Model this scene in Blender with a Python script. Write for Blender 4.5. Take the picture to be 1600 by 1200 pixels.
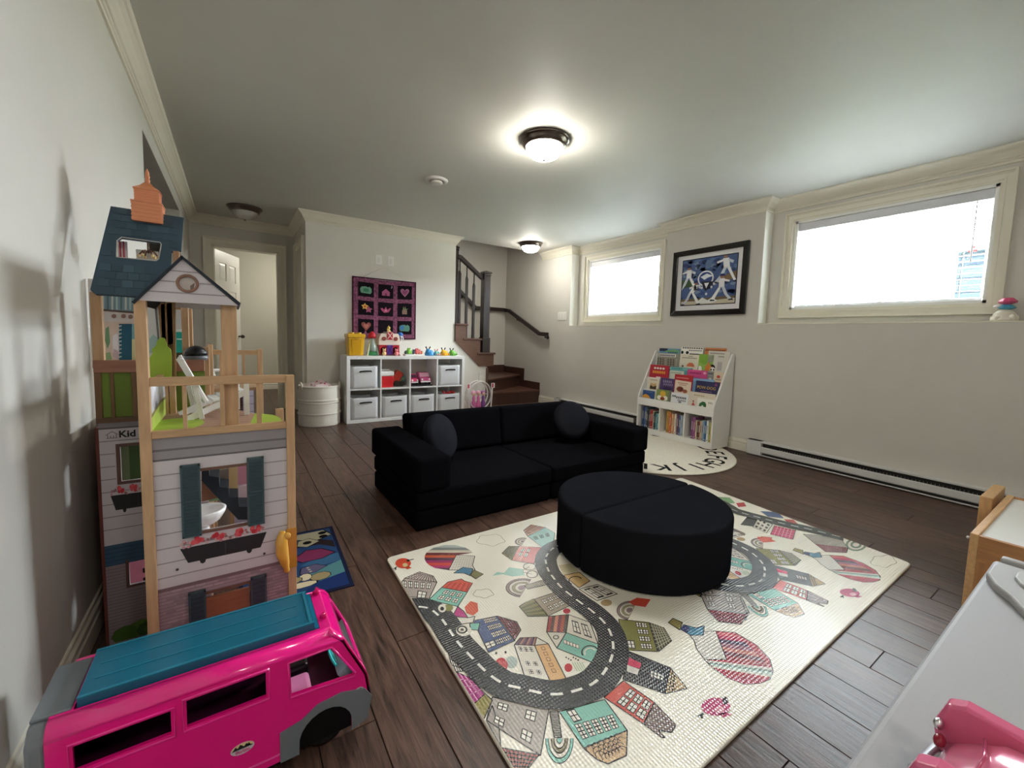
import bpy, bmesh, math, random
from mathutils import Vector, Matrix

for o in list(bpy.data.objects):
    bpy.data.objects.remove(o)
SC = bpy.context.scene
COL = SC.collection
random.seed(7)
R = math.radians

# ---------------------------------------------------------------- camera, light, exposure
F, CX, CY = 652.94, 800.0, 580.8
YAW, PITCH, ROLL = 0.588, 0.082, -0.030
CAM = Vector((0, 0, 1.03))
def _rot():
    cy, sy = math.cos(YAW), math.sin(YAW)
    cp, sp = math.cos(PITCH), math.sin(PITCH)
    cr, sr = math.cos(ROLL), math.sin(ROLL)
    f = Vector((sy * cp, cy * cp, -sp)); r = Vector((cy, -sy, 0)); d = f.cross(r)
    return cr * r + sr * d, -sr * r + cr * d, f
CR, CD, CF = _rot()
cam_data = bpy.data.cameras.new('camera'); cam = bpy.data.objects.new('camera', cam_data); COL.objects.link(cam)
cam_data.sensor_width = 36; cam_data.lens = F * 36 / 1600
cam_data.shift_y = (CY - 600) / 1600
cam_data.clip_start = 0.02
mw = Matrix((CR, -CD, -CF)).transposed().to_4x4(); mw.translation = CAM
cam.matrix_world = mw
SC.camera = cam
def at(px, py, ax, val):
    """the point of the plane  ax = val  that lies on the sight line of a pixel of the photograph"""
    d = CR * ((px - CX) / F) + CD * ((py - CY) / F) + CF
    i = 'xyz'.index(ax)
    return CAM + d * ((val - CAM[i]) / d[i])

SC.view_settings.view_transform = 'Standard'
SC.view_settings.look = 'None'
SC.view_settings.gamma = 1
SC.view_settings.use_curve_mapping = False
SC.view_settings.exposure = 3.45
SC.cycles.max_bounces = 10
SC.cycles.diffuse_bounces = 6
SC.cycles.transparent_max_bounces = 16
SC.cycles.sample_clamp_indirect = 6.0

W = bpy.data.worlds.new('sky'); SC.world = W; W.use_nodes = True
bg = W.node_tree.nodes['Background']
bg.inputs[0].default_value = (0.86, 0.94, 1.0, 1); bg.inputs[1].default_value = SKY = 8.2

def portal(name, x, y, z, sy_, sz_):
    l = bpy.data.lights.new(name, 'AREA'); l.shape = 'RECTANGLE'; l.size = sz_; l.size_y = sy_
    l.cycles.is_portal = True
    o = bpy.data.objects.new(name, l); COL.objects.link(o)
    o.location = (x, y, z); o.rotation_euler = (0, R(90), 0)
    o['kind'] = 'helper'
portal('daylight_portal', 4.44, 1.215, 1.75, 1.22, 0.80)
portal('daylight_portal', 4.44, 3.85, 1.75, 1.22, 0.80)

# ---------------------------------------------------------------- helpers
def S(r, g, b):
    def l(c):
        c /= 255.0
        return c / 12.92 if c <= 0.04045 else ((c + 0.055) / 1.055) ** 2.4
    return (l(r), l(g), l(b))

MATS = {}
def mat(name, rough=0.6, spec=0.3, metal=0.0, grain=0, gscale=60.0, bump=0.0, bscale=200.0, trans=0.0, alpha=1.0,
        emit=0.0, coat=0.0, sheen=0.0, wood=False, tint=None):
    """a principled material whose colour is the object's own colour attribute, with procedural grain and relief"""
    if name in MATS: return MATS[name]
    m = bpy.data.materials.new(name); m.use_nodes = True
    nt = m.node_tree; N = nt.nodes; L = nt.links
    p = N['Principled BSDF']
    a = N.new('ShaderNodeAttribute'); a.attribute_name = 'Col'
    col = a.outputs['Color']
    tc = N.new('ShaderNodeTexCoord')
    vec = tc.outputs['Object']
    if grain:
        n = N.new('ShaderNodeTexNoise'); n.inputs['Scale'].default_value = gscale; n.inputs['Detail'].default_value = 4
        if wood:
            mp = N.new('ShaderNodeMapping'); L.new(vec, mp.inputs[0]); mp.inputs['Scale'].default_value = wood
            L.new(mp.outputs[0], n.inputs['Vector'])
        else: L.new(vec, n.inputs['Vector'])
        rmp = N.new('ShaderNodeMapRange'); rmp.inputs['To Min'].default_value = 1 - grain; rmp.inputs['To Max'].default_value = 1 + grain
        rmp.inputs['From Min'].default_value = 0.25; rmp.inputs['From Max'].default_value = 0.75
        L.new(n.outputs[0], rmp.inputs[0])
        mx = N.new('ShaderNodeVectorMath'); mx.operation = 'SCALE'
        L.new(col, mx.inputs[0]); L.new(rmp.outputs[0], mx.inputs['Scale'])
        col = mx.outputs[0]
    L.new(col, p.inputs['Base Color'])
    if bump:
        n2 = N.new('ShaderNodeTexNoise'); n2.inputs['Scale'].default_value = bscale; n2.inputs['Detail'].default_value = 2
        L.new(vec, n2.inputs['Vector'])
        b = N.new('ShaderNodeBump'); b.inputs['Strength'].default_value = bump; b.inputs['Distance'].default_value = 0.004
        L.new(n2.outputs[0], b.inputs['Height']); L.new(b.outputs[0], p.inputs['Normal'])
    p.inputs['Roughness'].default_value = rough
    p.inputs['Specular IOR Level'].default_value = spec
    p.inputs['Metallic'].default_value = metal
    p.inputs['Transmission Weight'].default_value = trans
    p.inputs['Alpha'].default_value = alpha
    p.inputs['Coat Weight'].default_value = coat
    p.inputs['Sheen Weight'].default_value = sheen
    if emit:
        L.new(a.outputs['Color'], p.inputs['Emission Color']); p.inputs['Emission Strength'].default_value = emit
    MATS[name] = m
    return m
PAINT = mat('wall_paint', 0.62, 0.25, bump=0.06, bscale=350, grain=0.012, gscale=6)
TRIMP = mat('trim_paint', 0.40, 0.35, grain=0.01, gscale=10)
PLAS = mat('plastic', 0.32, 0.45)
GLOSS = mat('glossy_plastic', 0.15, 0.5, coat=0.3)
PRINT = mat('printed_board', 0.55, 0.3, grain=0.02, gscale=40)
LAM = mat('white_laminate', 0.38, 0.4, grain=0.012, gscale=30)
PINE = mat('pine_wood', 0.5, 0.35, grain=0.16, gscale=9, wood=(9, 9, 1.2))
PINEH = mat('pine_wood_across', 0.5, 0.35, grain=0.16, gscale=9, wood=(1.2, 9, 9))
PINEY = mat('pine_wood_deep', 0.5, 0.35, grain=0.16, gscale=9, wood=(9, 1.2, 9))
STAIRW = mat('stained_wood', 0.33, 0.45, grain=0.22, gscale=8, wood=(1.5, 6, 10))
DARKW = mat('dark_wood', 0.35, 0.45, grain=0.12, gscale=8, wood=(8, 8, 1.5))
VELV = mat('black_velvet', 0.8, 0.0, grain=0.12, gscale=9, bump=0.05, bscale=500)
CANV = mat('woven_canvas', 0.9, 0.15, grain=0.06, gscale=160, bump=0.25, bscale=600)
PILE = mat('tufted_pile', 0.95, 0.1, grain=0.10, gscale=70, bump=0.9, bscale=260)
METAL = mat('brushed_metal', 0.28, 0.5, metal=1.0, grain=0.05, gscale=80)
HEAT = mat('enamelled_steel', 0.42, 0.4, grain=0.02, gscale=100)
PAPER = mat('book_paper', 0.5, 0.35, grain=0.03, gscale=120)
LAMP = mat('lit_opal_glass', 0.3, 0.4, emit=11.0)
LAMP3 = mat('soft_opal_glass', 0.3, 0.4, emit=7.0)
MATTE = mat('matt_plastic', 0.62, 0.2, grain=0.03, gscale=300)
FILL_LAMP = mat('dimmed_opal_glass', 0.3, 0.4, emit=5.5)  # glow of the lamps added behind the camera as fill
FROST = mat('frosted_glass', 0.25, 0.5, grain=0.08, gscale=30)
CLEARP = mat('clear_plastic', 0.08, 0.5, trans=0.0, alpha=0.22)
TEAL_T = mat('tinted_translucent_plastic', 0.22, 0.5, alpha=0.90, grain=0.06, gscale=12)

class MB:
    """collects shapes, each face with its own colour, and links them as ONE mesh object"""
    def __init__(s): s.v = []; s.f = []; s.c = []; s.sm = []
    def add(s, vs, fs, col, smooth=False):
        b = len(s.v); s.v += [Vector(q) for q in vs]
        for f in fs:
            s.f.append([b + i for i in f]); s.c.append(col); s.sm.append(smooth)
        return s
    def box(s, x0, x1, y0, y1, z0, z1, col):
        x0, x1 = min(x0, x1), max(x0, x1); y0, y1 = min(y0, y1), max(y0, y1); z0, z1 = min(z0, z1), max(z0, z1)
        vs = [(x, y, z) for z in (z0, z1) for y in (y0, y1) for x in (x0, x1)]
        return s.add(vs, [(0, 2, 3, 1), (4, 5, 7, 6), (0, 1, 5, 4), (2, 6, 7, 3), (0, 4, 6, 2), (1, 3, 7, 5)], col)
    def obox(s, c, hx, hy, hz, m, col):
        c = Vector(c)
        vs = [c + m @ Vector((x * hx, y * hy, z * hz)) for z in (-1, 1) for y in (-1, 1) for x in (-1, 1)]
        return s.add(vs, [(0, 2, 3, 1), (4, 5, 7, 6), (0, 1, 5, 4), (2, 6, 7, 3), (0, 4, 6, 2), (1, 3, 7, 5)], col)
    def bar(s, p0, p1, w, h, col, up=(0, 0, 1)):
        p0, p1 = Vector(p0), Vector(p1); d = (p1 - p0); L = d.length; d.normalize()
        up = Vector(up)
        if abs(d.dot(up)) > 0.98: up = Vector((0, 1, 0))
        x = d.cross(up).normalized(); z = x.cross(d)
        m = Matrix((x, d, z)).transposed()
        return s.obox((p0 + p1) / 2, w / 2, L / 2, h / 2, m, col)
    def tube(s, pts, r, col, n=8, caps=True, smooth=True, closed=False):
        pts = [Vector(p) for p in pts]; k = len(pts)
        rs = r if isinstance(r, (list, tuple)) else [r] * k
        vs = []; prev = None
        for i, p in enumerate(pts):
            if closed: d = pts[(i + 1) % k] - pts[i - 1]
            else: d = pts[min(i + 1, k - 1)] - pts[max(i - 1, 0)]
            d.normalize()
            ref = Vector((0, 0, 1)) if abs(d.z) < 0.9 else Vector((1, 0, 0))
            if prev is not None:
                x = (prev - d * prev.dot(d))
                x = x.normalized() if x.length > 1e-6 else d.cross(ref).normalized()
            else: x = d.cross(ref).normalized()
            prev = x; y = d.cross(x)
            for j in range(n):
                a = 2 * math.pi * j / n
                vs.append(p + (x * math.cos(a) + y * math.sin(a)) * rs[i])
        fs = []
        for i in range(k if closed else k - 1):
            for j in range(n):
                i2 = (i + 1) % k
                fs.append((i * n + j, i * n + (j + 1) % n, i2 * n + (j + 1) % n, i2 * n + j))
        s.add(vs, fs, col, smooth)
        if caps and not closed:
            b = len(s.v) - len(vs)
            s.f.append([b + j for j in range(n)]); s.c.append(col); s.sm.append(False)
            s.f.append([b + (k - 1) * n + j for j in range(n)]); s.c.append(col); s.sm.append(False)
        return s
    def cyl(s, p0, p1, r0, col, r1=None, n=16): return s.tube([p0, p1], [r0, r0 if r1 is None else r1], col, n)
    def lathe(s, c, prof, col, n=24, m=None, cols=None, smooth=True, caps=True):
        c = Vector(c); vs = []
        for r, z in prof:
            for j in range(n):
                a = 2 * math.pi * j / n
                q = Vector((r * math.cos(a), r * math.sin(a), z))
                vs.append(c + (m @ q if m else q))
        k = len(prof)
        for i in range(k - 1):
            cc = cols[i] if cols else col
            b0 = None
            fs = [(i * n + j, i * n + (j + 1) % n, (i + 1) * n + (j + 1) % n, (i + 1) * n + j) for j in range(n)]
            if i == 0:
                s.add(vs, fs, cc, smooth); base = len(s.v) - len(vs)
            else:
                for f in fs: s.f.append([base + q for q in f]); s.c.append(cc); s.sm.append(smooth)
        for i in (0, k - 1):
            if caps and prof[i][0] > 1e-5:
                s.f.append([base + i * n + j for j in range(n)]); s.c.append(cols[min(i, k - 2)] if cols else col); s.sm.append(False)
        return s
    def ell(s, c, rx, ry, rz, col, nu=14, nv=8, m=None):
        c = Vector(c); vs = []; fs = []
        for i in range(nv + 1):
            t = math.pi * i / nv
            for j in range(nu):
                a = 2 * math.pi * j / nu
                q = Vector((rx * math.sin(t) * math.cos(a), ry * math.sin(t) * math.sin(a), rz * math.cos(t)))
                vs.append(c + (m @ q if m else q))
        for i in range(nv):
            for j in range(nu):
                fs.append((i * nu + j, i * nu + (j + 1) % nu, (i + 1) * nu + (j + 1) % nu, (i + 1) * nu + j))
        return s.add(vs, fs, col, True)
    def prism(s, poly, ext, col, smooth=False):
        poly = [Vector(p) for p in poly]; ext = Vector(ext); n = len(poly)
        vs = poly + [p + ext for p in poly]
        fs = [tuple(range(n)), tuple(range(2 * n - 1, n - 1, -1))]
        s.add(vs, fs, col)
        b = len(s.v) - 2 * n
        for i in range(n):
            j = (i + 1) % n
            s.f.append([b + i, b + j, b + n + j, b + n + i]); s.c.append(col); s.sm.append(smooth)
        return s
    def poly(s, pts, col): return s.add(pts, [tuple(range(len(pts)))], col)
    def holed(s, outer, holes, to3, thick, col, side=None):
        bm = bmesh.new(); ed = []; loops = [outer] + holes
        for lp in loops:
            vs = [bm.verts.new((u, v, 0)) for u, v in lp]
            for i in range(len(vs)): ed.append(bm.edges.new((vs[i], vs[(i + 1) % len(vs)])))
        bmesh.ops.triangle_fill(bm, edges=ed, use_beauty=True)
        bm.verts.index_update()
        uv = [(v.co.x, v.co.y) for v in bm.verts]; tr = [[v.index for v in f.verts] for f in bm.faces]
        bm.free(); n = len(uv)
        s.add([to3(u, v, 0) for u, v in uv] + [to3(u, v, thick) for u, v in uv],
              [tuple(t) for t in tr] + [tuple(n + i for i in reversed(t)) for t in tr], col)
        for lp in loops:
            k = len(lp)
            s.add([to3(u, v, 0) for u, v in lp] + [to3(u, v, thick) for u, v in lp],
                  [(i, (i + 1) % k, k + (i + 1) % k, k + i) for i in range(k)], side or col)
        return s
    def build(s, name, m, parent=None, origin=None, local=False, bevel=0, seg=2, recalc=True, subsurf=0, weld=False, autosmooth=False):
        if origin is None:
            if parent is not None: org = Vector((0, 0, 0)) if local else wloc(parent)
            else:
                xs = [v.x for v in s.v]; ys = [v.y for v in s.v]; zs = [v.z for v in s.v]
                org = Vector(((min(xs) + max(xs)) / 2, (min(ys) + max(ys)) / 2, min(zs)))
        else: org = Vector(origin)
        me = bpy.data.meshes.new(name)
        me.from_pydata([tuple(v - org) for v in s.v], [], s.f)
        me.polygons.foreach_set('use_smooth', s.sm)
        at_ = me.color_attributes.new('Col', 'FLOAT_COLOR', 'CORNER')
        buf = []
        for f, c in zip(s.f, s.c):
            buf += [c[0], c[1], c[2], 1.0] * len(f)
        at_.data.foreach_set('color', buf)
        if recalc or weld:
            bm = bmesh.new(); bm.from_mesh(me)
            if weld: bmesh.ops.remove_doubles(bm, verts=bm.verts, dist=1e-5)
            bmesh.ops.recalc_face_normals(bm, faces=bm.faces); bm.to_mesh(me); bm.free()
        me.materials.append(m)
        o = bpy.data.objects.new(name, me); COL.objects.link(o)
        if parent is not None:
            o.parent = parent
            o.location = (org - wloc(parent)) if (origin is not None and not local) else (0, 0, 0)
        else: o.location = org
        if bevel:
            b = o.modifiers.new('bevel', 'BEVEL'); b.width = bevel; b.segments = seg; b.limit_method = 'ANGLE'; b.angle_limit = R(40)
            if autosmooth or seg > 1:
                b.harden_normals = False
        if subsurf:
            q = o.modifiers.new('subsurf', 'SUBSURF'); q.levels = subsurf; q.render_levels = subsurf
        return o
def wloc(o):
    v = Vector((0, 0, 0))
    while o is not None: v += Vector(o.location); o = o.parent
    return v
def tag(o, label=None, cat=None, group=None, kind=None):
    if label: o['label'] = label
    if cat: o['category'] = cat
    if group: o['group'] = group
    if kind: o['kind'] = kind
    return o
def thing(name, label, cat, loc, group=None, rz=0):
    o = bpy.data.objects.new(name, None); COL.objects.link(o)
    o.location = loc; o.rotation_euler = (0, 0, rz); o.empty_display_size = 0.05
    return tag(o, label, cat, group)
def struct(o, label=None):
    o['kind'] = 'structure'
    if label: o['label'] = label
    return o
def copy_tree(o, parent=None):
    c = o.copy(); COL.objects.link(c)
    if parent is not None: c.parent = parent
    for ch in list(o.children): copy_tree(ch, c)
    return c
def text_mesh(mb, body, to3, size, col, depth=0.0, bold=0.0, align='CENTER'):
    """flat lettering: the outline of a text laid on a surface by to3(u, v)"""
    cu = bpy.data.curves.new('lettering', 'FONT'); cu.body = body; cu.size = size; cu.align_x = align; cu.align_y = 'CENTER'
    cu.offset = bold; cu.resolution_u = 3
    ob = bpy.data.objects.new('lettering', cu); COL.objects.link(ob)
    dg = bpy.context.evaluated_depsgraph_get(); ev = ob.evaluated_get(dg); me = ev.to_mesh()
    mb.add([to3(v.co.x, v.co.y) for v in me.vertices], [tuple(p.vertices) for p in me.polygons], col)
    ev.to_mesh_clear(); bpy.data.objects.remove(ob); bpy.data.curves.remove(cu)
def circ(cx, cy, rx, ry=None, n=16, a0=0, a1=360):
    ry = rx if ry is None else ry
    full = abs(a1 - a0) >= 360
    k = n if full else n + 1
    return [(cx + rx * math.cos(R(a0 + (a1 - a0) * i / n)), cy + ry * math.sin(R(a0 + (a1 - a0) * i / n))) for i in range(k)]

# ---------------------------------------------------------------- the room
CEIL = 2.36; XL = -0.41; XR = 4.10; YB = 5.27; XREC = 4.24; YH = 6.25; XH = 0.69; YS = 6.42; LEDGE = 1.224
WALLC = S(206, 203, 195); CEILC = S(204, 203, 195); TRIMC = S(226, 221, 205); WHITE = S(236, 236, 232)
REC1 = (3.07, 4.676); REC2 = (0.25, 2.02)
WIN = [(0.61, 1.82), (3.246, 4.45)]; WZ = (1.357, 2.143)

# floor: a sub-floor and planks laid along y
def floor():
    f = struct(MB().box(-2.4, 4.4, -2.2, 8.6, -0.08, -0.004, S(30, 22, 19)).build('floor', PAINT, origin=(1, 2, 0)), 'dark brown wood laminate floor of long planks')
    pm = bpy.data.materials.new('plank_laminate'); pm.use_nodes = True
    N = pm.node_tree.nodes; L = pm.node_tree.links; p = N['Principled BSDF']
    tc = N.new('ShaderNodeTexCoord'); oi = N.new('ShaderNodeObjectInfo')
    ad = N.new('ShaderNodeVectorMath'); ad.operation = 'ADD'
    sc_ = N.new('ShaderNodeVectorMath'); sc_.operation = 'SCALE'; sc_.inputs[0].default_value = (13.1, 7.7, 3.3)
    L.new(oi.outputs['Random'], sc_.inputs['Scale']); L.new(tc.outputs['Object'], ad.inputs[0]); L.new(sc_.outputs[0], ad.inputs[1])
    mp = N.new('ShaderNodeMapping'); mp.inputs['Scale'].default_value = (11, 1.1, 1); L.new(ad.outputs[0], mp.inputs[0])
    n = N.new('ShaderNodeTexNoise'); n.inputs['Scale'].default_value = 5.5; n.inputs['Detail'].default_value = 9; n.inputs['Roughness'].default_value = 0.62
    n.inputs['Distortion'].default_value = 0.6
    L.new(mp.outputs[0], n.inputs['Vector'])
    cr = N.new('ShaderNodeValToRGB'); e = cr.color_ramp.elements
    e[0].position = 0.30; e[0].color = (*S(44, 31, 26), 1); e[1].position = 0.72; e[1].color = (*S(112, 84, 71), 1)
    L.new(n.outputs[0], cr.inputs[0])
    mr = N.new('ShaderNodeMapRange'); mr.inputs['To Min'].default_value = 0.78; mr.inputs['To Max'].default_value = 1.18
    L.new(oi.outputs['Random'], mr.inputs[0])
    vm = N.new('ShaderNodeVectorMath'); vm.operation = 'SCALE'; L.new(cr.outputs[0], vm.inputs[0]); L.new(mr.outputs[0], vm.inputs['Scale'])
    L.new(vm.outputs[0], p.inputs['Base Color'])
    b = N.new('ShaderNodeBump'); b.inputs['Strength'].default_value = 0.6; b.inputs['Distance'].default_value = 0.0018
    L.new(n.outputs[0], b.inputs['Height']); L.new(b.outputs[0], p.inputs['Normal'])
    rr = N.new('ShaderNodeMapRange'); rr.inputs['To Min'].default_value = 0.30; rr.inputs['To Max'].default_value = 0.46
    L.new(n.outputs[0], rr.inputs[0]); L.new(rr.outputs[0], p.inputs['Roughness'])
    p.inputs['Specular IOR Level'].default_value = 0.38
    meshes = {}
    def plank(x, y, w, l):
        key = (round(w, 3), round(l, 3))
        if key not in meshes:
            mb = MB(); g = 0.0005; h = 0.0015
            xs0, xs1, ys0, ys1 = -w / 2 + g, w / 2 - g, -l / 2 + g, l / 2 - g
            vs = [(xs0, ys0, -0.004), (xs1, ys0, -0.004), (xs1, ys1, -0.004), (xs0, ys1, -0.004),
                  (xs0 + h, ys0 + h, 0), (xs1 - h, ys0 + h, 0), (xs1 - h, ys1 - h, 0), (xs0 + h, ys1 - h, 0)]
            mb.add(vs, [(4, 5, 6, 7), (0, 1, 5, 4), (1, 2, 6, 5), (2, 3, 7, 6), (3, 0, 4, 7)], (0, 0, 0))
            o = mb.build('plank', pm, f, local=True, recalc=False); meshes[key] = o.data
        else:
            o = bpy.data.objects.new('plank', meshes[key]); COL.objects.link(o); o.parent = f
        o.location = Vector((x, y, 0)) - wloc(f)
    P = 0.1395; x0 = 1.2715; rnd = random.Random(3)
    k0 = math.floor((XL - x0) / P)
    k = k0
    while x0 + k * P < XR:
        xa = max(x0 + k * P, XL); xb = min(x0 + (k + 1) * P, XR)
        ystart = -0.75 - [0.0, 0.55, 1.1, 0.3, 0.85][k % 5]
        y = ystart; yend = 5.33 if xa > 2.54 else (YB if xa > XH - 0.05 else 8.40)
        while y < yend:
            y2 = min(y + 1.45, yend)
            ya = max(y, -0.6)
            if y2 > ya + 0.03: plank((xa + xb) / 2, (ya + y2) / 2, xb - xa, y2 - ya)
            y = y2
        k += 1
    return f
FLOOR = floor()

def boxes(name, lst, col, m=PAINT, label=None, **k):
    mb = MB()
    for b in lst: mb.box(*b, col)
    return struct(mb.build(name, m, **k), label)
# ceiling: main slab, open over the stairwell
boxes('ceiling', [(-2.4, 4.40, -2.2, 5.36, CEIL, CEIL + 0.2), (-2.4, 2.50, 5.36, 8.6, CEIL, CEIL + 0.2), (2.42, 4.40, 5.36, 6.6, 4.5, 4.6)], CEILC,
      label='flat off-white ceiling')
boxes('wall_left', [(XL - 0.12, XL, -2.2, 3.25, 0, CEIL), (XL - 0.12, XL, 3.25, 5.20, 2.145, CEIL), (XL - 0.12, XL, 5.20, 8.6, 0, CEIL)], WALLC,
      label='grey-beige left wall with a wide opening behind the dollhouse')
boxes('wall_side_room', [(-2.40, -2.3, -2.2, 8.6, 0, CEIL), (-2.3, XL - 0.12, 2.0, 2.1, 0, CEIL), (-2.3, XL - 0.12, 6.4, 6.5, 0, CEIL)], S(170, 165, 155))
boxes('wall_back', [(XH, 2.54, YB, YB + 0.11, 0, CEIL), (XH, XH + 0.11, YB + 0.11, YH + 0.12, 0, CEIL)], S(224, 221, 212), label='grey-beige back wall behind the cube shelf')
knee = [(2.54, 0), (3.07, 0), (3.07, 0.59), (2.93, 0.62), (2.56, 0.95), (2.54, 0.95)]
mb = MB().prism([(x, YB, z) for x, z in knee], (0, 0.06, 0), S(224, 221, 212))
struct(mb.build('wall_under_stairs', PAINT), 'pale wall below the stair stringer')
boxes('wall_stairwell', [(2.3, XR + 0.3, YS, YS + 0.12, 0, 4.5), (2.42, 2.54, YB + 0.11, YS, CEIL, 4.5), (2.54, XR, 5.36, 5.46, CEIL + 0.2, 4.5)], WALLC, label='shaded stairwell wall behind the banister')
# right wall with two deep window recesses above a ledge
wr = [(XR, 4.44, -2.2, YS, 0, LEDGE), (XR, 4.44, REC1[1], YS, LEDGE, 4.5), (XR, 4.44, REC2[1], REC1[0], LEDGE, CEIL), (XR, 4.44, -2.2, REC2[0], LEDGE, CEIL)]
for (ra, rb), (wa, wb) in ((REC1, WIN[1]), (REC2, WIN[0])):
    wr += [(XREC, 4.44, ra, wa, LEDGE, CEIL), (XREC, 4.44, wb, rb, LEDGE, CEIL), (XREC, 4.44, wa, wb, LEDGE, WZ[0]), (XREC, 4.44, wa, wb, WZ[1], CEIL)]
boxes('wall_right', wr, WALLC, label='grey-beige window wall with two deep recesses above a ledge')
boxes('wall_near', [(-2.4, 4.44, -2.3, -2.2, 0, CEIL)], WALLC)
# hall end wall with a doorway and the room beyond
DX0, DX1, DZ = -0.20, 0.50, 2.03
boxes('wall_hall', [(XL, DX0, YH, YH + 0.12, 0, CEIL), (DX1, XH, YH, YH + 0.12, 0, CEIL), (DX0, DX1, YH, YH + 0.12, DZ, CEIL)], WALLC, label='hall end wall around the open doorway')
boxes('wall_far_room', [(XL, 2.3, 8.40, 8.5, 0, CEIL), (2.2, 2.3, 6.4, 8.4, 0, CEIL)], S(190, 187, 172), label='plain wall of the room beyond the doorway')

# mouldings, swept along the walls (room on the right-hand side of the direction)
CROWN = [(0, 0), (0.082, 0), (0.082, 0.010), (0.074, 0.018), (0.066, 0.022), (0.050, 0.036), (0.034, 0.058), (0.026, 0.072), (0.018, 0.076), (0.018, 0.084), (0.010, 0.090), (0.010, 0.104), (0, 0.106)]
BASE = [(0, 0), (0.014, 0), (0.014, 0.062), (0.010, 0.066), (0.010, 0.076), (0.013, 0.080), (0.013, 0.092), (0.006, 0.098), (0.006, 0.112), (0, 0.115)]
def sweep(path, prof, z0, sgn, col):
    mb = MB(); n = len(path); k = len(prof); vs = []
    P2 = [Vector(p) for p in path]
    def nrm(a, b):
        d = (b - a).normalized(); return Vector((d.y, -d.x))
    for i, p in enumerate(P2):
        if i == 0: m = nrm(P2[0], P2[1])
        elif i == n - 1: m = nrm(P2[-2], P2[-1])
        else:
            n1, n2 = nrm(P2[i - 1], p), nrm(p, P2[i + 1]); m = (n1 + n2) / (1 + n1.dot(n2))
        for o_, d_ in prof: vs.append((p.x + m.x * o_, p.y + m.y * o_, z0 + sgn * d_))
    fs = []
    for i in range(n - 1):
        for j in range(k - 1): fs.append((i * k + j, i * k + j + 1, (i + 1) * k + j + 1, (i + 1) * k + j))
    fs.append(tuple(range(k))); fs.append(tuple((n - 1) * k + j for j in range(k)))
    return mb.add(vs, fs, col)
struct(sweep([(XL, -2.2), (XL, YH), (XH, YH), (XH, YB), (2.54, YB), (2.54, YB + 0.09)], CROWN, CEIL, -1, TRIMC).build('trim_1', TRIMP, origin=(XL, 2, CEIL)), 'cream crown moulding along the left wall, hall and back wall')
struct(sweep([(XR, 5.36), (XR, REC1[1]), (XREC, REC1[1]), (XREC, REC1[0]), (XR, REC1[0]), (XR, REC2[1]), (XREC, REC2[1]), (XREC, REC2[0]), (XR, REC2[0]), (XR, -2.2)], CROWN, CEIL, -1, TRIMC).build('trim_2', TRIMP, origin=(XR, 2, CEIL)), 'cream crown moulding stepping in and out of the window recesses')
for i, pth in enumerate([[(XL, -2.2), (XL, 3.25)], [(XL, 5.20), (XL, YH), (DX0 - 0.09, YH)], [(DX1 + 0.09, YH), (XH, YH), (XH, 6.12)], [(XH, 5.34), (XH, YB), (3.07, YB)]]):
    struct(sweep(pth, BASE, 0, 1, TRIMC).build('baseboard_%s' % ['left', 'hall', 'hall_end', 'back'][i], TRIMP))
struct(sweep([(XR, 5.34), (XR, -2.2)], BASE, 0, 1, TRIMC).build('baseboard_right', TRIMP), 'cream baseboard under the windows')
struct(sweep([(XL, 8.40), (2.2, 8.40)], BASE, 0, 1, TRIMC).build('baseboard_far', TRIMP))

# casings around openings: a stepped moulded frame
def casing(mb, u0, u1, v0, v1, to3, w, closed, col):
    """moulded casing outside the opening u0..u1 x v0..v1; closed: four sides, else no bottom"""
    steps = [(0, 0.22, 0.008), (0.22, 0.34, 0.020), (0.34, 0.74, 0.014), (0.74, 0.84, 0.024), (0.84, 1.0, 0.036)]
    for a, b, t in steps:
        a *= w; b *= w
        o = [(u0 - b, v0 - (b if closed else 0)), (u1 + b, v0 - (b if closed else 0)), (u1 + b, v1 + b), (u0 - b, v1 + b)]
        i = [(u0 - a, v0 - (a if closed else 0)), (u1 + a, v0 - (a if closed else 0)), (u1 + a, v1 + a), (u0 - a, v1 + a)]
        rng = range(4) if closed else (1, 2, 3)
        for k in rng:
            l = (k + 1) % 4
            q = [i[k], o[k], o[l], i[l]]
            mb.add([to3(u, v, 0) for u, v in q] + [to3(u, v, t) for u, v in q],
                   [(0, 1, 2, 3), (7, 6, 5, 4), (0, 4, 5, 1), (1, 5, 6, 2), (2, 6, 7, 3), (3, 7, 4, 0)], col)
    return mb

GLASSM = bpy.data.materials.new('window_glass'); GLASSM.use_nodes = True
_n = GLASSM.node_tree.nodes; _l = GLASSM.node_tree.links
for q in list(_n):
    if q.type != 'OUTPUT_MATERIAL': _n.remove(q)
_t = _n.new('ShaderNodeBsdfTransparent'); _g = _n.new('ShaderNodeBsdfGlossy'); _g.inputs['Roughness'].default_value = 0.02
_f = _n.new('ShaderNodeFresnel'); _f.inputs[0].default_value = 1.35; _m = _n.new('ShaderNodeMixShader')
_l.new(_f.outputs[0], _m.inputs[0]); _l.new(_t.outputs[0], _m.inputs[1]); _l.new(_g.outputs[0], _m.inputs[2])
_l.new(_m.outputs[0], [q for q in _n if q.type == 'OUTPUT_MATERIAL'][0].inputs[0])

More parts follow.
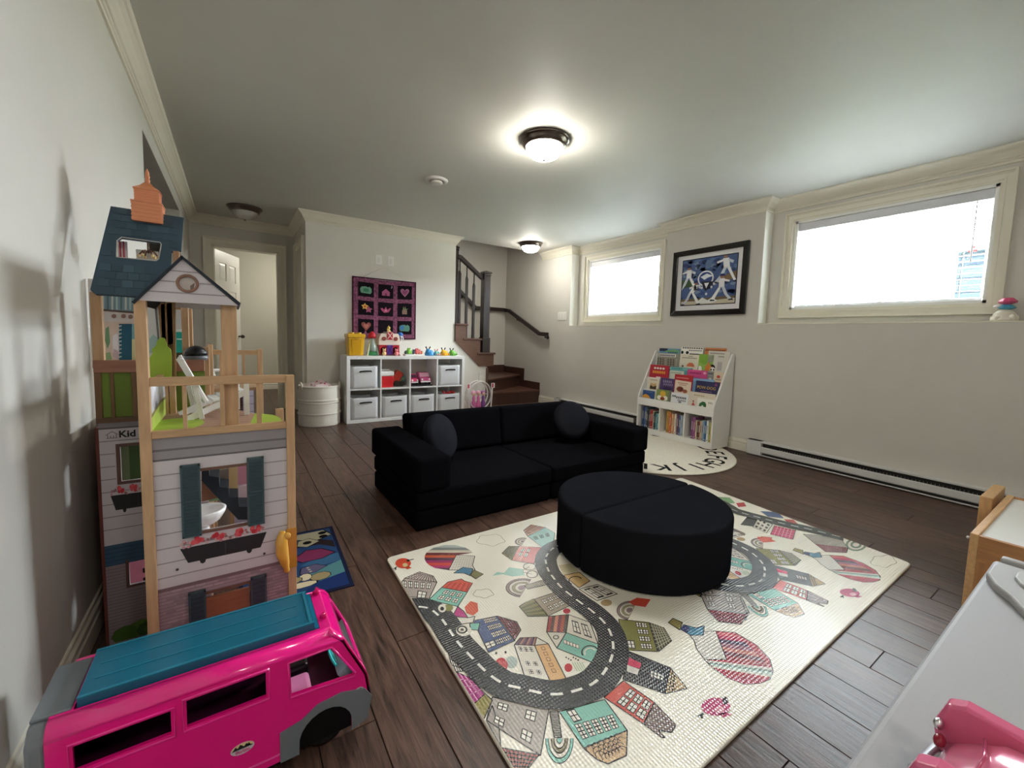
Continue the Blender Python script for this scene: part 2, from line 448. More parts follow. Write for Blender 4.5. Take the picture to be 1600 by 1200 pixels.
def window(i, wa, wb, where, ndecal):
    root = thing('window_%d' % i, 'basement window %s, cream casing around bright glass' % where, 'window', (XREC, (wa + wb) / 2, WZ[0]))
    root['kind'] = 'structure'; del root['category']
    t3 = lambda u, v, d: (XREC - d, u, v)
    casing(MB(), wa, wb, WZ[0], WZ[1], t3, 0.075, True, TRIMC).build('casing', TRIMP, root)
    j = MB(); t = 0.02
    j.box(XREC, 4.42, wa, wa + t, WZ[0], WZ[1], WHITE); j.box(XREC, 4.42, wb - t, wb, WZ[0], WZ[1], WHITE)
    j.box(XREC, 4.42, wa, wb, WZ[0], WZ[0] + t, WHITE); j.box(XREC, 4.42, wa, wb, WZ[1] - t, WZ[1], WHITE)
    j.build('window_frame', TRIMP, root)
    s = MB(); a, b = wa + t, wb - t; z0, z1 = WZ[0] + t, WZ[1] - t; mid = (a + b) / 2
    for (p, q) in ((a, mid + 0.02), (mid - 0.02, b)):
        xo = 4.365 if p == a else 4.385
        s.box(xo, xo + 0.02, p, p + 0.032, z0, z1, WHITE); s.box(xo, xo + 0.02, q - 0.032, q, z0, z1, WHITE)
        s.box(xo, xo + 0.02, p, q, z0, z0 + 0.032, WHITE); s.box(xo, xo + 0.02, p, q, z1 - 0.032, z1, WHITE)
    s.build('sash', TRIMP, root)
    for (p, q, xo) in ((a, mid, 4.375), (mid, b, 4.395)):
        MB().box(xo, xo + 0.004, p + 0.02, q - 0.02, z0 + 0.02, z1 - 0.02, (1, 1, 1)).build('pane', GLASSM, root)
    return root
window(1, *WIN[1], 'farther from the camera beside the framed picture', 1)
window(2, *WIN[0], 'nearest the camera on the right', 1)
# painted ledges under the windows
for k, (ra, rb) in enumerate((REC1, REC2)):
    struct(MB().box(XR - 0.004, XREC, ra, rb, LEDGE - 0.004, LEDGE + 0.006, TRIMC).build('ledge', TRIMP, bevel=0.002), ['cream ledge below the farther window', 'cream ledge below the nearer window'][k])

for k, (ra, rb) in enumerate((REC1, REC2)):  # recess sides lighter than the wall: window light put into their colour
    struct(MB().box(XR + 0.0, XREC, rb - 0.004, rb + 0.0, LEDGE + 0.006, CEIL - 0.106, S(244, 243, 236)).build('window_return', TRIMP), ['white painted return of the farther window recess', 'white painted return of the nearer window recess'][k])

# hall doorway: casing, jamb, open six-panel door
dr = thing('door_1', 'white six-panel door standing open at the end of the hall', 'door', (DX0, YH, 0)); dr['kind'] = 'structure'; del dr['category']
casing(MB(), DX0, DX1, 0, DZ, lambda u, v, d: (u, YH - d, v), 0.085, False, TRIMC).build('door_casing', TRIMP, dr)
j = MB(); j.box(DX0, DX0 + 0.02, YH, YH + 0.13, 0, DZ, TRIMC); j.box(DX1 - 0.02, DX1, YH, YH + 0.13, 0, DZ, TRIMC); j.box(DX0, DX1, YH, YH + 0.13, DZ - 0.02, DZ, TRIMC)
j.build('door_jamb', TRIMP, dr)
def door_leaf(root, org, ang, w, h):
    e = Matrix.Rotation(ang, 3, 'Z'); th = 0.035
    L3 = lambda u, v, d: Vector(org) + e @ Vector((u, d, v))
    xs = [0.11, w / 2 - 0.04, w / 2 + 0.04, w - 0.11]
    zr = [(0.22, 0.80), (0.92, 1.52), (1.64, 1.86)]
    holes = []
    for a, b in ((xs[0], xs[1]), (xs[2], xs[3])):
        for z0, z1 in zr: holes.append([(a, z0), (b, z0), (b, z1), (a, z1)])
    mb = MB(); mb.holed([(0, 0.005), (w, 0.005), (w, h), (0, h)], holes, L3, th, S(232, 230, 220))
    leaf = mb.build('door_leaf', TRIMP, root)
    for hl in holes:
        (a, z0), (b, _), (_, z1), _2 = hl
        p = MB(); g = 0.03
        vs = [L3(a, z0, 0.012), L3(b, z0, 0.012), L3(b, z1, 0.012), L3(a, z1, 0.012), L3(a + g, z0 + g, 0.004), L3(b - g, z0 + g, 0.004), L3(b - g, z1 - g, 0.004), L3(a + g, z1 - g, 0.004),
              L3(a, z0, 0.024), L3(b, z0, 0.024), L3(b, z1, 0.024), L3(a, z1, 0.024)]
        p.add(vs, [(4, 5, 6, 7), (0, 1, 5, 4), (1, 2, 6, 5), (2, 3, 7, 6), (3, 0, 4, 7), (8, 9, 10, 11), (0, 1, 9, 8), (1, 2, 10, 9), (2, 3, 11, 10), (3, 0, 8, 11)], S(232, 230, 220))
        p.build('panel', TRIMP, leaf)
    k = MB()
    for sd in (-1, 1):
        y0 = 0 if sd < 0 else th
        k.cyl(L3(w - 0.065, 0.93, y0), L3(w - 0.065, 0.93, y0 + sd * 0.035), 0.011, S(90, 84, 78), n=10)
        k.ell(L3(w - 0.065, 0.93, y0 + sd * 0.05), 0.026, 0.026, 0.026, S(90, 84, 78), 12, 8)
    k.build('door_knob', METAL, leaf)
    hg = MB()
    for z in (0.25, 1.75): hg.box(DX0 + 0.018, DX0 + 0.028, YH + 0.02, YH + 0.10, z, z + 0.09, S(90, 84, 78))
    return leaf
door_leaf(dr, (DX0 + 0.025, YH + 0.13, 0), R(67), 0.66, DZ - 0.025)
# closed door in the hall's right wall
d2 = thing('door_2', 'closed pale door in the right side of the hall', 'door', (XH, 5.72, 0)); d2['kind'] = 'structure'; del d2['category']
casing(MB(), 5.42, 6.05, 0, DZ, lambda u, v, d: (XH - d, u, v), 0.08, False, TRIMC).build('door_casing', TRIMP, d2)
MB().box(XH - 0.006, XH + 0.03, 5.42, 6.05, 0.005, DZ, S(200, 195, 180)).build('door_leaf', TRIMP, d2)

# outside: ground at window height and a neighbouring house
OUTC = S(205, 210, 205)
struct(MB().box(4.46, 40, -25, 30, 0.9, 1.0, S(122, 130, 112)).build('ground', PAINT, origin=(12, 2, 1)), 'pale ground outside the windows')
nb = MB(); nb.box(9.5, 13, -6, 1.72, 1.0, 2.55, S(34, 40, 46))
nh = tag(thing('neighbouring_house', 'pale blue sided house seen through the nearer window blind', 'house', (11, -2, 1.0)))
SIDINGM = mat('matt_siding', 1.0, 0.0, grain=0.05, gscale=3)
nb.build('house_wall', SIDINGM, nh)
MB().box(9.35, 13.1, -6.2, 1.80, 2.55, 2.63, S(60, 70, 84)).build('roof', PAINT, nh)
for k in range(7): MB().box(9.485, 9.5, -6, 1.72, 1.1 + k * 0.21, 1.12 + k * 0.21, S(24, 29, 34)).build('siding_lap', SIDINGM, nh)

# ---------------------------------------------------------------- stairs
TREAD = S(92, 62, 50); RISER = S(74, 50, 42); STRG = S(104, 76, 62); BLK = S(42, 32, 30)
st = thing('staircase', 'dark stained winder staircase rising left behind the back wall', 'staircase', (3.3, 5.8, 0))
steps = [([(3.07, 5.34), (XR, 5.34), (XR, 5.90), (3.07, 5.33)], 0.2),
         ([(3.07, 5.31), (XR, 5.88), (XR, YS), (3.60, YS), (3.07, 5.31)][:4], 0.4),
         ([(3.07, 5.30), (3.60, YS), (3.15, YS), (3.15, 5.30)][:4], 0.6)]
steps[0] = ([(3.07, 5.34), (XR, 5.34), (XR, YS), (3.15, YS), (3.07, 5.40)], 0.2)
steps[1] = ([(3.07, 5.31), (XR, 5.90), (XR, YS), (3.07, YS)], 0.4)
steps[2] = ([(3.08, 5.335), (3.62, YS), (2.95, YS), (2.95, 5.335)], 0.6)
for x, z in ((3.17, 0.8), (2.94, 1.0), (2.71, 1.2)):
    xa_ = max(x - 0.30, 2.545); steps.append(([(x, 5.332), (x, YS - .001), (xa_, YS - .001), (xa_, 5.332)], z))
for i, (pl, z) in enumerate(steps):
    z0 = z - 0.2
    r_ = MB().prism([(x, y, z0) for x, y in pl], (0, 0, 0.172), RISER); r_.build('riser', STAIRW, st)
    t = MB()
    if i < 3:
        c = sum((Vector((x, y)) for x, y in pl), Vector((0, 0))) / len(pl)
        a, b = Vector(pl[0]), Vector(pl[1]); d = (b - a).normalized(); n = Vector((d.y, -d.x)) * 0.022
        pp = [(pl[0][0] + n.x, pl[0][1] + n.y), (min(pl[1][0] + n.x, XR), pl[1][1] + n.y)] + list(pl[1:]) + [pl[0]] if False else \
             [(pl[0][0] + n.x, pl[0][1] + n.y), (min(pl[1][0], XR), pl[1][1] + n.y)] + list(pl[2:])
        t.prism([(x, y, z0 + 0.172) for x, y in pp], (0, 0, 0.028), TREAD)
    else:
        x1 = pl[0][0] + 0.025
        t.box(max(x1 - 0.30, 2.545), x1, 5.235, YS - .001, z0 + 0.172, z, TREAD)
    t.build('tread', STAIRW, st, bevel=0.006)
sp = [(2.545, 0.955), (2.545, 1.172), (2.71, 1.172), (2.71, 0.972), (2.94, 0.972), (2.94, 0.772), (3.17, 0.772), (3.17, 0.60), (2.935, 0.60)]
MB().prism([(x, 5.25, z) for x, z in sp], (0, 0.025, 0), STRG).build('stringer', STAIRW, st)
MB().box(3.055, 3.085, 5.255, 5.30, 0.0, 0.575, STRG).build('stringer_end', STAIRW, st)
k = MB()
k.box(XR - 0.014, XR, 5.33, 5.775, 0, 0.316, RISER); k.box(XR - 0.014, XR, 5.775, YS, 0.2, 0.512, RISER)
k.box(3.60, XR, YS - 0.014, YS, 0.2, 0.53, RISER); k.box(3.0, 3.60, YS - 0.014, YS, 0.4, 0.73, RISER)
k.build('skirting_board', STAIRW, st)

rl = thing('banister', 'dark stained banister with square newel post and balusters on the stairs', 'banister', (2.85, 5.30, 0.8))
yb0, yb1 = 5.262, 5.362
def newel(x0, x1, z0, z1, ztop, base=True):
    m = MB(); c = (x0 + x1) / 2; w = (x1 - x0) / 2; cy = (yb0 + yb1) / 2
    if base: m.box(c - w, c + w, cy - w, cy + w, z0, z0 + 0.215, BLK)
    s = w * 0.82
    m.box(c - s, c + s, cy - s, cy + s, z0 + (0.21 if base else 0), z1, BLK)
    for (g, a, b) in ((1.15, z1, z1 + 0.018), (1.0, z1 + 0.018, z1 + 0.03), (1.32, z1 + 0.03, z1 + 0.05)):
        m.box(c - s * g, c + s * g, cy - s * g, cy + s * g, a, b, BLK)
    g = s * 1.32
    m.add([(c - g, cy - g, z1 + 0.05), (c + g, cy - g, z1 + 0.05), (c + g, cy + g, z1 + 0.05), (c - g, cy + g, z1 + 0.05), (c, cy, z1 + 0.075)],
          [(0, 1, 4), (1, 2, 4), (2, 3, 4), (3, 0, 4)], BLK)
    m.build('newel_post', DARKW, rl, bevel=0.003)
newel(2.978, 3.103, 0.8, 1.90, 0)
newel(2.546, 2.600, 1.2, 2.19, 0, False)
cyr = (yb0 + yb1) / 2
MB().bar((2.985, cyr, 1.86), (2.62, cyr, 2.115), 0.055, 0.06, BLK).bar((2.63, cyr, 2.108), (2.58, cyr, 2.115), 0.055, 0.06, BLK).build('handrail', DARKW, rl, bevel=0.008)
for x, z0, z1 in ((2.625, 1.2, 2.09), (2.735, 1.0, 2.02), (2.85, 1.0, 1.94)):
    b = MB(); w = 0.0155
    b.box(x - w, x + w, cyr - w, cyr + w, z0, z1 - 0.19, BLK)
    b.tube([(x, cyr, z1 - 0.19), (x, cyr, z1 - 0.15)], [w * 1.35, 0.009], BLK, 4)
    b.cyl((x, cyr, z1 - 0.15), (x, cyr, z1), 0.009, BLK, n=8)
    b.build('baluster', DARKW, rl)
wrl = thing('wall_handrail', 'dark wall-mounted handrail climbing the stairwell walls', 'handrail', (4.03, 5.4, 1.1))
m = MB(); xr_ = 4.035; yr_ = 6.355
pts = [(xr_, 5.09, 1.09), (xr_, 5.30, 1.10), (xr_, 6.20, 1.49), (xr_, yr_, 1.515), (3.45, yr_, 1.515), (2.45, yr_, 2.36)]
for a, b in zip(pts[:-1], pts[1:]): m.bar(a, b, 0.042, 0.062, BLK)
for p in pts[1:-1]: m.ell(p, 0.026, 0.026, 0.032, BLK, 10, 6)
m.build('rail', DARKW, wrl, bevel=0.007)
for p in ((xr_, 5.16, 1.095), (xr_, 5.95, 1.38), (3.2, yr_, 1.73)):
    b = MB(); w = Vector((XR - 0.002, p[1], p[2] - 0.05)) if p[1] < 6.2 else Vector((p[0], YS - 0.002, p[2] - 0.05))
    d = (w - Vector(p)); d.z = 0; d.normalize()
    b.tube([Vector(p) - Vector((0, 0, 0.02)), Vector(p) - Vector((0, 0, 0.05)), w], 0.010, BLK, 8)
    b.cyl(w - d * 0.012, w, 0.028, BLK, n=14)
    b.build('bracket', DARKW, wrl)

# ---------------------------------------------------------------- baseboard heaters
HW = S(214, 214, 212); HD = S(46, 46, 44)
def heater(y0, y1, label):
    t = thing('baseboard_heater', label, 'heater', (4.07, (y0 + y1) / 2, 0), 'baseboard heaters')
    xf, xb = 4.035, 4.085; h = 0.140
    m = MB(); prof = [(xf + 0.006, 0.034), (xf, 0.042), (xf, 0.084), (xf + 0.004, 0.090)]
    m.prism([(x, y0 + 0.16, z) for x, z in prof + [(xf + 0.012, 0.090), (xf + 0.012, 0.034)]], (0, y1 - y0 - 0.20, 0), HW)
    m.build('front_panel', HEAT, t)
    m = MB(); m.box(xf - 0.004, xb + 0.013, y0, y1, h - 0.012, h, HW); m.box(xf - 0.004, xf + 0.001, y0, y1, h - 0.013, h - 0.010, HW)
    m.build('top_hood', HEAT, t, bevel=0.002)
    m = MB(); m.box(xf - 0.006, xb + 0.012, y0, y1, 0.0, 0.010, HW); m.box(xf - 0.006, xf - 0.001, y0, y1, 0.0, 0.016, HW)
    m.build('base_plate', HEAT, t, bevel=0.001)
    for a, b in ((y0, y0 + 0.04), (y1 - 0.13, y1)):
        MB().box(xf - 0.003, xb + 0.013, a, b, 0.0, h, HW).build('end_cap', HEAT, t, bevel=0.004)
    m = MB(); m.box(xf + 0.03, xb + 0.013, y0 + 0.03, y1 - 0.1, 0.01, h - 0.012, HD); m.build('back_plate', HEAT, t)
    m = MB(); n = int((y1 - y0 - 0.3) / 0.02)
    for i in range(n):
        y = y0 + 0.06 + i * 0.02; m.box(xf + 0.016, xf + 0.04, y, y + 0.002, 0.04, 0.10, S(120, 120, 118))
    o = m.build('heating_fins', HEAT, t); o['kind'] = 'stuff'
heater(0.10, 2.00, 'long white baseboard heater beside the bookcase, nearest the camera')
heater(3.20, 4.885, 'long white baseboard heater behind the black sofa by the stairs')

# ---------------------------------------------------------------- blinds and window stickers
SLATC = S(238, 240, 242)
def blind(wa, wb, label, tilt):
    z1 = WZ[1]
    t = thing('window_blind', label, 'blind', (4.295, (wa + wb) / 2, WZ[0]), 'window blinds')
    MB().box(4.252, 4.325, wa + 0.022, wb - 0.022, z1 - 0.088, z1 - 0.022, S(214, 215, 220)).build('headrail', PLAS, t, bevel=0.003)
    z = z1 - 0.115; me = None; n = 0
    while z > WZ[0] + 0.055:
        if me is None:
            m = MB(); L = (wb - wa - 0.06) / 2; prof = [(-0.024, -0.001), (-0.012, 0.0018), (0, 0.0028), (0.012, 0.0018), (0.024, -0.001)]
            vs = []
            for yy in (-L, L):
                vs += [(x, yy, q) for x, q in prof] + [(x, yy, q - 0.0022) for x, q in reversed(prof)]
            k = 10
            fs = [(i, (i + 1) % k, k + (i + 1) % k, k + i) for i in range(k)] + [tuple(range(k)), tuple(range(2 * k - 1, k - 1, -1))]
            m.add(vs, fs, SLATC); o = m.build('slat', PLAS, t, local=True); me = o.data
        else:
            o = bpy.data.objects.new('slat', me); COL.objects.link(o); o.parent = t
        o.location = Vector((4.29, (wa + wb) / 2, z)) - wloc(t); o.rotation_euler = (0, tilt, 0)
        z -= 0.0415; n += 1
    zb = WZ[0] + 0.030
    MB().box(4.266, 4.314, wa + 0.028, wb - 0.028, zb - 0.008, zb + 0.010, SLATC).build('bottom_rail', PLAS, t, bevel=0.003)
    for q in (0.12, 0.5, 0.88):
        y = wa + (wb - wa) * q; c = MB()
        for x in (4.265, 4.315): c.box(x - 0.001, x + 0.001, y - 0.0015, y + 0.0015, zb, z1 - 0.08, S(225, 225, 222))
        c.build('ladder_cord', PLAS, t)
    w = MB().cyl((4.256, wa + 0.10, z1 - 0.09), (4.256, wa + 0.10, z1 - 0.50), 0.004, S(235, 238, 240), n=6); w.build('tilt_wand', PLAS, t)
blind(*WIN[1], 'white slatted blind in the farther basement window', R(-6))
blind(*WIN[0], 'white slatted blind in the nearer basement window', R(-6))
def sticker(px, py, col, label):
    p = at(px, py, 'x', 4.372); t = MB()
    for k in range(3):
        a = R(90 + 120 * k); c = (p.y + 0.014 * math.cos(a), p.z + 0.014 * math.sin(a))
        t.prism([(4.3695, u, v) for u, v in circ(*c, 0.012, n=10)], (0.003, 0, 0), col)
    tag(t.build('window_sticker', PLAS), label, 'sticker')
sticker(1520, 390, S(150, 60, 60), 'small red petal sticker on the nearer window')
sticker(1018, 448, S(96, 96, 100), 'small grey petal sticker on the farther window')

# ---------------------------------------------------------------- ceiling fixtures
def flush_light(x, y, lit, label, lampm=None):
    t = thing('flush_ceiling_light', label, 'lamp', (x, y, CEIL - 0.14), 'flush ceiling lights')
    c = (x, y, CEIL)
    MB().lathe(c, [(0.0, 0.0), (0.168, 0), (0.168, -0.010), (0.160, -0.016), (0.154, -0.018), (0.152, -0.032), (0.144, -0.040), (0.136, -0.052), (0.122, -0.052)], S(118, 108, 100), n=40).build('metal_base', METAL, t)
    dome = [(0.126, -0.045), (0.124, -0.06), (0.112, -0.085), (0.090, -0.108), (0.058, -0.122), (0.024, -0.129), (0.0, -0.130)]
    g = MB().lathe(c, dome, S(255, 249, 238) if lit else S(190, 188, 182), n=40)
    g.build('glass_bowl', (lampm or LAMP) if lit else FROST, t)
    MB().lathe(c, [(0.0, -0.128), (0.009, -0.129), (0.010, -0.134), (0.006, -0.140), (0, -0.142)], S(90, 82, 78), n=14).build('finial', METAL, t)
flush_light(1.768, 2.339, True, 'lit domed ceiling light in the middle of the ceiling')
flush_light(3.518, 4.899, True, 'lit domed ceiling light near the stairwell', LAMP3)
flush_light(0.129, 5.574, False, 'unlit domed ceiling light in the hall by the doorway')
for x, y, lab in ((1.77, -1.0, 'lit domed ceiling light behind the camera, right'), (0.45, -1.0, 'lit domed ceiling light behind the camera, left'), (0.9, 7.4, 'lit domed ceiling light in the room beyond the hall')):
    flush_light(x, y, True, lab, FILL_LAMP if y < 5 else LAMP)  # unseen lamps, added to brighten this room and the one beyond the hall
v = thing('ceiling_vent', 'small round white ceiling air vent left of the middle light', 'vent', (1.482, 3.482, CEIL - 0.03))
c = (1.482, 3.482, CEIL)
MB().lathe(c, [(0.058, 0), (0.098, 0), (0.096, -0.010), (0.080, -0.018), (0.066, -0.016), (0.058, 0)], S(224, 222, 216), n=32, caps=False).build('outer_ring', PLAS, v)
MB().lathe(c, [(0.0, -0.008), (0.046, -0.010), (0.052, -0.022), (0.048, -0.030), (0.03, -0.033), (0, -0.033)], S(216, 214, 208), n=28).build('centre_disc', PLAS, v)

# ---------------------------------------------------------------- switches on the walls
def plate(label, o3, w, h, rockers, name='wall_switch', cat='switch'):
    t = thing(name, label, cat, o3(w / 2, 0, 0))
    def bx(m, a, b, c, d, t0, t1, col):
        m.prism([o3(u, v, t0) for u, v in ((a, c), (b, c), (b, d), (a, d))], o3(0, 0, t1) - o3(0, 0, t0), col)
        return m
    bx(MB(), 0, w, 0, h, 0, 0.006, S(238, 237, 232)).build('cover_plate', PLAS, t, bevel=0.002)
    pw = w / rockers
    for k in range(rockers):
        bx(MB(), k * pw + pw * 0.28, k * pw + pw * 0.72, h * 0.22, h * 0.78, 0.006, 0.010, S(228, 227, 222)).build('rocker', PLAS, t, bevel=0.0015)
plate('left one of two white cover plates above the quilt', lambda u, v, d: Vector((1.462 + u, YB - d, 1.868 + v)), 0.075, 0.118, 1)
plate('right one of two white cover plates above the quilt', lambda u, v, d: Vector((1.612 + u, YB - d, 1.868 + v)), 0.075, 0.118, 1)
plate('white triple light switch beside the farther window', lambda u, v, d: Vector((XR - d, 4.937 - u, 1.310 + v)), 0.20, 0.122, 3)

# ---------------------------------------------------------------- framed baseball picture
pf = thing('framed_picture', 'black framed blue baseball collage between the two windows', 'picture', (XR, 2.545, 1.318))
py0, py1, pz0, pz1 = 2.955, 2.135, 1.320, 2.014
def pic(u, v, d=0): return Vector((XR - 0.004 - d, py0 + (py1 - py0) * u, pz0 + (pz1 - pz0) * v))
fw, fh = 0.066, 0.078
for q in ([(0, 0), (1, 0), (1 - fw, fh), (fw, fh)], [(0, 1), (1, 1), (1 - fw, 1 - fh), (fw, 1 - fh)], [(0, 0), (fw, fh), (fw, 1 - fh), (0, 1)], [(1, 0), (1 - fw, fh), (1 - fw, 1 - fh), (1, 1)]):
    MB().prism([pic(u, v) for u, v in q], (-0.028, 0, 0), S(28, 25, 25)).build('frame_rail', GLOSS, pf, bevel=0.003)
MB().prism([pic(u, v) for u, v in ((fw * .9, fh * .9), (1 - fw * .9, fh * .9), (1 - fw * .9, 1 - fh * .9), (fw * .9, 1 - fh * .9))], (-0.008, 0, 0), S(226, 226, 228)).build('mount_board', PRINT, pf)
a = MB()
au0, au1, av0, av1 = 0.145, 0.865, 0.165, 0.845
def art(u, v, k): return pic(au0 + (au1 - au0) * u, av0 + (av1 - av0) * v, 0.0085 + 0.0004 * k)
def apoly(pts, col, k): a.poly([art(max(0.0, min(1, u)), max(0, min(1, v)), k) for u, v in pts], col)
a.poly([art(-0.015, -0.02, 0), art(1.015, -0.02, 0), art(1.015, 1.02, 0), art(-0.015, 1.02, 0)], S(30, 34, 44))
apoly([(0, 0), (1, 0), (1, 1), (0, 1)], S(74, 96, 142), 1)
rn = random.Random(5)
for _ in range(110):
    u, v = rn.random(), rn.random(); c = rn.choice([S(60, 84, 136), S(92, 118, 164), S(56, 70, 112), S(118, 138, 168), S(80, 104, 150)])
    apoly([(u + rn.uniform(.02, .09) * math.cos(R(q)), v + rn.uniform(.02, .06) * math.sin(R(q))) for q in range(0, 360, 60)], c, 2)
apoly([(0, 0.0), (1, 0), (1, 0.10), (0.5, 0.07), (0, 0.08)], S(198, 190, 166), 3)
apoly([(0, 0.08), (0.5, 0.07), (1, 0.10), (1, 0.15), (0, 0.13)], S(112, 96, 74), 3)
apoly([(0, 0.38), (0.28, 0.42), (0.26, 0.52), (0, 0.58)], S(70, 96, 62), 3)
apoly([(0.72, 0.46), (1, 0.50), (1, 0.66), (0.74, 0.56)], S(126, 104, 76), 3)
apoly([(0.3, 0.04), (0.38, 0.02), (0.5, 0.02), (0.62, 0.02), (0.7, 0.06), (0.6, 0.14), (0.52, 0.08), (0.42, 0.15)], S(226, 228, 226), 4)
def player(cu, cv, s, f, lean):
    w = S(232, 234, 236); g = S(196, 202, 214); sk = S(150, 110, 88)
    P = lambda pts, c, k: apoly([(cu + f * x * s, cv + y * s * 1.12) for x, y in pts], c, k)
    P([(-.09, 0.0), (.09, 0.0), (.08 + lean, .30), (-.10 + lean, .30)], w, 5)                        # torso
    P([(-.09, .02), (-.02, -.02), (-.22, -.42), (-.34, -.40)], w, 5); P([(0, .0), (.10, 0.0), (.20, -.24), (.34, -.40), (.24, -.42), (.10, -.24)], g, 5)
    P([(-.34, -.40), (-.20, -.42), (-.20, -.46), (-.36, -.46)], S(40, 40, 52), 6); P([(.24, -.42), (.36, -.40), (.40, -.46), (.24, -.46)], S(40, 40, 52), 6)
    P([(.06 + lean, .28), (.08 + lean, .20), (.24 + lean, .16), (.25 + lean, .22)], w, 6); P([(-.08 + lean, .28), (-.10 + lean, .18), (-.22 + lean, .12), (-.24 + lean, .20)], g, 6)
    P([(lean + .07 * math.cos(R(q)), .37 + .075 * math.sin(R(q))) for q in range(0, 360, 45)], sk, 6)
    P([(lean - .08, .38), (lean + .11, .38), (lean + .05, .46), (lean - .06, .46)], S(34, 50, 104), 7)
player(0.13, 0.60, 0.55, -1, 0.0); player(0.83, 0.74, 0.60, -1, 0.05); player(0.20, 0.26, 0.52, -1, -0.16); player(0.76, 0.34, 0.55, 1, 0.0)
# emblem in the middle: white oval badge, dark wing shape, small diamonds
apoly(circ(.46, .56, .15, .17, 20), S(222, 226, 232), 7); apoly(circ(.46, .56, .125, .14, 20), S(58, 78, 132), 8)
apoly([(.36, .60), (.48, .66), (.60, .60), (.50, .57), (.44, .53)], S(226, 230, 236), 9)
apoly([(.38, .50), (.60, .48), (.52, .34), (.47, .28), (.43, .36)], S(34, 38, 52), 9); apoly([(.44, .46), (.53, .46), (.485, .34)], S(232, 234, 236), 10)
for u, v in ((.36, .43), (.40, .36), (.58, .36), (.62, .43), (.49, .22)): apoly(circ(u, v, .022, .03, 8), S(214, 218, 226), 9)
apoly([(.44, .76), (.54, .78), (.56, .96), (.45, .95)], S(96, 120, 158), 5); apoly([(.42, .86), (.36, .90), (.40, .97), (.47, .95)], S(46, 62, 96), 6)
a.build('collage_print', PRINT, pf, recalc=False)

# ---------------------------------------------------------------- quilt wall hanging
q = thing('quilt_wall_hanging', 'magenta and black nine-patch quilt hanging on the back wall', 'quilt', (1.58, YB, 0.98))
qx0, qx1, qz0, qz1 = 1.185, 1.972, 0.965, 1.700
def qs(u, v, d=0.0):
    sag = 0.018 * math.sin(math.pi * u) * v
    return Vector((qx0 + (qx1 - qx0) * u, YB - 0.006 - d - 0.006 * math.sin(u * 9) * (1 - v), qz0 + (qz1 - qz0) * v - sag))
QM = mat('quilted_cotton', 0.9, 0.1, grain=0.75, gscale=42, bump=0.5, bscale=60)
m = MB(); n = 16; vs = []
for d in (0, 0.012):
    for j in range(n + 1):
        for i in range(n + 1): vs.append(qs(i / n, j / n, d))
fs = []; N2 = (n + 1) ** 2
for j in range(n):
    for i in range(n):
        k = j * (n + 1) + i; fs += [(k, k + 1, k + n + 2, k + n + 1), tuple(N2 + z for z in (k, k + n + 1, k + n + 2, k + 1))]
for i in range(n):
    for a_, b_ in ((i, i + 1), (n * (n + 1) + i, n * (n + 1) + i + 1), (i * (n + 1), (i + 1) * (n + 1)), (i * (n + 1) + n, (i + 1) * (n + 1) + n)): fs.append((a_, b_, N2 + b_, N2 + a_))
m.add(vs, fs, S(132, 80, 104)); m.build('border_cloth', QM, q)
b = MB()
for u0, u1, v0, v1 in ((0, 1, 0, .018), (0, 1, .982, 1), (0, .016, 0, 1), (.984, 1, 0, 1)):
    b.prism([qs(u0, v0, .012), qs(u1, v0, .012), qs(u1, v1, .012), qs(u0, v1, .012)], (0, -0.004, 0), S(60, 24, 46))
b.build('binding', QM, q)
PM = mat('patch_cotton', 0.92, 0.1, grain=0.10, gscale=120, bump=0.3, bscale=90)
PKS = S(176, 96, 132); GRN = S(112, 158, 132)
def star(cx, cz, r0, r1, k, a0=90): return [(cx + (r0 if i % 2 == 0 else r1) * math.cos(R(a0 + 180 * i / k)), cz + (r0 if i % 2 == 0 else r1) * math.sin(R(a0 + 180 * i / k))) for i in range(2 * k)]
heart = [(0, -.32), (.16, -.14), (.30, .06), (.30, .20), (.20, .29), (.08, .26), (0, .15), (-.08, .26), (-.20, .29), (-.30, .20), (-.30, .06), (-.16, -.14)]
blob = [(-.36, -.16), (-.30, -.26), (.28, -.28), (.36, -.14), (.34, .10), (.22, .22), (.10, .16), (0, .22), (-.16, .20), (-.30, .16), (-.38, .02)]
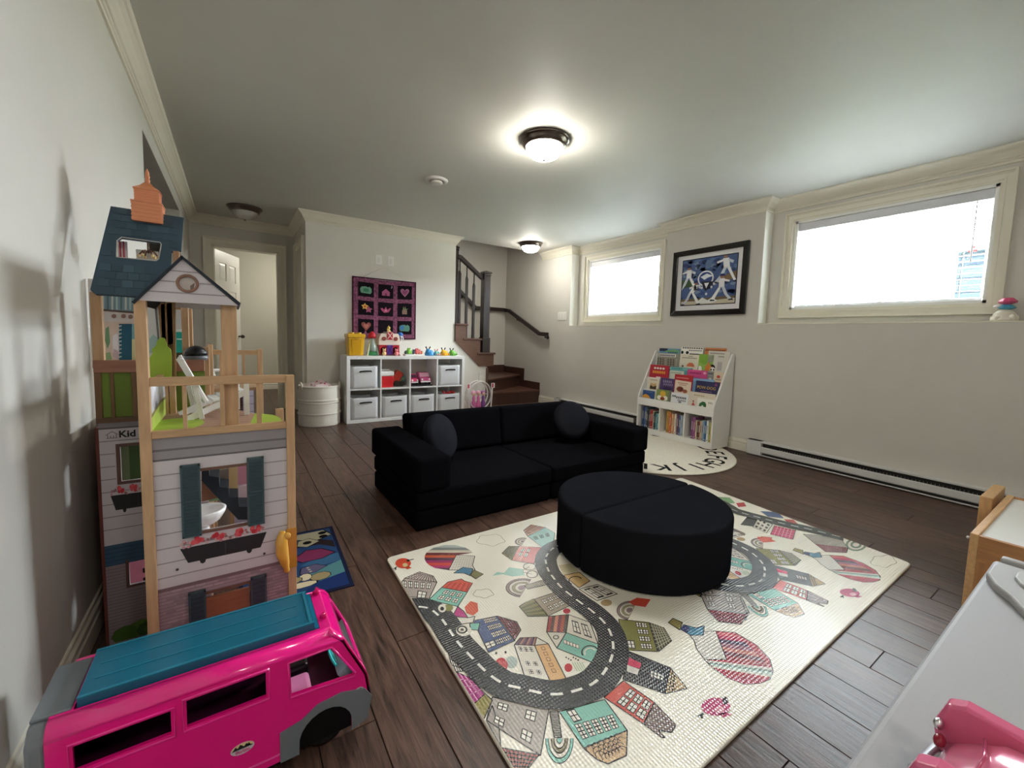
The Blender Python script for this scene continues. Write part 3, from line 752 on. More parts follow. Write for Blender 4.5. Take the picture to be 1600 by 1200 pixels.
apps = {(0, 2): [(blob, GRN), ([(x * .5, z * .5 - .02) for x, z in blob], S(70, 130, 96))],
        (1, 2): [([(-.26, -.30), (.26, -.30), (.26, -.02), (0, .20), (-.26, -.02)], PKS), ([(-.06, -.30), (.06, -.30), (.06, -.12), (-.06, -.12)], S(120, 60, 90)), ([(.34, .24), (.40, .30), (.42, .42), (.38, .46), (.38, .34)], S(210, 210, 220))],
        (2, 2): [(heart, S(168, 112, 136)), ([(x * .6, z * .6) for x, z in heart], S(150, 80, 116))],
        (0, 1): [(star(.16, -.10, .26, .14, 5), S(170, 90, 118)), (star(-.08, .10, .24, .14, 5), S(226, 178, 92)), (circ(-.08, .10, .07, n=8), S(190, 80, 60))],
        (1, 1): [([(-.36, .06), (-.24, .10), (-.12, -.02), (0, .20), (.10, -.02), (.26, .12), (.36, .10), (.20, -.20), (-.10, -.26), (-.26, -.12)], S(182, 84, 120)), ([(-.10, -.16), (0, .06), (.12, -.14)], S(220, 150, 170))],
        (2, 1): [([(-.18, -.30), (.16, -.30), (.16, 0), (.0, .06), (-.18, 0)], S(150, 124, 104)), ([(-.14, .0), (-.12, .30), (-.02, .10), (.02, .32), (.08, .10), (.26, .12), (.10, .02)], S(120, 128, 96))],
        (0, 0): [(heart, S(150, 90, 84)), ([(x * .55, z * .55) for x, z in heart], S(190, 120, 110))],
        (1, 0): [(star(0, -.05, .26, .14, 6), S(130, 80, 100))],
        (2, 0): [(blob, S(92, 138, 120)), ([(-.34, .0), (-.20, .18), (-.04, .10), (-.10, -.16), (-.30, -.16)], S(72, 120, 180))]}
for ci in range(3):
    for ri in range(3):
        u0 = 0.085 + ci * 0.305; v0 = 0.085 + ri * 0.305; s = 0.235
        pm_ = MB().prism([qs(u0, v0, .0125), qs(u0 + s, v0, .0125), qs(u0 + s, v0 + s, .0125), qs(u0, v0 + s, .0125)], (0, -0.002, 0), S(26, 20, 26))
        p_ = pm_.build('patch', PM, q)
        z = MB()
        for k, (pl, c) in enumerate(apps[(ci, ri)]):
            z.prism([qs(u0 + s * (.5 + x), v0 + s * (.5 + y), .0148 + k * .0012) for x, y in pl], (0, -0.0015, 0), c)
        z.build('applique', PM, p_)
MB().tube([(qx0 + .1, YB - 0.012, qz1 - 0.01), (1.575, YB - 0.006, 1.855), (qx1 - .08, YB - 0.012, qz1 - 0.02)], 0.0022, S(214, 208, 192), 5).build('hanging_cord', CANV, q)

# ---------------------------------------------------------------- black play sofa
KB = S(16, 16, 19)
so = thing('play_sofa', 'low black velvet foam sofa of stacked cushions facing the play mat', 'sofa', (1.67, 2.4, 0))
for x0, x1 in ((0.768, 1.664), (1.670, 2.568)):
    MB().box(x0, x1, 2.01, 2.79, 0.0, 0.112, KB).build('base_cushion', VELV, so, bevel=0.018, seg=3)
    MB().box(x0, x1, 2.0, 2.80, 0.114, 0.214, KB).build('seat_cushion', VELV, so, bevel=0.018, seg=3)
for x0, x1 in ((0.762, 0.958), (2.378, 2.572)):
    MB().box(x0, x1, 1.985, 2.845, 0.216, 0.392, KB).build('armrest', VELV, so, bevel=0.022, seg=3)
for x0, x1 in ((0.962, 1.672), (1.676, 2.374)):
    tilt = Matrix.Rotation(R(-9), 3, 'X')
    MB().obox(((x0 + x1) / 2, 2.715, 0.352), (x1 - x0) / 2, 0.085, 0.142, tilt, KB).build('back_cushion', VELV, so, bevel=0.022, seg=3)
def disc(c, nrm, r, th, label):
    n = Vector(nrm).normalized(); q = n.to_track_quat('Z', 'Y').to_matrix(); h = th / 2
    prof = [(0, -h), (r - .03, -h), (r - .012, -h * .8), (r, -h * .45), (r + .002, -h * .30), (r, 0), (r + .002, h * .30), (r, h * .45), (r - .012, h * .8), (r - .03, h), (0, h)]
    o = MB().lathe(c, prof, S(32, 33, 38), n=40, m=q).build('round_cushion', VELV)
    tag(o, label, 'cushion', 'round black cushions')
disc((1.105, 2.475, 0.372), (0.50, -0.78, 0.36), 0.150, 0.085, 'round black cushion leaning in the left corner of the sofa')
disc((2.235, 2.475, 0.385), (-0.22, -0.86, 0.46), 0.152, 0.085, 'round black cushion leaning in the right corner of the sofa')

# round ottoman: two half discs on the play mat
OC = Vector((1.644, 1.294)); OR = 0.402; OH = 0.272; MZ = 0.0165
pa, pb = at(905, 812, 'z', OH), at(1075, 762, 'z', OH)
sd = Vector((pb.x - pa.x, pb.y - pa.y)).normalized(); sa = math.degrees(math.atan2(sd.y, sd.x))
ot = thing('round_ottoman', 'low round black velvet ottoman of two half cushions on the play mat', 'ottoman', (OC.x, OC.y, MZ))
for k in (0, 1):
    nn = Vector((-sd.y, sd.x)) * (0.002 if k == 0 else -0.002)
    pl = [(OC.x + nn.x + OR * math.cos(R(sa + 180 * k + 180 * i / 40)), OC.y + nn.y + OR * math.sin(R(sa + 180 * k + 180 * i / 40)), MZ) for i in range(41)]
    o = MB().prism(pl, (0, 0, OH - MZ), S(27, 28, 32), smooth=True).build('half_cushion', VELV, ot, bevel=0.016, seg=3)

# ---------------------------------------------------------------- round alphabet rug
RC = Vector((3.275, 2.585)); RR = 0.798
rg = thing('alphabet_rug', 'round cream rug with black letters around its edge under the bookcase', 'rug', (RC.x, RC.y, 0))
MB().lathe((RC.x, RC.y, 0.0005), [(0, 0), (RR - .006, 0), (RR, 0.004), (RR - .004, 0.009), (RR - .02, 0.011), (0, 0.011)], S(232, 226, 212), n=72).build('pile', PILE, rg)
m = MB()
def rl3(ang, r, u, v):
    a = R(ang); rad = Vector((math.cos(a), math.sin(a))); tan = Vector((math.sin(a), -math.cos(a)))   # clockwise
    p = RC + rad * (r + v) + tan * u
    return (p.x, p.y, 0.0122)
seq = 'ABCDEFGHIJKLMNOPQRSTUVWXYZ'
pk = at(1032, 728, 'z', 0.012); ak = math.degrees(math.atan2(pk.y - RC.y, pk.x - RC.x)); ph = at(1098, 726, 'z', 0.012); ah = math.degrees(math.atan2(ph.y - RC.y, ph.x - RC.x))
stp = (ah - ak) / 3.0
for i, ch in enumerate(seq):
    ang = ak + (10 - i) * 13.85; m = MB()
    text_mesh(m, ch, lambda u, v, g=ang: rl3(g, 0.632, u, v), 0.225, S(26, 25, 25), bold=0.003)
    m.build('letter', PILE, rg, recalc=False)

# ---------------------------------------------------------------- printed play mat
MQ = [Vector((0.522, 0.497)), Vector((2.674, 0.522)), Vector((2.798, 1.846)), Vector((0.556, 1.824))]
pmx = thing('play_mat', 'large cream foam play mat printed with roads, houses and balloons', 'mat', (1.64, 1.17, 0))
FOAM = mat('embossed_foam', 0.27, 0.7, bump=0.0, coat=0.25)
FOAM.node_tree.nodes['Principled BSDF'].inputs['Coat Roughness'].default_value = 0.24
nt = FOAM.node_tree; N = nt.nodes; Lk = nt.links
tc = N.new('ShaderNodeTexCoord'); w1 = N.new('ShaderNodeTexWave'); w2 = N.new('ShaderNodeTexWave')
for w_, d_ in ((w1, 'X'), (w2, 'Y')):
    w_.bands_direction = d_; w_.inputs['Scale'].default_value = 32; Lk.new(tc.outputs['Object'], w_.inputs['Vector'])
ad = N.new('ShaderNodeMath'); ad.operation = 'ADD'; Lk.new(w1.outputs['Fac'], ad.inputs[0]); Lk.new(w2.outputs['Fac'], ad.inputs[1])
bp = N.new('ShaderNodeBump'); bp.inputs['Strength'].default_value = 0.32; bp.inputs['Distance'].default_value = 0.003
Lk.new(ad.outputs[0], bp.inputs['Height']); Lk.new(bp.outputs[0], N['Principled BSDF'].inputs['Normal'])
def rounded(q, r=0.03, n=5):
    out = []
    for i in range(len(q)):
        p = q[i]; a = (q[i - 1] - p).normalized(); b = (q[(i + 1) % len(q)] - p).normalized()
        for k in range(n + 1):
            t = k / n; out.append(p + a * r * (1 - t) ** 2 + b * r * t ** 2)
    return out
MATC = S(242, 237, 222)
MB().prism([(p.x, p.y, 0.0005) for p in rounded(MQ)], (0, 0, 0.0125), MATC).build('foam_slab', FOAM, pmx, bevel=0.004)
pr = MB()
def clip(pts):
    out = [Vector(p) for p in pts]
    for i in range(4):
        a, b = MQ[i], MQ[(i + 1) % 4]; e = (b - a).normalized(); nn = Vector((-e.y, e.x)); src = out; out = []
        for j in range(len(src)):
            p, q_ = src[j - 1], src[j]; dp, dq = (p - a).dot(nn) - .004, (q_ - a).dot(nn) - .004
            if dp * dq < 0: out.append(p + (q_ - p) * (dp / (dp - dq)))
            if dq >= 0: out.append(q_)
        if len(out) < 3: return []
    return out
SHIFT = [Vector((0, 0))]; CNT = [0]
def pg(pts, col, k):
    for s_ in SHIFT:
        c = clip([p + s_ for p in pts])
        if len(c) >= 3: pr.poly([(p.x, p.y, 0.0133 + 0.00005 * k + 6e-6 * CNT[0]) for p in c], col)
def ln(a, b, w, col, k):
    d = (b - a)
    if d.length < 1e-6: return
    d.normalize(); nn = Vector((-d.y, d.x)) * w / 2
    pg([a - nn, b - nn, b + nn, a + nn], col, k)
INK = S(48, 46, 46)
def G(px, py):
    p = at(px, py, 'z', 0.0133); return Vector((p.x, p.y))
A_ = lambda x, y: G(590 + x / 3.75, 750 + y / 3.75)
B_ = lambda x, y: G(700 + x / 2.963, 900 + y / 2.963)
C_ = lambda x, y: G(1040 + x / 4.0, 740 + y / 4.0)
def P(fn, pts, col, k=2, ol=0.0035):
    CNT[0] += 1
    v = [fn(*p) for p in pts]; pg(v, col, k)
    if ol:
        for i in range(len(v)): ln(v[i - 1], v[i], ol, INK, k + 1)
def bil(q, u, v): return (q[0] * (1 - u) + q[1] * u) * (1 - v) + (q[3] * (1 - u) + q[2] * u) * v
def wins(fn, quad, us, vs, w, h, col=S(236, 232, 220), k=4, frame=True, pane=True):
    q = [fn(*p) for p in quad]
    for u in us:
        for v in vs:
            c = [bil(q, u + a * w / 2, v + b * h / 2) for a, b in ((-1, -1), (1, -1), (1, 1), (-1, 1))]
            if frame: pg([bil(q, u + a * w * .64, v + b * h * .64) for a, b in ((-1, -1), (1, -1), (1, 1), (-1, 1))], INK, k)
            pg(c, col, k + 1)
            if pane:
                ln((c[0] + c[1]) / 2, (c[2] + c[3]) / 2, 0.003, INK, k + 2); ln((c[1] + c[2]) / 2, (c[3] + c[0]) / 2, 0.003, INK, k + 2)
def stripes(fn, quad, cols, k=3, n=None):
    q = [fn(*p) for p in quad]; n = len(cols)
    for i, c in enumerate(cols):
        pg([bil(q, i / n, 0), bil(q, (i + 1) / n, 0), bil(q, (i + 1) / n, 1), bil(q, i / n, 1)], c, k)
def hatch(fn, quad, nu, nv, k=4, w=0.0028, col=INK):
    q = [fn(*p) for p in quad]
    for i in range(1, nu): ln(bil(q, i / nu, 0), bil(q, i / nu, 1), w, col, k)
    for i in range(1, nv): ln(bil(q, 0, i / nv), bil(q, 1, i / nv), w, col, k)
def ring(fn, cx, cy, rx, ry, col, k, a0=0, a1=360, wpx=6, n=20):
    o = circ(cx, cy, rx, ry, n, a0, a1); i = circ(cx, cy, rx - wpx, ry - wpx * ry / rx, n, a0, a1)
    m_ = len(o) if a1 - a0 >= 360 else len(o) - 1
    for j in range(m_):
        j2 = (j + 1) % len(o); pg([fn(*o[j]), fn(*o[j2]), fn(*i[j2]), fn(*i[j])], col, k)
def cloud(fn, cx, cy, rx, ry):
    p = [fn(cx + rx * (1 + .09 * math.sin(5 * t)) * math.cos(t), cy + ry * (1 + .14 * math.sin(5 * t + 1)) * math.sin(t)) for t in [i * math.pi / 15 for i in range(30)]]
    for i in range(30): ln(p[i - 1], p[i], 0.003, S(170, 164, 150), 2)
BAND = [S(176, 184, 178), S(128, 132, 128), S(206, 196, 176), S(112, 50, 56), S(196, 92, 60), S(84, 44, 70), S(150, 36, 92), S(206, 66, 56), S(176, 40, 100), S(88, 54, 80)]
def road(pts, w=None, dash=True):
    pts = [Vector(p) for p in pts]; f = []
    for i in range(len(pts) - 1):                                        # Catmull-Rom
        p0, p1, p2, p3 = pts[max(i - 1, 0)], pts[i], pts[i + 1], pts[min(i + 2, len(pts) - 1)]
        for j in range(5):
            t = j / 5; f.append(0.5 * (2 * p1 + (p2 - p0) * t + (2 * p0 - 5 * p1 + 4 * p2 - p3) * t * t + (3 * p1 - p0 - 3 * p2 + p3) * t ** 3))
    f.append(pts[-1]); w = w or RW; L, Rr = [], []
    for i in range(len(f)):
        d = (f[min(i + 1, len(f) - 1)] - f[max(i - 1, 0)]).normalized(); nn = Vector((-d.y, d.x)) * w / 2
        L.append(f[i] + nn); Rr.append(f[i] - nn)
    for i in range(len(f) - 1): pg([L[i], L[i + 1], Rr[i + 1], Rr[i]], S(50, 52, 56), 34)
    s = 0.0; step = 0.062; on = 0.036; i = 0; acc = 0.0
    for i in range(len(f) - 1):
        a, b = f[i], f[i + 1]; l = (b - a).length; t = 0.0
        while t < l - 1e-6:
            ph_ = acc % step; e = min((on - ph_) if ph_ < on else (step - ph_), l - t)
            if ph_ < on: ln(a + (b - a) * (t / l), a + (b - a) * ((t + e) / l), 0.0085, S(232, 230, 222), 36)
            t += e + 1e-7; acc += e + 1e-7
RW = (G(933, 1008) - G(980, 1008)).length * 0.98
PER = Vector((1.006, 0.010))
RED, TEAL, GREY, OLIV, TAN, MAROON = S(204, 84, 72), S(136, 196, 180), S(176, 168, 158), S(134, 132, 74), S(226, 182, 132), S(138, 48, 58)
PALE = S(226, 220, 206)
# first half of the pattern, drawn where the photograph shows it, then repeated one period to the right
SHIFT = [Vector((0, 0)), PER]
road([G(*p) for p in [(628, 949), (644.7, 947.9), (670, 951.3), (688.7, 966), (702, 984.7), (718, 1007.3), (739.3, 1030), (760.7, 1051.3), (786, 1068.7), (811.4, 1075.5), (862, 1085.6), (902.5, 1078.9), (932.9, 1063.7), (953, 1035), (958, 1008), (949.7, 981), (929.5, 959), (902.5, 938.8), (878.9, 920), (866, 905), (856.7, 891.3), (852.7, 875.3), (856.7, 864.7), (866, 856), (885, 848), (920, 838)]])
# olive, black, red, teal houses fanning off the outside of the loop
P(B_, [(790, 200), (930, 215), (970, 350), (815, 342)], OLIV, 4); P(B_, [(930, 215), (1000, 240), (1035, 300), (975, 350)], S(92, 92, 76), 4)
hatch(B_, [(930, 215), (1000, 240), (1035, 300), (972, 350)], 6, 8, 6, col=S(190, 186, 160)); wins(B_, [(860, 210), (925, 215), (955, 345), (890, 342)], (.3, .7), (.12, .37, .62, .87), .3, .14, k=6)
wins(B_, [(790, 200), (930, 215), (970, 350), (815, 342)], (.25,), (.82,), .18, .2, k=6)
P(B_, [(828, 345), (1030, 425), (1005, 545), (810, 480)], S(56, 56, 58), 4); P(B_, [(1030, 425), (1107, 520), (1005, 545)], S(196, 170, 130), 4); hatch(B_, [(1030, 425), (1060, 462), (1055, 535), (1005, 545)], 3, 7, 6)
P(B_, [(838, 378), (895, 405), (888, 430), (832, 412)], S(206, 56, 92), 6, 0); P(B_, [(830, 412), (886, 432), (876, 458), (828, 442)], S(214, 208, 200), 6, 0)
wins(B_, [(935, 435), (1000, 460), (995, 485), (935, 465)], (.15, .4, .65, .9), (.25, .75), .16, .34, k=6, pane=False)
P(B_, [(812, 485), (955, 585), (905, 685), (722, 562)], RED, 4); P(B_, [(955, 585), (1055, 690), (1035, 725), (975, 715), (1005, 748), (990, 748), (905, 685)], S(132, 112, 106), 4)
stripes(B_, [(955, 585), (905, 685), (1030, 722), (1052, 692)], [S(132, 112, 106), S(110, 92, 88)] * 3, 5); wins(B_, [(812, 485), (955, 585), (905, 685), (722, 562)], (.38, .62, .86), (.28, .7), .16, .30, k=6)
P(B_, [(515, 628), (725, 572), (830, 715), (628, 798)], TEAL, 4); P(B_, [(628, 798), (830, 715), (826, 832), (740, 870), (690, 850)], S(206, 172, 132), 4)
for i in range(6):
    for j in range(4):
        q = bil([B_(640, 800), B_(822, 728), B_(820, 825), B_(742, 862)], (i + .5 * (j % 2) + .4) / 6.6, (j + .5) / 4.4)
        rr_ = 0.012; v = [q + Vector((rr_ * math.cos(t * math.pi / 5), rr_ * math.sin(t * math.pi / 5))) for t in range(10)]
        for t in range(1, 6): ln(v[t - 1], v[t], 0.002, INK, 6)
wins(B_, [(580, 690), (765, 640), (795, 700), (620, 758)], (.1, .3, .5, .7, .9), (.25, .75), .13, .42, k=6); wins(B_, [(515, 628), (725, 572), (830, 715), (628, 798)], (.22,), (.2,), .14, .28, k=6)
# grey house at the bottom, rainbow trees
P(B_, [(205, 560), (468, 612), (428, 832), (178, 668)], S(170, 162, 154), 3); P(B_, [(245, 795), (422, 828), (360, 905), (282, 905), (250, 830)], S(150, 58, 60), 3)
hatch(B_, [(245, 795), (422, 828), (370, 900), (282, 900)], 9, 5, 5); wins(B_, [(205, 560), (468, 612), (428, 832), (178, 668)], (.22, .72), (.28, .78), .15, .20, k=5)
P(B_, [(205, 600), (178, 668), (222, 750), (245, 795), (236, 700)], S(168, 160, 152), 3)
for i, c in enumerate((TEAL, PALE, S(128, 120, 92), PALE, TEAL)): pg([B_(*p) for p in circ(516, 752, 66 - i * 13, 118 - i * 23, 16, 0, 180)], INK, 3 + i * 2 if i == 0 else 3 + i); pg([B_(*p) for p in circ(516, 752, 63 - i * 13, 113 - i * 23, 16, 0, 180)], c, 4 + i)
P(B_, [(470, 628), (510, 625), (526, 748), (492, 748)], S(196, 190, 176), 4); hatch(B_, [(470, 628), (510, 625), (526, 748), (492, 748)], 1, 16, 6)
P(B_, [(30, 442), (100, 470), (172, 545), (120, 592), (60, 520)], S(168, 60, 126), 4); hatch(B_, [(30, 442), (100, 470), (172, 545), (120, 592)], 3, 4, 6, col=S(220, 150, 190)); P(B_, [(120, 592), (172, 545), (205, 575), (165, 665)], S(150, 140, 82), 4)
P(B_, [(0, 350), (40, 400), (70, 440), (25, 445)], S(226, 222, 214), 4); hatch(B_, [(0, 350), (40, 400), (70, 440), (25, 445)], 4, 3, 6)
# bird, second balloon
def bird(fn, cx, cy, rx, ry, col, f=1, cheek=S(226, 150, 170)):
    pg([fn(*p) for p in circ(cx, cy, rx, ry, 18)], col, 4); pg([fn(*p) for p in circ(cx + f * rx * .25, cy + ry * .35, rx * .35, ry * .4, 10)], cheek, 5)
    pg([fn(cx + f * rx * .7, cy + ry * .6), fn(cx + f * rx * 1.1, cy + ry * .9), fn(cx + f * rx * .5, cy + ry * 1.2), fn(cx + f * rx * .2, cy + ry * .8)], col, 4)
    ln(fn(cx - f * rx * .8, cy + ry * .7), fn(cx - f * rx * 1.2, cy + ry * 1.1), .005, INK, 4); ln(fn(cx - f * rx * .95, cy + ry * .85), fn(cx - f * rx * .95, cy + ry * 1.3), .005, INK, 4)
bird(B_, 1240, 605, 68, 42, S(196, 72, 118)); pg([B_(*p) for p in circ(1283, 578, 14, 20, 8)], S(70, 60, 66), 5)
P(B_, [(1115, 268), (1160, 258), (1240, 255), (1262, 310), (1290, 385), (1188, 388), (1150, 335), (1140, 300)], S(214, 208, 198), 3)
bal = [(1240, 255), (1330, 262), (1430, 320), (1490, 385), (1505, 440), (1490, 478), (1440, 497), (1370, 500), (1290, 470), (1225, 425), (1188, 388), (1290, 386)]
P(B_, bal, S(176, 60, 72), 3)
L0, R0 = (1240, 255), (1290, 386)
edge = [(1240, 255), (1330, 262), (1430, 320), (1490, 385), (1505, 440)]
stripes(B_, [(1240, 257), (1290, 386), (1495, 425), (1330, 264)], [S(206, 88, 96), S(184, 48, 84), S(84, 52, 84), S(150, 86, 104), S(196, 112, 100), S(116, 56, 66), S(160, 60, 66)], 4)
stripes(B_, [(1190, 389), (1230, 425), (1500, 470), (1498, 425)], [S(206, 200, 190), S(128, 146, 138), S(180, 200, 190), S(206, 200, 190)], 5); P(B_, [(1290, 470), (1370, 500), (1440, 497), (1490, 478), (1380, 466)], S(176, 62, 84), 6, 0)
P(B_, [(1020, 216), (1042, 196), (1085, 215), (1072, 250)], S(120, 112, 66), 5); hatch(B_, [(1020, 216), (1042, 196), (1085, 215), (1072, 250)], 5, 1, 7, col=S(190, 176, 110))
P(B_, [(1075, 246), (1092, 226), (1150, 240), (1186, 230), (1182, 274), (1125, 276)], S(78, 132, 158), 5); P(B_, [(1075, 246), (1092, 226), (1120, 240), (1108, 266)], S(60, 66, 108), 6, 0)
# houses inside the loop
P(A_, [(800, 965), (920, 970), (1010, 1178), (868, 1170)], PALE, 4); P(A_, [(920, 970), (1000, 960), (1105, 1165), (1010, 1178)], TAN, 4); P(A_, [(920, 970), (932, 922), (1000, 960)], PALE, 4)
P(A_, [(802, 965), (835, 925), (932, 922), (920, 970)], S(120, 82, 96), 4); stripes(A_, [(802, 965), (920, 970), (932, 922), (835, 925)], [S(120, 82, 96), S(84, 60, 84), S(166, 120, 110)] * 3, 5)
wins(A_, [(800, 965), (920, 970), (1010, 1178), (868, 1170)], (.25, .5, .75), (.13,), .13, .11, k=5); wins(A_, [(800, 965), (920, 970), (1010, 1178), (868, 1170)], (.35, .68), (.55, .78), .14, .09, k=5); wins(A_, [(920, 970), (1000, 960), (1105, 1165), (1010, 1178)], (.5,), (.12, .28, .44, .6, .76), .2, .08, TAN, 5, pane=False)
P(A_, [(1105, 895), (1120, 790), (1245, 835), (1292, 962)], PALE, 4); P(A_, [(1003, 800), (1120, 788), (1105, 895), (990, 890)], S(150, 72, 66), 4); stripes(A_, [(1003, 800), (1120, 788), (1105, 895), (990, 890)], [S(176, 70, 70), S(98, 66, 62), S(206, 130, 104), S(128, 60, 76), S(176, 80, 66), S(90, 70, 66)], 5)
P(A_, [(1105, 895), (1292, 962), (1290, 1060), (1255, 1068), (1050, 985)], TEAL, 4); P(A_, [(990, 890), (1105, 895), (1050, 985)], PALE, 4); ring(A_, 1045, 922, 18, 13, INK, 6); ring(A_, 1245, 1010, 52, 42, INK, 6, 150, 330, 8); ring(A_, 1245, 1012, 36, 30, PALE, 6, 150, 330, 8)
wins(A_, [(1128, 815), (1235, 850), (1268, 935), (1140, 890)], (.25, .75), (.5,), .28, .72, k=5); wins(A_, [(1090, 935), (1180, 968), (1180, 990), (1090, 958)], (.1, .3, .5, .7, .9), (.5,), .16, .8, k=5, pane=False)
P(A_, [(560, 825), (700, 797), (805, 942), (650, 1012)], S(74, 90, 132), 4); P(A_, [(700, 797), (815, 830), (840, 880), (800, 942)], S(142, 48, 66), 4); hatch(A_, [(700, 797), (815, 830), (838, 880), (800, 942)], 6, 8, 6)
wins(A_, [(615, 815), (690, 800), (790, 935), (700, 970)], (.14, .38, .62, .86), (.1, .37, .64, .9), .16, .15, k=6); wins(A_, [(560, 825), (700, 797), (805, 942), (650, 1012)], (.18,), (.82,), .3, .14, k=6)
pg([A_(*p) for p in circ(725, 1085, 38, 44, 12)], S(190, 52, 62), 4); pg([A_(*p) for p in circ(785, 1068, 36, 36, 12)], S(176, 186, 178), 3); hatch(A_, [(692, 1060), (760, 1060), (755, 1120), (700, 1120)], 6, 6, 5, col=S(226, 120, 120))
for x, y in ((695, 1015), (750, 1010)): pg([A_(*p) for p in circ(x, y, 7, 9, 6)], INK, 4)
pg([A_(*p) for p in circ(1118, 1100, 24, 26, 10)], S(196, 52, 66), 4); pg([A_(*p) for p in circ(1108, 768, 22, 16, 10)], S(196, 52, 76), 4)
for i in range(7): pg([A_(*p) for p in circ(1105 + 14 * i, 1040 + 8 * (i % 3), 5, 5, 6)], INK, 3)
for i in range(5): ln(A_(1140 + i * 14, 1068), A_(1170 + i * 14, 1120), 0.003, S(176, 196, 160), 3)
# top-left part of the pattern
bird(A_, 150, 488, 46, 30, S(214, 76, 50), cheek=S(216, 190, 140)); ln(A_(185, 470), A_(212, 464), .006, INK, 5); pg([A_(*p) for p in circ(178, 472, 9, 8, 6)], INK, 6)
for i in range(10):
    y0, y1 = 382 + i * 14.8, 382 + (i + 1) * 14.8
    xl = lambda y: 422 - 147 * math.sqrt(max(0, 1 - ((y - 455) / 75) ** 2)); xr = lambda y: min(422 + 147 * math.sqrt(max(0, 1 - ((y - 455) / 75) ** 2)), 999 if y < 440 else 462 - (y - 440) * .52)
    pg([A_(xl(y0), y0), A_(xr(y0), y0), A_(xr(y1), y1), A_(xl(y1), y1)], BAND[i], 3)
P(A_, [(462, 440), (570, 446), (556, 500), (572, 528), (415, 528)], S(218, 212, 200), 3); hatch(A_, [(462, 440), (570, 446), (560, 515), (420, 528)], 9, 6, 5, .0018, S(176, 168, 156))
P(A_, [(445, 545), (500, 512), (558, 520), (545, 562), (505, 545)], S(74, 128, 158), 5); P(A_, [(540, 555), (565, 528), (620, 552), (575, 580)], S(128, 124, 78), 5)
cloud(A_, 663, 352, 80, 32); cloud(A_, 620, 665, 58, 25)
P(A_, [(130, 612), (160, 575), (348, 598), (302, 695), (170, 682)], S(176, 162, 154), 3); P(A_, [(160, 575), (245, 538), (325, 562), (348, 600)], S(222, 206, 196), 3); hatch(A_, [(160, 575), (348, 600), (325, 562), (245, 538)], 11, 5, 5)
wins(A_, [(135, 590), (340, 605), (330, 640), (140, 628)], (.1, .28, .46, .64, .82), (.5,), .1, .85, k=5); wins(A_, [(235, 650), (290, 660), (280, 692), (230, 690)], (.5,), (.5,), .8, .9, k=5)
P(A_, [(375, 630), (525, 658), (470, 742), (300, 702)], TEAL, 4); P(A_, [(375, 630), (412, 598), (490, 580), (510, 592), (556, 605), (525, 658)], S(214, 84, 68), 4); stripes(A_, [(380, 628), (525, 655), (545, 607), (415, 598)], [S(214, 84, 68), S(186, 62, 54)] * 5, 6)
wins(A_, [(375, 630), (525, 658), (470, 742), (300, 702)], (.3, .55, .8), (.28, .68), .15, .24, k=6)
P(A_, [(443, 790), (470, 742), (505, 770), (530, 808), (450, 800)], S(190, 62, 132), 5); P(A_, [(450, 802), (530, 808), (570, 800), (560, 835), (490, 845)], PALE, 5); P(A_, [(510, 745), (545, 710), (585, 722), (590, 770), (560, 795), (520, 780)], S(216, 88, 58), 5, 0)
P(A_, [(540, 842), (600, 838), (590, 880), (545, 878)], TEAL, 4); pg([A_(*p) for p in circ(505, 885, 46, 34, 14)], PALE, 38); pg([A_(*p) for p in circ(495, 880, 32, 24, 12)], INK, 39); pg([A_(*p) for p in circ(495, 880, 22, 16, 12)], PALE, 40); pg([A_(*p) for p in circ(495, 880, 10, 8, 8)], INK, 41)
pg([A_(*p) for p in circ(415, 752, 28, 20, 12)], OLIV, 38); pg([A_(*p) for p in circ(378, 755, 24, 24, 12)], PALE, 39); pg([A_(*p) for p in circ(378, 757, 12, 12, 8)], INK, 40)
P(A_, [(915, 700), (1050, 655), (1128, 735), (1000, 798)], S(172, 160, 142), 4); P(A_, [(830, 742), (865, 718), (915, 697), (1000, 798), (880, 800)], S(142, 140, 92), 4); stripes(A_, [(915, 700), (1000, 796), (885, 798), (835, 742)], [S(142, 140, 92), S(110, 110, 72)] * 4, 5); wins(A_, [(915, 700), (1050, 655), (1128, 735), (1000, 798)], (.3, .55, .8), (.28, .7), .14, .22, k=6)
P(A_, [(830, 388), (958, 396), (915, 492), (785, 470)], S(206, 106, 98), 4); P(A_, [(728, 430), (770, 388), (830, 388), (785, 470)], S(116, 112, 74), 4); hatch(A_, [(735, 430), (785, 468), (828, 390), (772, 390)], 4, 8, 6); wins(A_, [(830, 388), (958, 396), (915, 492), (785, 470)], (.25, .5), (.25, .55), .12, .2, k=6); hatch(A_, [(830, 388), (885, 392), (840, 480), (785, 470)], 8, 2, 5, .0018, S(240, 210, 200))
P(A_, [(880, 330), (985, 280), (1038, 310), (1032, 368), (962, 392)], S(148, 196, 182), 4); P(A_, [(855, 295), (900, 262), (985, 278), (880, 330)], S(176, 120, 92), 4); hatch(A_, [(858, 296), (880, 330), (985, 278), (902, 264)], 3, 8, 6); wins(A_, [(890, 330), (1010, 300), (1030, 350), (930, 375)], (.2, .5, .8), (.35,), .15, .3, S(120, 170, 160), 6)
for (cx, cy, rx, ry) in ((850, 632, 100, 56), (850, 362, 46, 24), (1480, 765, 80, 56)):
    for i, c in enumerate((S(150, 128, 124), PALE, S(160, 150, 120), PALE, S(150, 128, 132))):
        s_ = 1 - i * .18; pg([A_(*p) for p in circ(cx, cy, rx * s_, ry * s_, 14, 100, 300) + [(cx + rx * .2, cy)]], INK, 2 + i); pg([A_(*p) for p in circ(cx, cy, rx * s_ * .96, ry * s_ * .94, 14, 100, 300) + [(cx + rx * .2, cy)]], c, 3 + i)
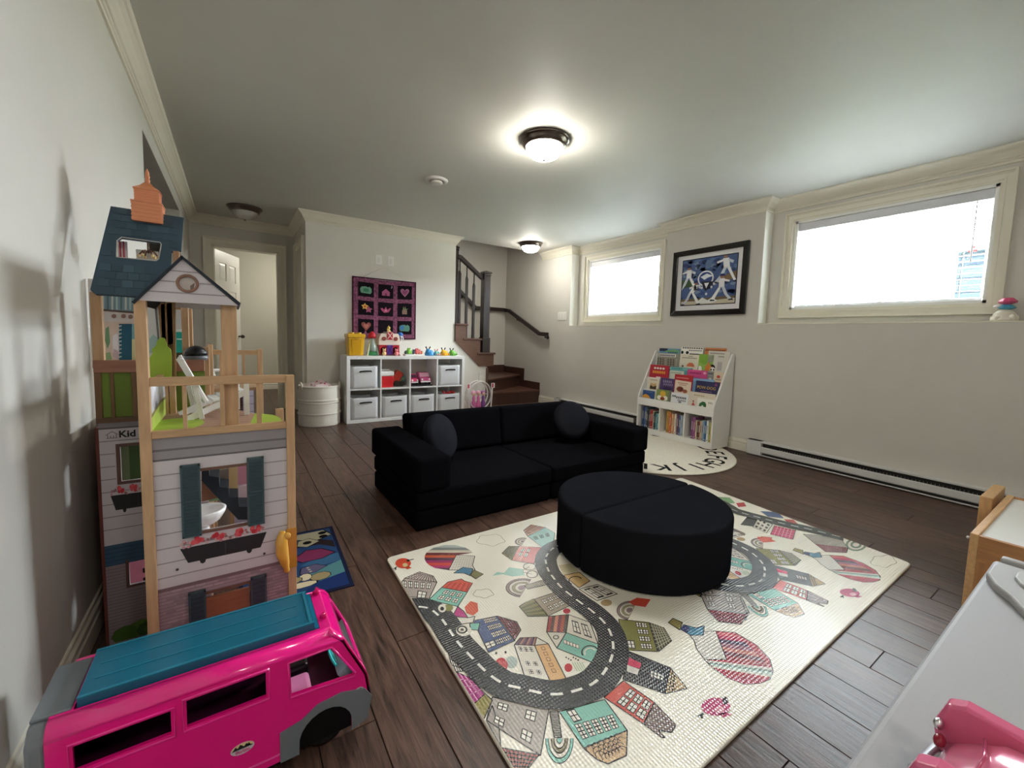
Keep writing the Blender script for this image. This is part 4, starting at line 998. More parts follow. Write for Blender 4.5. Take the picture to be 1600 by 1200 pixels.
P(A_, [(860, 618), (965, 588), (985, 615), (880, 640)], S(206, 200, 184), 6); hatch(A_, [(860, 618), (965, 588), (985, 615), (880, 640)], 12, 1, 8)
P(A_, [(672, 562), (700, 540), (740, 545), (770, 512), (850, 522), (862, 558), (790, 566), (730, 552)], S(160, 206, 192), 4, 0); ring(A_, 890, 508, 38, 22, INK, 5, wpx=5); ring(A_, 905, 553, 34, 22, INK, 5, wpx=5); ln(A_(850, 540), A_(905, 553), .003, INK, 5); ln(A_(850, 530), A_(890, 508), .003, INK, 5)
P(A_, [(1060, 500), (1130, 490), (1180, 535), (1090, 560)], S(206, 196, 160), 4, 0)
P(A_, [(1090, 560), (1180, 540), (1245, 592), (1180, 632)], S(220, 186, 130), 4); ring(A_, 1160, 590, 42, 26, INK, 6, 120, 330); P(A_, [(1180, 640), (1290, 612), (1405, 668), (1285, 708)], PALE, 4); wins(A_, [(1180, 640), (1290, 612), (1405, 668), (1285, 708)], (.3, .75), (.5,), .24, .62, k=5)
pg([A_(*p) for p in circ(1340, 720, 34, 20, 10)], S(176, 150, 110), 4); P(A_, [(1470, 715), (1520, 690), (1600, 700), (1570, 745), (1500, 735)], S(206, 78, 62), 4, 0)
# parts of the pattern seen only on the right of the mat
SHIFT = [Vector((0, 0))]
road([C_(330, 175), C_(390, 208), C_(440, 235), C_(600, 280), C_(760, 320), C_(900, 350), C_(1040, 385), C_(1110, 402)], RW * .92)
P(C_, [(520, 260), (585, 265), (545, 330), (470, 320)], S(40, 40, 44), 4); P(C_, [(585, 268), (668, 318), (630, 372), (545, 335)], PALE, 4); wins(C_, [(585, 268), (668, 318), (630, 372), (545, 335)], (.2, .5, .8), (.25, .55, .85), .16, .16, S(60, 58, 58), 5, False, False)
P(C_, [(680, 325), (812, 355), (795, 412), (655, 380)], S(204, 70, 110), 4); hatch(C_, [(680, 325), (812, 355), (795, 412), (655, 380)], 6, 4, 5, .0025, S(240, 170, 190))
P(C_, [(860, 378), (1090, 400), (1140, 465), (935, 440)], S(168, 160, 150), 4); P(C_, [(935, 440), (1140, 465), (1130, 495), (1000, 490)], MAROON, 4); hatch(C_, [(940, 442), (1138, 466), (1128, 492), (1000, 488)], 12, 2, 6, .002)
for i in range(4): pg([C_(*p) for p in circ(1190, 445, 66 - i * 15, 40 - i * 9, 14)], [S(130, 150, 130), PALE, S(120, 140, 124), PALE][i], 3 + i)
cloud(C_, 1362, 548, 78, 36)
P(C_, [(315, 145), (400, 150), (435, 185), (350, 190)], S(134, 176, 130), 3, 0); P(C_, [(440, 185), (490, 180), (505, 205), (455, 210)], S(196, 70, 80), 3, 0); P(C_, [(590, 235), (700, 240), (740, 280), (640, 270)], S(86, 108, 150), 3, 0); P(C_, [(740, 285), (800, 290), (835, 322), (770, 318)], S(196, 96, 96), 3, 0)
P(C_, [(570, 395), (640, 400), (690, 425), (600, 432)], S(212, 84, 66), 4, 0); P(C_, [(420, 340), (495, 372), (495, 388), (425, 372)], S(110, 96, 86), 4, 0)
P(C_, [(220, 760), (462, 768), (508, 880), (262, 850)], S(176, 168, 160), 4); P(C_, [(262, 850), (508, 880), (470, 942), (330, 925)], S(168, 70, 76), 4); hatch(C_, [(262, 850), (508, 880), (470, 940), (330, 925)], 14, 3, 6, .002); wins(C_, [(220, 760), (462, 768), (508, 880), (262, 850)], (.18, .7), (.2, .6), .13, .22, k=6)
pr.build('printed_pattern', FOAM, pmx, recalc=False)

# ---------------------------------------------------------------- small blue mat by the dollhouse
dm = thing('floor_mat', 'small rectangular blue cartoon mat beside the dollhouse', 'mat', (0.25, 2.0, 0))
DQ = [at(554, 914, 'z', 0.004), at(519, 822, 'z', 0.004)]
ddir = (DQ[1] - DQ[0]).normalized(); dper = Vector((-ddir.y, ddir.x, 0)); dl = (DQ[1] - DQ[0]).length; dw = 0.40
def dp(u, v, z=0.0): p = DQ[0] + dper * (u * dw) + ddir * (v * dl); return Vector((p.x, p.y, 0.0045 + z))
MB().prism([dp(*p) - Vector((0, 0, .004)) for p in ((0, 0), (1, 0), (1, 1), (0, 1))], (0, 0, 0.004), S(24, 32, 62)).build('mat_body', CANV, dm, bevel=0.001)
d_ = MB()
def dpoly(pts, col, k, ol=True):
    if ol:
        c = Vector((sum(p[0] for p in pts) / len(pts), sum(p[1] for p in pts) / len(pts)))
        d_.poly([dp(c.x + (p[0] - c.x) * 1.10, c.y + (p[1] - c.y) * 1.10, .0001 + .00016 * (k - .5)) for p in pts], S(16, 18, 26))
    d_.poly([dp(*p, .0001 + .00016 * k) for p in pts], col)
dpoly([(.04, .03), (.97, .03), (.97, .97), (.04, .97)], S(40, 71, 118), 1, False)
dpoly([(.04, .03), (.5, .03), (.35, .14), (.04, .20)], S(31, 54, 111), 2, False); dpoly([(.04, .2), (.3, .16), (.42, .3), (.2, .34), (.04, .38)], S(87, 138, 145), 2, False)
dpoly([(.04, .38), (.25, .36), (.45, .42), (.3, .48), (.04, .5)], S(57, 99, 137), 2, False)
dpoly([(.08, .52), (.2, .62), (.36, .64), (.5, .54), (.42, .47), (.22, .47)], S(129, 48, 88), 3)
dpoly([(.05, .6), (.2, .7), (.5, .72), (.75, .62), (.96, .5), (.96, .6), (.6, .76), (.2, .8), (.05, .72)], S(45, 34, 39), 2, False)
dpoly([(.05, .84), (.12, .95), (.42, .95), (.44, .86), (.24, .78)], S(180, 176, 152), 4); dpoly([(.20, .76), (.3, .84), (.42, .82), (.44, .74), (.34, .70)], S(180, 176, 152), 5)
for cx, cy in ((.14, .90), (.14, .83), (.33, .77)): dpoly(circ(cx, cy, .05, .028, 10), S(10, 10, 13), 7, False)
dpoly([(.5, .82), (.62, .9), (.9, .92), (.96, .8), (.7, .74)], S(34, 65, 116), 3); dpoly([(.56, .76), (.7, .80), (.96, .72), (.96, .68), (.7, .74)], S(180, 176, 152), 4)
for i, (cx, cy, rx, ry) in enumerate(((.28, .22, .10, .05), (.42, .25, .06, .045), (.54, .24, .09, .04), (.70, .22, .10, .045), (.64, .32, .12, .03), (.86, .26, .09, .04), (.8, .16, .12, .035), (.46, .16, .14, .035))): dpoly(circ(cx, cy, rx, ry, 9), [S(168, 152, 111), S(226, 214, 180)][i % 2], 4 + i % 3)
dpoly([(.5, .36), (.64, .44), (.9, .46), (.9, .36), (.68, .32)], S(152, 113, 65), 4); dpoly([(.2, .34), (.3, .40), (.44, .38), (.46, .30), (.32, .29)], S(101, 93, 125), 4)
for i in range(3): dpoly(circ(.36 + .01 * i, .31 + .03 * i, .016, .01, 6), S(184, 180, 162), 8, False)
d_.build('printed_picture', CANV, dm, recalc=False)

# ---------------------------------------------------------------- children's bookcase and its books
BW = S(232, 232, 228)
BY0, BY1, BZ = 2.20, 3.105, 0.0125
bc = thing('bookcase', "white children's bookcase with slanted display tiers and three cubbies", 'bookcase', (3.95, 2.65, BZ))
sprof = [(3.788, BZ), (3.782, 0.405), (3.80, 0.46), (4.035, 0.915), (4.055, 0.932), (4.085, 0.932), (4.085, 0.12), (4.07, 0.115), (4.07, BZ)]
for y in (BY0, BY1 - 0.018): MB().prism([(x, y, z) for x, z in sprof], (0, 0.018, 0), BW).build('side_panel', LAM, bc, bevel=0.003)
ia, ib = BY0 + 0.018, BY1 - 0.018
MB().box(3.795, 4.068, ia, ib, 0.055, 0.070, BW).build('bottom_shelf', LAM, bc)
MB().box(3.80, 3.815, ia, ib, BZ, 0.056, BW).build('plinth', LAM, bc)
MB().box(3.783, 3.797, ia, ib, 0.325, 0.406, BW).build('front_band', LAM, bc, bevel=0.002)
MB().box(3.797, 4.068, ia, ib, 0.325, 0.340, BW).build('cubby_top', LAM, bc)
MB().box(4.060, 4.068, ia, ib, 0.06, 0.33, BW).build('back_panel', LAM, bc)
CUB = [(2.815, ib), (2.517, 2.800), (ia, 2.502)]          # left, middle, right cubby
for y in (2.502, 2.800): MB().box(3.79, 4.06, y, y + 0.015, 0.07, 0.326, BW).build('divider', LAM, bc, bevel=0.0015)
TX = [3.785, 3.85, 3.91, 3.98]; TZ = [0.405, 0.50, 0.63, 0.742]
for k in range(4):
    x1 = TX[k + 1] if k < 3 else 4.055; z1 = TZ[k + 1] - 0.025 if k < 3 else 0.90
    zb = TZ[k] - 0.065 if k else 0.345
    MB().prism([(TX[k] + 0.052, ia, zb), (TX[k] + 0.058, ia, zb), (x1 + 0.006, ia, z1), (x1, ia, z1)], (0, ib - ia, 0), BW).build('sloping_back', LAM, bc)
    if k:
        MB().box(TX[k] - 0.002, TX[k] + 0.056, ia, ib, zb - 0.004, zb + 0.004, BW).build('tier_shelf', LAM, bc)
        MB().box(TX[k] - 0.004, TX[k] + 0.004, ia, ib, zb, TZ[k], BW).build('tier_lip', LAM, bc, bevel=0.0015)
Z1 = lambda x, y: (1010 + x / 11.43, 535 + y / 11.43)
def display_book(tier, q, col, label, marks, name='picture_book', dx=0.0):
    """q = left, top, right, bottom as seen in the photograph; marks in cover coordinates"""
    l, t, r, b = q; x = TX[tier] + 0.022 + dx; lean = 0.16
    p0 = at(*Z1(l, (t + b) / 2), 'x', x); p1 = at(*Z1(r, (t + b) / 2), 'x', x)
    ptop = at(*Z1((l + r) / 2, t), 'x', x + 0.02); z0 = (TZ[tier] - 0.062 if tier else 0.343)
    ya, yb_ = max(min(p0.y, p1.y), ia + .004), min(max(p0.y, p1.y), ib - .004); w = yb_ - ya
    h = max(ptop.z - z0, 0.06); th = 0.010
    f3 = lambda u, v, d: Vector((x + lean * v * h * 0.5 + d, yb_ - u * w, z0 + v * h))
    m = MB()
    m.add([f3(0, 0, 0), f3(1, 0, 0), f3(1, 1, 0), f3(0, 1, 0), f3(0, 0, th), f3(1, 0, th), f3(1, 1, th), f3(0, 1, th)],
          [(0, 1, 2, 3), (7, 6, 5, 4), (3, 2, 6, 7), (0, 4, 5, 1), (0, 3, 7, 4), (1, 5, 6, 2)], col)
    v0 = max(0, (TZ[tier] - z0) / h)                     # the part above the lip
    k = 0
    for mk in marks:
        kind = mk[0]; k += 1; lift = -0.0004 - 0.0003 * k
        V = lambda v: v0 + (1 - v0) * v
        if kind == 'r': m.poly([f3(a, V(c), lift) for a, c in ((mk[1], mk[3]), (mk[2], mk[3]), (mk[2], mk[4]), (mk[1], mk[4]))], mk[5])
        elif kind == 'e': m.poly([f3(min(.99, max(.01, a)), min(.99, max(.0, V(c))), lift) for a, c in circ(mk[1], mk[2], mk[3], mk[4], 12)], mk[5])
        elif kind == 'b':                                 # a line of lettering too small to read
            n = mk[6]
            for i in range(n): m.poly([f3(mk[1] + (mk[2] - mk[1]) * a / n, V(c), lift) for a, c in ((i + .12, mk[3]), (i + .82, mk[3]), (i + .82, mk[4]), (i + .12, mk[4]))], mk[5])
        elif kind == 't': text_mesh(m, mk[1], lambda u, v, f3=f3, mk=mk, V=V, w=w, h=h, lift=lift: f3(mk[2] + u / w, V(mk[3]) + v / h, lift), mk[4] * h, mk[5], bold=mk[6] if len(mk) > 6 else 0.0)
        elif kind == 'p': m.poly([f3(a, V(c), lift) for a, c in mk[1]], mk[2])
    o = m.build(name, PAPER, recalc=False)
    tag(o, label, 'book', 'books shown face out on the bookcase')
DKT = S(60, 60, 64)
display_book(3, (205, 108, 570, 430), S(104, 152, 188), 'blue and green cover half hidden at the back of the top tier, left', [('r', 0, .4, .85, 1, S(44, 52, 76)), ('p', [(.3, .88), (.7, .97), (1, .90), (1, .82), (.3, .82)], S(120, 170, 120)), ('b', .45, .9, .78, .84, S(44, 92, 90), 6)], dx=.014)
display_book(3, (178, 192, 572, 430), S(150, 148, 134), 'grey crowd-patterned cover with a white title strip, top tier left', [('r', .06, .84, .76, .95, S(236, 236, 232)), ('b', .08, .80, .79, .91, DKT, 11)] + [('r', .05 + (i % 8) * .118, .10 + (i % 8) * .118, .04 + (i // 8) * .16, .16 + (i // 8) * .16, [S(98, 98, 86), S(176, 172, 160), S(120, 84, 76), S(80, 82, 74)][(i * 7) % 4]) for i in range(32)])
display_book(3, (592, 88, 985, 460), S(238, 236, 228), 'white cover with black dots half hidden at the back of the top tier', [('b', .05, .98, .94, .99, DKT, 9), ('b', .35, .95, .84, .89, S(120, 120, 124), 7), ('e', .06, .76, .07, .07, S(20, 20, 22)), ('e', .30, .76, .07, .07, S(20, 20, 22)), ('r', .4, 1, .68, .73, S(40, 48, 40))], dx=.014)
display_book(3, (580, 213, 920, 470), S(222, 216, 196), 'cream cover with an orange mushroom shape, middle of the top tier', [('b', .45, .68, .86, .90, DKT, 3), ('b', .12, .9, .74, .80, S(110, 104, 92), 9), ('p', [(.40, .22), (.44, .38), (.56, .48), (.70, .46), (.80, .34), (.82, .22)], S(206, 112, 78)), ('e', .2, .22, .05, .07, S(90, 80, 66)), ('r', .58, .66, .08, .22, S(236, 226, 208))])
display_book(3, (1015, 100, 1390, 480), S(206, 132, 78), 'orange cover half hidden at the back of the top tier, right', [('b', .02, .96, .86, .94, S(116, 60, 40), 12)], dx=.014)
display_book(3, (918, 215, 1180, 500), S(128, 176, 66), 'green cover with a white creature, right half of the top tier', [('p', [(0, 0), (0, .55), (.4, .4), (1, .6), (1, 0)], S(150, 186, 90)), ('e', .14, .12, .14, .2, S(232, 232, 226)), ('e', .0, .15, .05, .14, S(50, 56, 44)), ('p', [(.5, .0), (.5, .36), (.9, .36), (.9, 0)], S(214, 140, 66))])
display_book(3, (1080, 158, 1525, 520), S(214, 210, 200), 'pale grey cover with a small panda, right end of the top tier', [('b', .08, .78, .86, .92, S(128, 124, 116), 12), ('b', .5, .78, .72, .78, S(128, 124, 116), 5), ('e', .26, .22, .14, .14, S(34, 34, 40)), ('e', .28, .12, .12, .12, S(238, 238, 234)), ('e', .22, .11, .035, .05, S(30, 30, 34)), ('e', .35, .11, .035, .05, S(30, 30, 34)), ('p', [(.5, .1), (.5, .5), (.72, .5), (.72, .1)], S(182, 176, 178)), ('e', .06, .30, .07, .16, S(214, 132, 62))])
display_book(2, (48, 405, 388, 640), S(186, 46, 62), 'red cover with yellow and white lettering, left end of the second tier', [('b', .2, .8, .68, .82, S(240, 236, 228), 4), ('b', .16, .84, .34, .54, S(240, 170, 60), 7), ('r', .38, .62, .0, .08, S(236, 230, 224))])
display_book(2, (392, 445, 790, 655), S(96, 166, 170), 'teal cover half hidden in the second tier', [('r', 0, 1, .80, .95, S(120, 188, 182)), ('b', .1, .6, .83, .91, S(60, 110, 112), 6)], dx=.014)
display_book(2, (400, 505, 655, 640), S(206, 212, 196), 'pale green cover beside the red one, second tier', [('b', .1, .85, .7, .82, S(140, 160, 140), 8)], dx=.005)
display_book(2, (715, 492, 1072, 680), S(212, 84, 142), 'bright pink cover in the middle of the second tier', [('b', .12, .72, .66, .82, S(150, 36, 104), 8), ('e', .88, .8, .07, .10, S(238, 170, 200)), ('e', .5, .26, .3, .16, S(196, 66, 128))])
display_book(2, (1076, 512, 1185, 690), S(150, 150, 148), 'narrow grey cover right of the pink one, second tier', [('b', .1, .9, .74, .86, DKT, 4), ('e', .5, .3, .25, .2, S(206, 206, 200))])
display_book(2, (1190, 528, 1392, 700), S(222, 206, 182), 'cream cover with a small red drawing, right end of the second tier', [('e', .5, .62, .18, .12, S(196, 78, 60)), ('b', .2, .8, .34, .42, S(150, 110, 90), 5), ('r', .1, .9, .12, .2, S(176, 116, 86))])
display_book(1, (20, 640, 212, 850), S(226, 216, 196), 'cream cover with a fox drawing, left end of the third tier', [('p', [(.2, .30), (.25, .6), (.5, .5), (.75, .6), (.8, .30), (.5, .15)], S(206, 170, 120)), ('p', [(.2, .02), (.22, .38), (.5, .24), (.78, .38), (.8, .02)], S(70, 58, 50)), ('b', .2, .85, .82, .9, S(150, 140, 122), 6)])
display_book(1, (232, 640, 506, 870), S(84, 66, 112), 'purple cover with pale lettering, third tier', [('b', .18, .78, .66, .84, S(150, 138, 170), 5), ('b', .22, .86, .44, .6, S(140, 126, 160), 5), ('e', .5, .22, .3, .14, S(66, 50, 92))])
display_book(1, (480, 578, 802, 910), S(186, 44, 52), 'red topped cream cover with a brown animal, middle of the third tier', [('p', [(.06, 0), (.06, .70), (.96, .66), (.96, 0)], S(232, 216, 196)), ('b', .22, .78, .52, .58, S(186, 120, 100), 8), ('b', .3, .72, .43, .48, S(186, 120, 100), 5), ('e', .38, .22, .20, .15, S(136, 70, 52)), ('e', .66, .14, .13, .10, S(160, 96, 70)), ('e', .44, .22, .09, .10, S(108, 52, 40)), ('b', .1, .8, .80, .86, S(226, 150, 150), 10)])
display_book(1, (808, 650, 1180, 930), S(116, 160, 200), 'light blue cover half hidden at the right of the third tier', [('r', 0, 1, .84, .96, S(146, 184, 212))], dx=.012)
display_book(1, (862, 700, 1330, 950), S(56, 56, 96), 'dark blue cover with the yellow title POW-DOG, right end of the third tier', [('p', [(0, 0), (0, .2), (.3, .26), (.7, .2), (1, .26), (1, 0)], S(96, 80, 60)), ('t', 'POW-DOG', .47, .58, .185, S(226, 190, 84), .0), ('b', .24, .72, .32, .36, S(176, 130, 180), 9), ('e', .86, .84, .06, .10, S(140, 70, 120)), ('e', .12, .12, .05, .08, S(176, 160, 90))])
display_book(0, (-75, 855, 122, 1010), S(52, 84, 140), 'navy cover with an orange dome shape, left end of the bottom display tier', [('p', [(.0, 0), (.05, .3), (.3, .5), (.55, .36), (.72, .1), (.72, 0)], S(224, 156, 62)), ('b', .3, .9, .76, .84, S(120, 150, 190), 6)])
display_book(0, (165, 845, 424, 1060), S(134, 150, 86), 'green cover with a yellow bird shape, bottom display tier', [('e', .46, .62, .2, .28, S(216, 170, 62)), ('e', .24, .24, .16, .22, S(236, 230, 214)), ('e', .66, .24, .16, .22, S(236, 230, 214)), ('e', .46, .18, .16, .14, S(150, 60, 42)), ('r', .86, 1, 0, 1, S(120, 124, 112))])
display_book(0, (428, 905, 735, 1110), S(228, 230, 232), 'white cover with black script, middle of the bottom display tier', [('b', .06, .3, .56, .74, DKT, 3), ('b', .3, .9, .46, .66, S(90, 92, 100), 6), ('b', .4, .9, .22, .36, S(120, 122, 130), 6), ('e', .55, .12, .1, .08, S(110, 110, 116))])
display_book(0, (740, 900, 1240, 1170), S(222, 212, 194), 'cream cover with a small red figure at the bottom display tier', [('p', [(.14, .0), (.2, .28), (.28, .0)], S(186, 74, 74)), ('e', .2, .32, .035, .05, S(150, 56, 56)), ('b', .2, .6, .74, .82, S(170, 150, 120), 8)], dx=.010)
display_book(0, (895, 1012, 1252, 1180), S(236, 234, 226), 'white cover with a dark green bush shape, right end of the bottom display tier', [('p', [(.12, .05), (.16, .4), (.32, .66), (.48, .62), (.56, .36), (.56, .05)], S(52, 104, 66)), ('e', .34, .1, .07, .10, S(226, 226, 220)), ('b', .66, .92, .5, .7, S(170, 166, 156), 3)])
# upright books in the cubbies
SP = [[('navy', S(52, 70, 110), .235), ('blue', S(66, 98, 150), .23), ('slate', S(92, 112, 130), .225), ('charcoal', S(58, 58, 66), .20), ('white-footed dark', S(84, 86, 92), .19), ('red', S(176, 60, 50), .205), ('crimson', S(150, 40, 46), .21), ('cream', S(214, 198, 174), .20), ('dark green', S(54, 72, 66), .19), ('teal', S(92, 150, 166), .175), ('pale teal', S(140, 184, 190), .18), ('steel blue', S(96, 130, 156), .19)],
      [('mustard', S(206, 164, 74), .235), ('tan', S(206, 150, 96), .225), ('orange', S(204, 112, 62), .215), ('sand', S(222, 196, 160), .21), ('amber', S(196, 136, 82), .20), ('ivory', S(228, 222, 206), .215), ('plum', S(110, 72, 104), .22), ('indigo', S(78, 84, 120), .21), ('slate blue', S(92, 112, 142), .205), ('pale blue', S(176, 194, 212), .21), ('silver', S(196, 202, 206), .22)],
      [('violet', S(122, 74, 120), .22), ('magenta', S(150, 84, 134), .215), ('buff', S(214, 200, 170), .19), ('dark brown', S(70, 50, 44), .18), ('maroon', S(118, 56, 52), .185), ('beige', S(190, 166, 140), .19), ('grey', S(158, 160, 166), .20), ('sky blue', S(104, 150, 184), .205), ('deep blue', S(58, 92, 142), .20), ('white', S(224, 226, 222), .21), ('lime', S(180, 184, 110), .195), ('peach', S(222, 160, 110), .15)]]
ordw = ['first', 'second', 'third', 'fourth', 'fifth', 'sixth', 'seventh', 'eighth', 'ninth', 'tenth', 'eleventh', 'last']
for ci, (lo, hi) in enumerate(CUB):
    lst = SP[ci]; start = hi - (0.030, 0.060, 0.050)[ci]; wid = (start - lo - 0.008) / len(lst)
    rn = random.Random(ci)
    ts = [rn.uniform(.75, 1.25) for _ in lst]; sc_ = (start - lo - 0.010) / sum(ts)
    y = start
    for i, (cn, c, h) in enumerate(lst):
        t = ts[i] * sc_; x = 3.815 + rn.uniform(0, .02); m = MB(); z0 = 0.0705
        m.box(x, x + 0.16, y - t + .0006, y - .0006, z0, z0 + h, c)
        m.box(x + .003, x + 0.1605, y - t + .002, y - .002, z0 + h - .001, z0 + h + .0004, S(230, 224, 208))
        lt = S(232, 228, 214) if sum(c) < 1.0 else S(70, 60, 58)
        m.box(x - .0005, x, y - t * .60, y - t * .40, z0 + h * .40, z0 + h * .78, lt)
        m.box(x - .0005, x, y - t * .7, y - t * .3, z0 + h * .06, z0 + h * .10, lt)
        o = m.build('book', PAPER)
        tag(o, '%s spine, %s from the left in the %s cubby of the bookcase' % (cn, ordw[i] if i < len(lst) - 1 else 'last', ['left', 'middle', 'right'][ci]), 'book', "upright books in the bookcase's cubbies")
        y -= t

# ---------------------------------------------------------------- cube shelf with bins and toys
KX0, KX1, KY0, KY1, KZ = 1.040, 2.508, 4.880, 5.252, 0.768
ks = thing('cube_shelf', 'white eight-cube storage shelf standing against the back wall', 'shelf', ((KX0 + KX1) / 2, 5.07, 0))
T = 0.038; t = 0.016
KW = S(236, 236, 234)
MB().box(KX0, KX1, KY0, KY1, KZ - T, KZ, KW).build('top_panel', LAM, ks, bevel=0.002)
MB().box(KX0, KX1, KY0, KY1, 0, T, KW).build('bottom_panel', LAM, ks, bevel=0.002)
for x in (KX0, KX1 - T): MB().box(x, x + T, KY0, KY1, T, KZ - T, KW).build('side_panel', LAM, ks, bevel=0.002)
cw = (KX1 - KX0 - 2 * T - 3 * t) / 4; ch_ = (KZ - 2 * T - t) / 2
CX_ = [KX0 + T + i * (cw + t) for i in range(4)]; CZ_ = [T, T + ch_ + t]
for i in range(3): MB().box(CX_[i] + cw, CX_[i] + cw + t, KY0 + .002, KY1, T, KZ - T, KW).build('upright_divider', LAM, ks)
for i in range(4): MB().box(CX_[i], CX_[i] + cw, KY0 + .002, KY1, T + ch_, T + ch_ + t, KW).build('shelf_board', LAM, ks)
BINM = mat('bin_cloth', 0.85, 0.15, grain=0.05, gscale=90, bump=0.35, bscale=25)
BG = S(218, 219, 221)
def bin_(ci, ri, label, dy, dx=0.0, hs=1.0):
    x0 = CX_[ci] + 0.012 + dx; x1 = x0 + cw - 0.045; z0 = CZ_[ri] + .0005; h = 0.262 * hs; y0 = KY0 + dy; y1 = y0 + 0.30
    t_ = thing('storage_bin', label, 'bin', ((x0 + x1) / 2, (y0 + y1) / 2, z0), 'grey storage bins')
    m = MB(); n = 8
    # slightly slumped open box with thickness
    def wall(p, q, out):
        vs = []
        for j in range(n + 1):
            for i in range(n + 1):
                u, v = i / n, j / n; b = 0.006 * math.sin(math.pi * u) * math.sin(math.pi * v) * out
                P_ = Vector(p) * (1 - u) + Vector(q) * u; nn = (Vector(q) - Vector(p)).normalized(); nn = Vector((nn.y, -nn.x, 0))
                vs.append(P_ + nn * b + Vector((0, 0, h * v - (0.008 * math.sin(math.pi * u) if j == n else 0))))
        m.add(vs, [(j * (n + 1) + i, j * (n + 1) + i + 1, (j + 1) * (n + 1) + i + 1, (j + 1) * (n + 1) + i) for j in range(n) for i in range(n)], BG, True)
    c4 = [(x0, y0, z0), (x1, y0, z0), (x1, y1, z0), (x0, y1, z0)]
    for i in range(4): wall(c4[i], c4[(i + 1) % 4], 1)
    m.poly(c4, BG)
    o = m.build('cloth_body', BINM, t_); md = o.modifiers.new('thick', 'SOLIDIFY'); md.thickness = 0.004; md.offset = -1
    r_ = MB(); r_.tube([(x0, y0 - .001, z0 + h - .003), (x1, y0 - .001, z0 + h - .003), (x1, y1, z0 + h - .003), (x0, y1, z0 + h - .003)], 0.003, S(206, 207, 208), 6, closed=True); r_.build('rim_seam', BINM, t_)
    cx = (x0 + x1) / 2 + 0.01; hz = z0 + h * .76
    MB().tube([(cx - .065, y0 - .006, hz - .006), (cx - .058, y0 - .014, hz + .002), (cx, y0 - .020, hz + .006), (cx + .058, y0 - .014, hz + .004), (cx + .065, y0 - .006, hz - .002)], 0.0068, S(30, 29, 30), 8).build('handle', CANV, t_)
bin_(0, 1, 'grey cloth bin in the top left cube of the shelf', .004)
bin_(3, 1, 'grey cloth bin in the top right cube of the shelf', .010, .006)
bin_(0, 0, 'grey cloth bin in the bottom left cube of the shelf', .006, .004, .97)
bin_(1, 0, 'grey cloth bin in the second bottom cube from the left', .010, .006, .97)
bin_(2, 0, 'grey cloth bin in the third bottom cube from the left', .012, .006, .97)
bin_(3, 0, 'grey cloth bin in the bottom right cube with red beads above it', .012, .008, .94)
# what lies in the open cubes
zt = CZ_[1] + .0005
x = CX_[1] + .004
tb = thing('toy_cooler', 'red toy box with a white lid in the second top cube', 'toy', (x + .075, 5.02, zt))
MB().box(x + .006, x + .150, 4.93, 5.10, zt, zt + .135, S(206, 40, 46)).build('box_body', PLAS, tb, bevel=.008)
MB().box(x, x + .156, 4.922, 5.108, zt + .135, zt + .190, S(238, 236, 232)).build('lid', PLAS, tb, bevel=.010)
m = MB(); m.tube([(x + .03, 5.015, zt + .19), (x + .03, 5.015, zt + .205), (x + .126, 5.015, zt + .205), (x + .126, 5.015, zt + .19)], .006, S(238, 236, 232), 8); m.build('lid_handle', PLAS, tb)
tt = thing('toy_dinosaur_truck', 'red and teal toy truck lying in the second top cube', 'toy', (x + .24, 5.02, zt))
rot = Matrix.Rotation(R(35), 3, 'Y')
MB().obox((x + .215, 5.03, zt + .115), .045, .06, .075, rot, S(196, 62, 50)).build('truck_bed', PLAS, tt, bevel=.010)
MB().obox((x + .272, 5.03, zt + .085), .032, .055, .04, rot, S(58, 126, 122)).build('cab', PLAS, tt, bevel=.012)
for dx, dz in ((.20, .040), (.265, .035)):
    for yy in (4.965, 5.085): MB().cyl((x + dx, yy, zt + dz), (x + dx, yy + .02, zt + dz), .034, S(52, 48, 44), n=16).build('wheel', PLAS, tt)
MB().tube([(x + .24, 4.97, zt + .06), (x + .262, 4.965, zt + .09), (x + .29, 4.968, zt + .10)], .008, S(150, 130, 70), 6).build('tow_arm', PLAS, tt)
x = CX_[2] + .012
ty = tag(MB().prism([(x, 4.905, zt), (x + .285, 4.905, zt), (x + .285, 5.12, zt), (x, 5.12, zt)], (0, 0, .018), S(36, 30, 36)).build('toy_tray', PLAS, bevel=.005), 'black tray under two pink toy cars in the third top cube', 'tray')
def toy_car(cx, cy, cz, L, W, H, col, win, label, name='toy_car'):
    c = thing(name, label, 'toy', (cx, cy, cz), 'pink toy cars')
    pf_ = [(-.5, .16), (.5, .16), (.5, .48), (.40, .56), (.22, .60), (.12, .96), (-.30, 1.0), (-.44, .62), (-.5, .52)]
    MB().prism([(cx - W / 2, cy - a * L, cz + b * H) for a, b in pf_], (W, 0, 0), col).build('body', GLOSS, c, bevel=.008, seg=3)
    MB().prism([(cx - W * .42, cy - a * L - .002, cz + b * H) for a, b in ((.235, .62), (.145, .93), (.145, .935), (.24, .625))], (W * .84, 0, 0), win).build('windscreen', GLOSS, c)
    MB().box(cx - W * .46, cx + W * .46, cy - .512 * L, cy - .495 * L, cz + .18 * H, cz + .30 * H, S(226, 226, 226)).build('bumper', PLAS, c, bevel=.002)
    for a in (-.3, .3):
        for s in (-1, 1): MB().cyl((cx + s * W * .40, cy + a * L, cz + .17 * H), (cx + s * W * .53, cy + a * L, cz + .17 * H), .17 * H, S(30, 28, 30), n=16).build('wheel', PLAS, c)
    for s in (-1, 1): MB().ell((cx + s * W * .33, cy - .50 * L, cz + .42 * H), .012, .008, .012, S(240, 236, 226)).build('headlight', GLOSS, c)
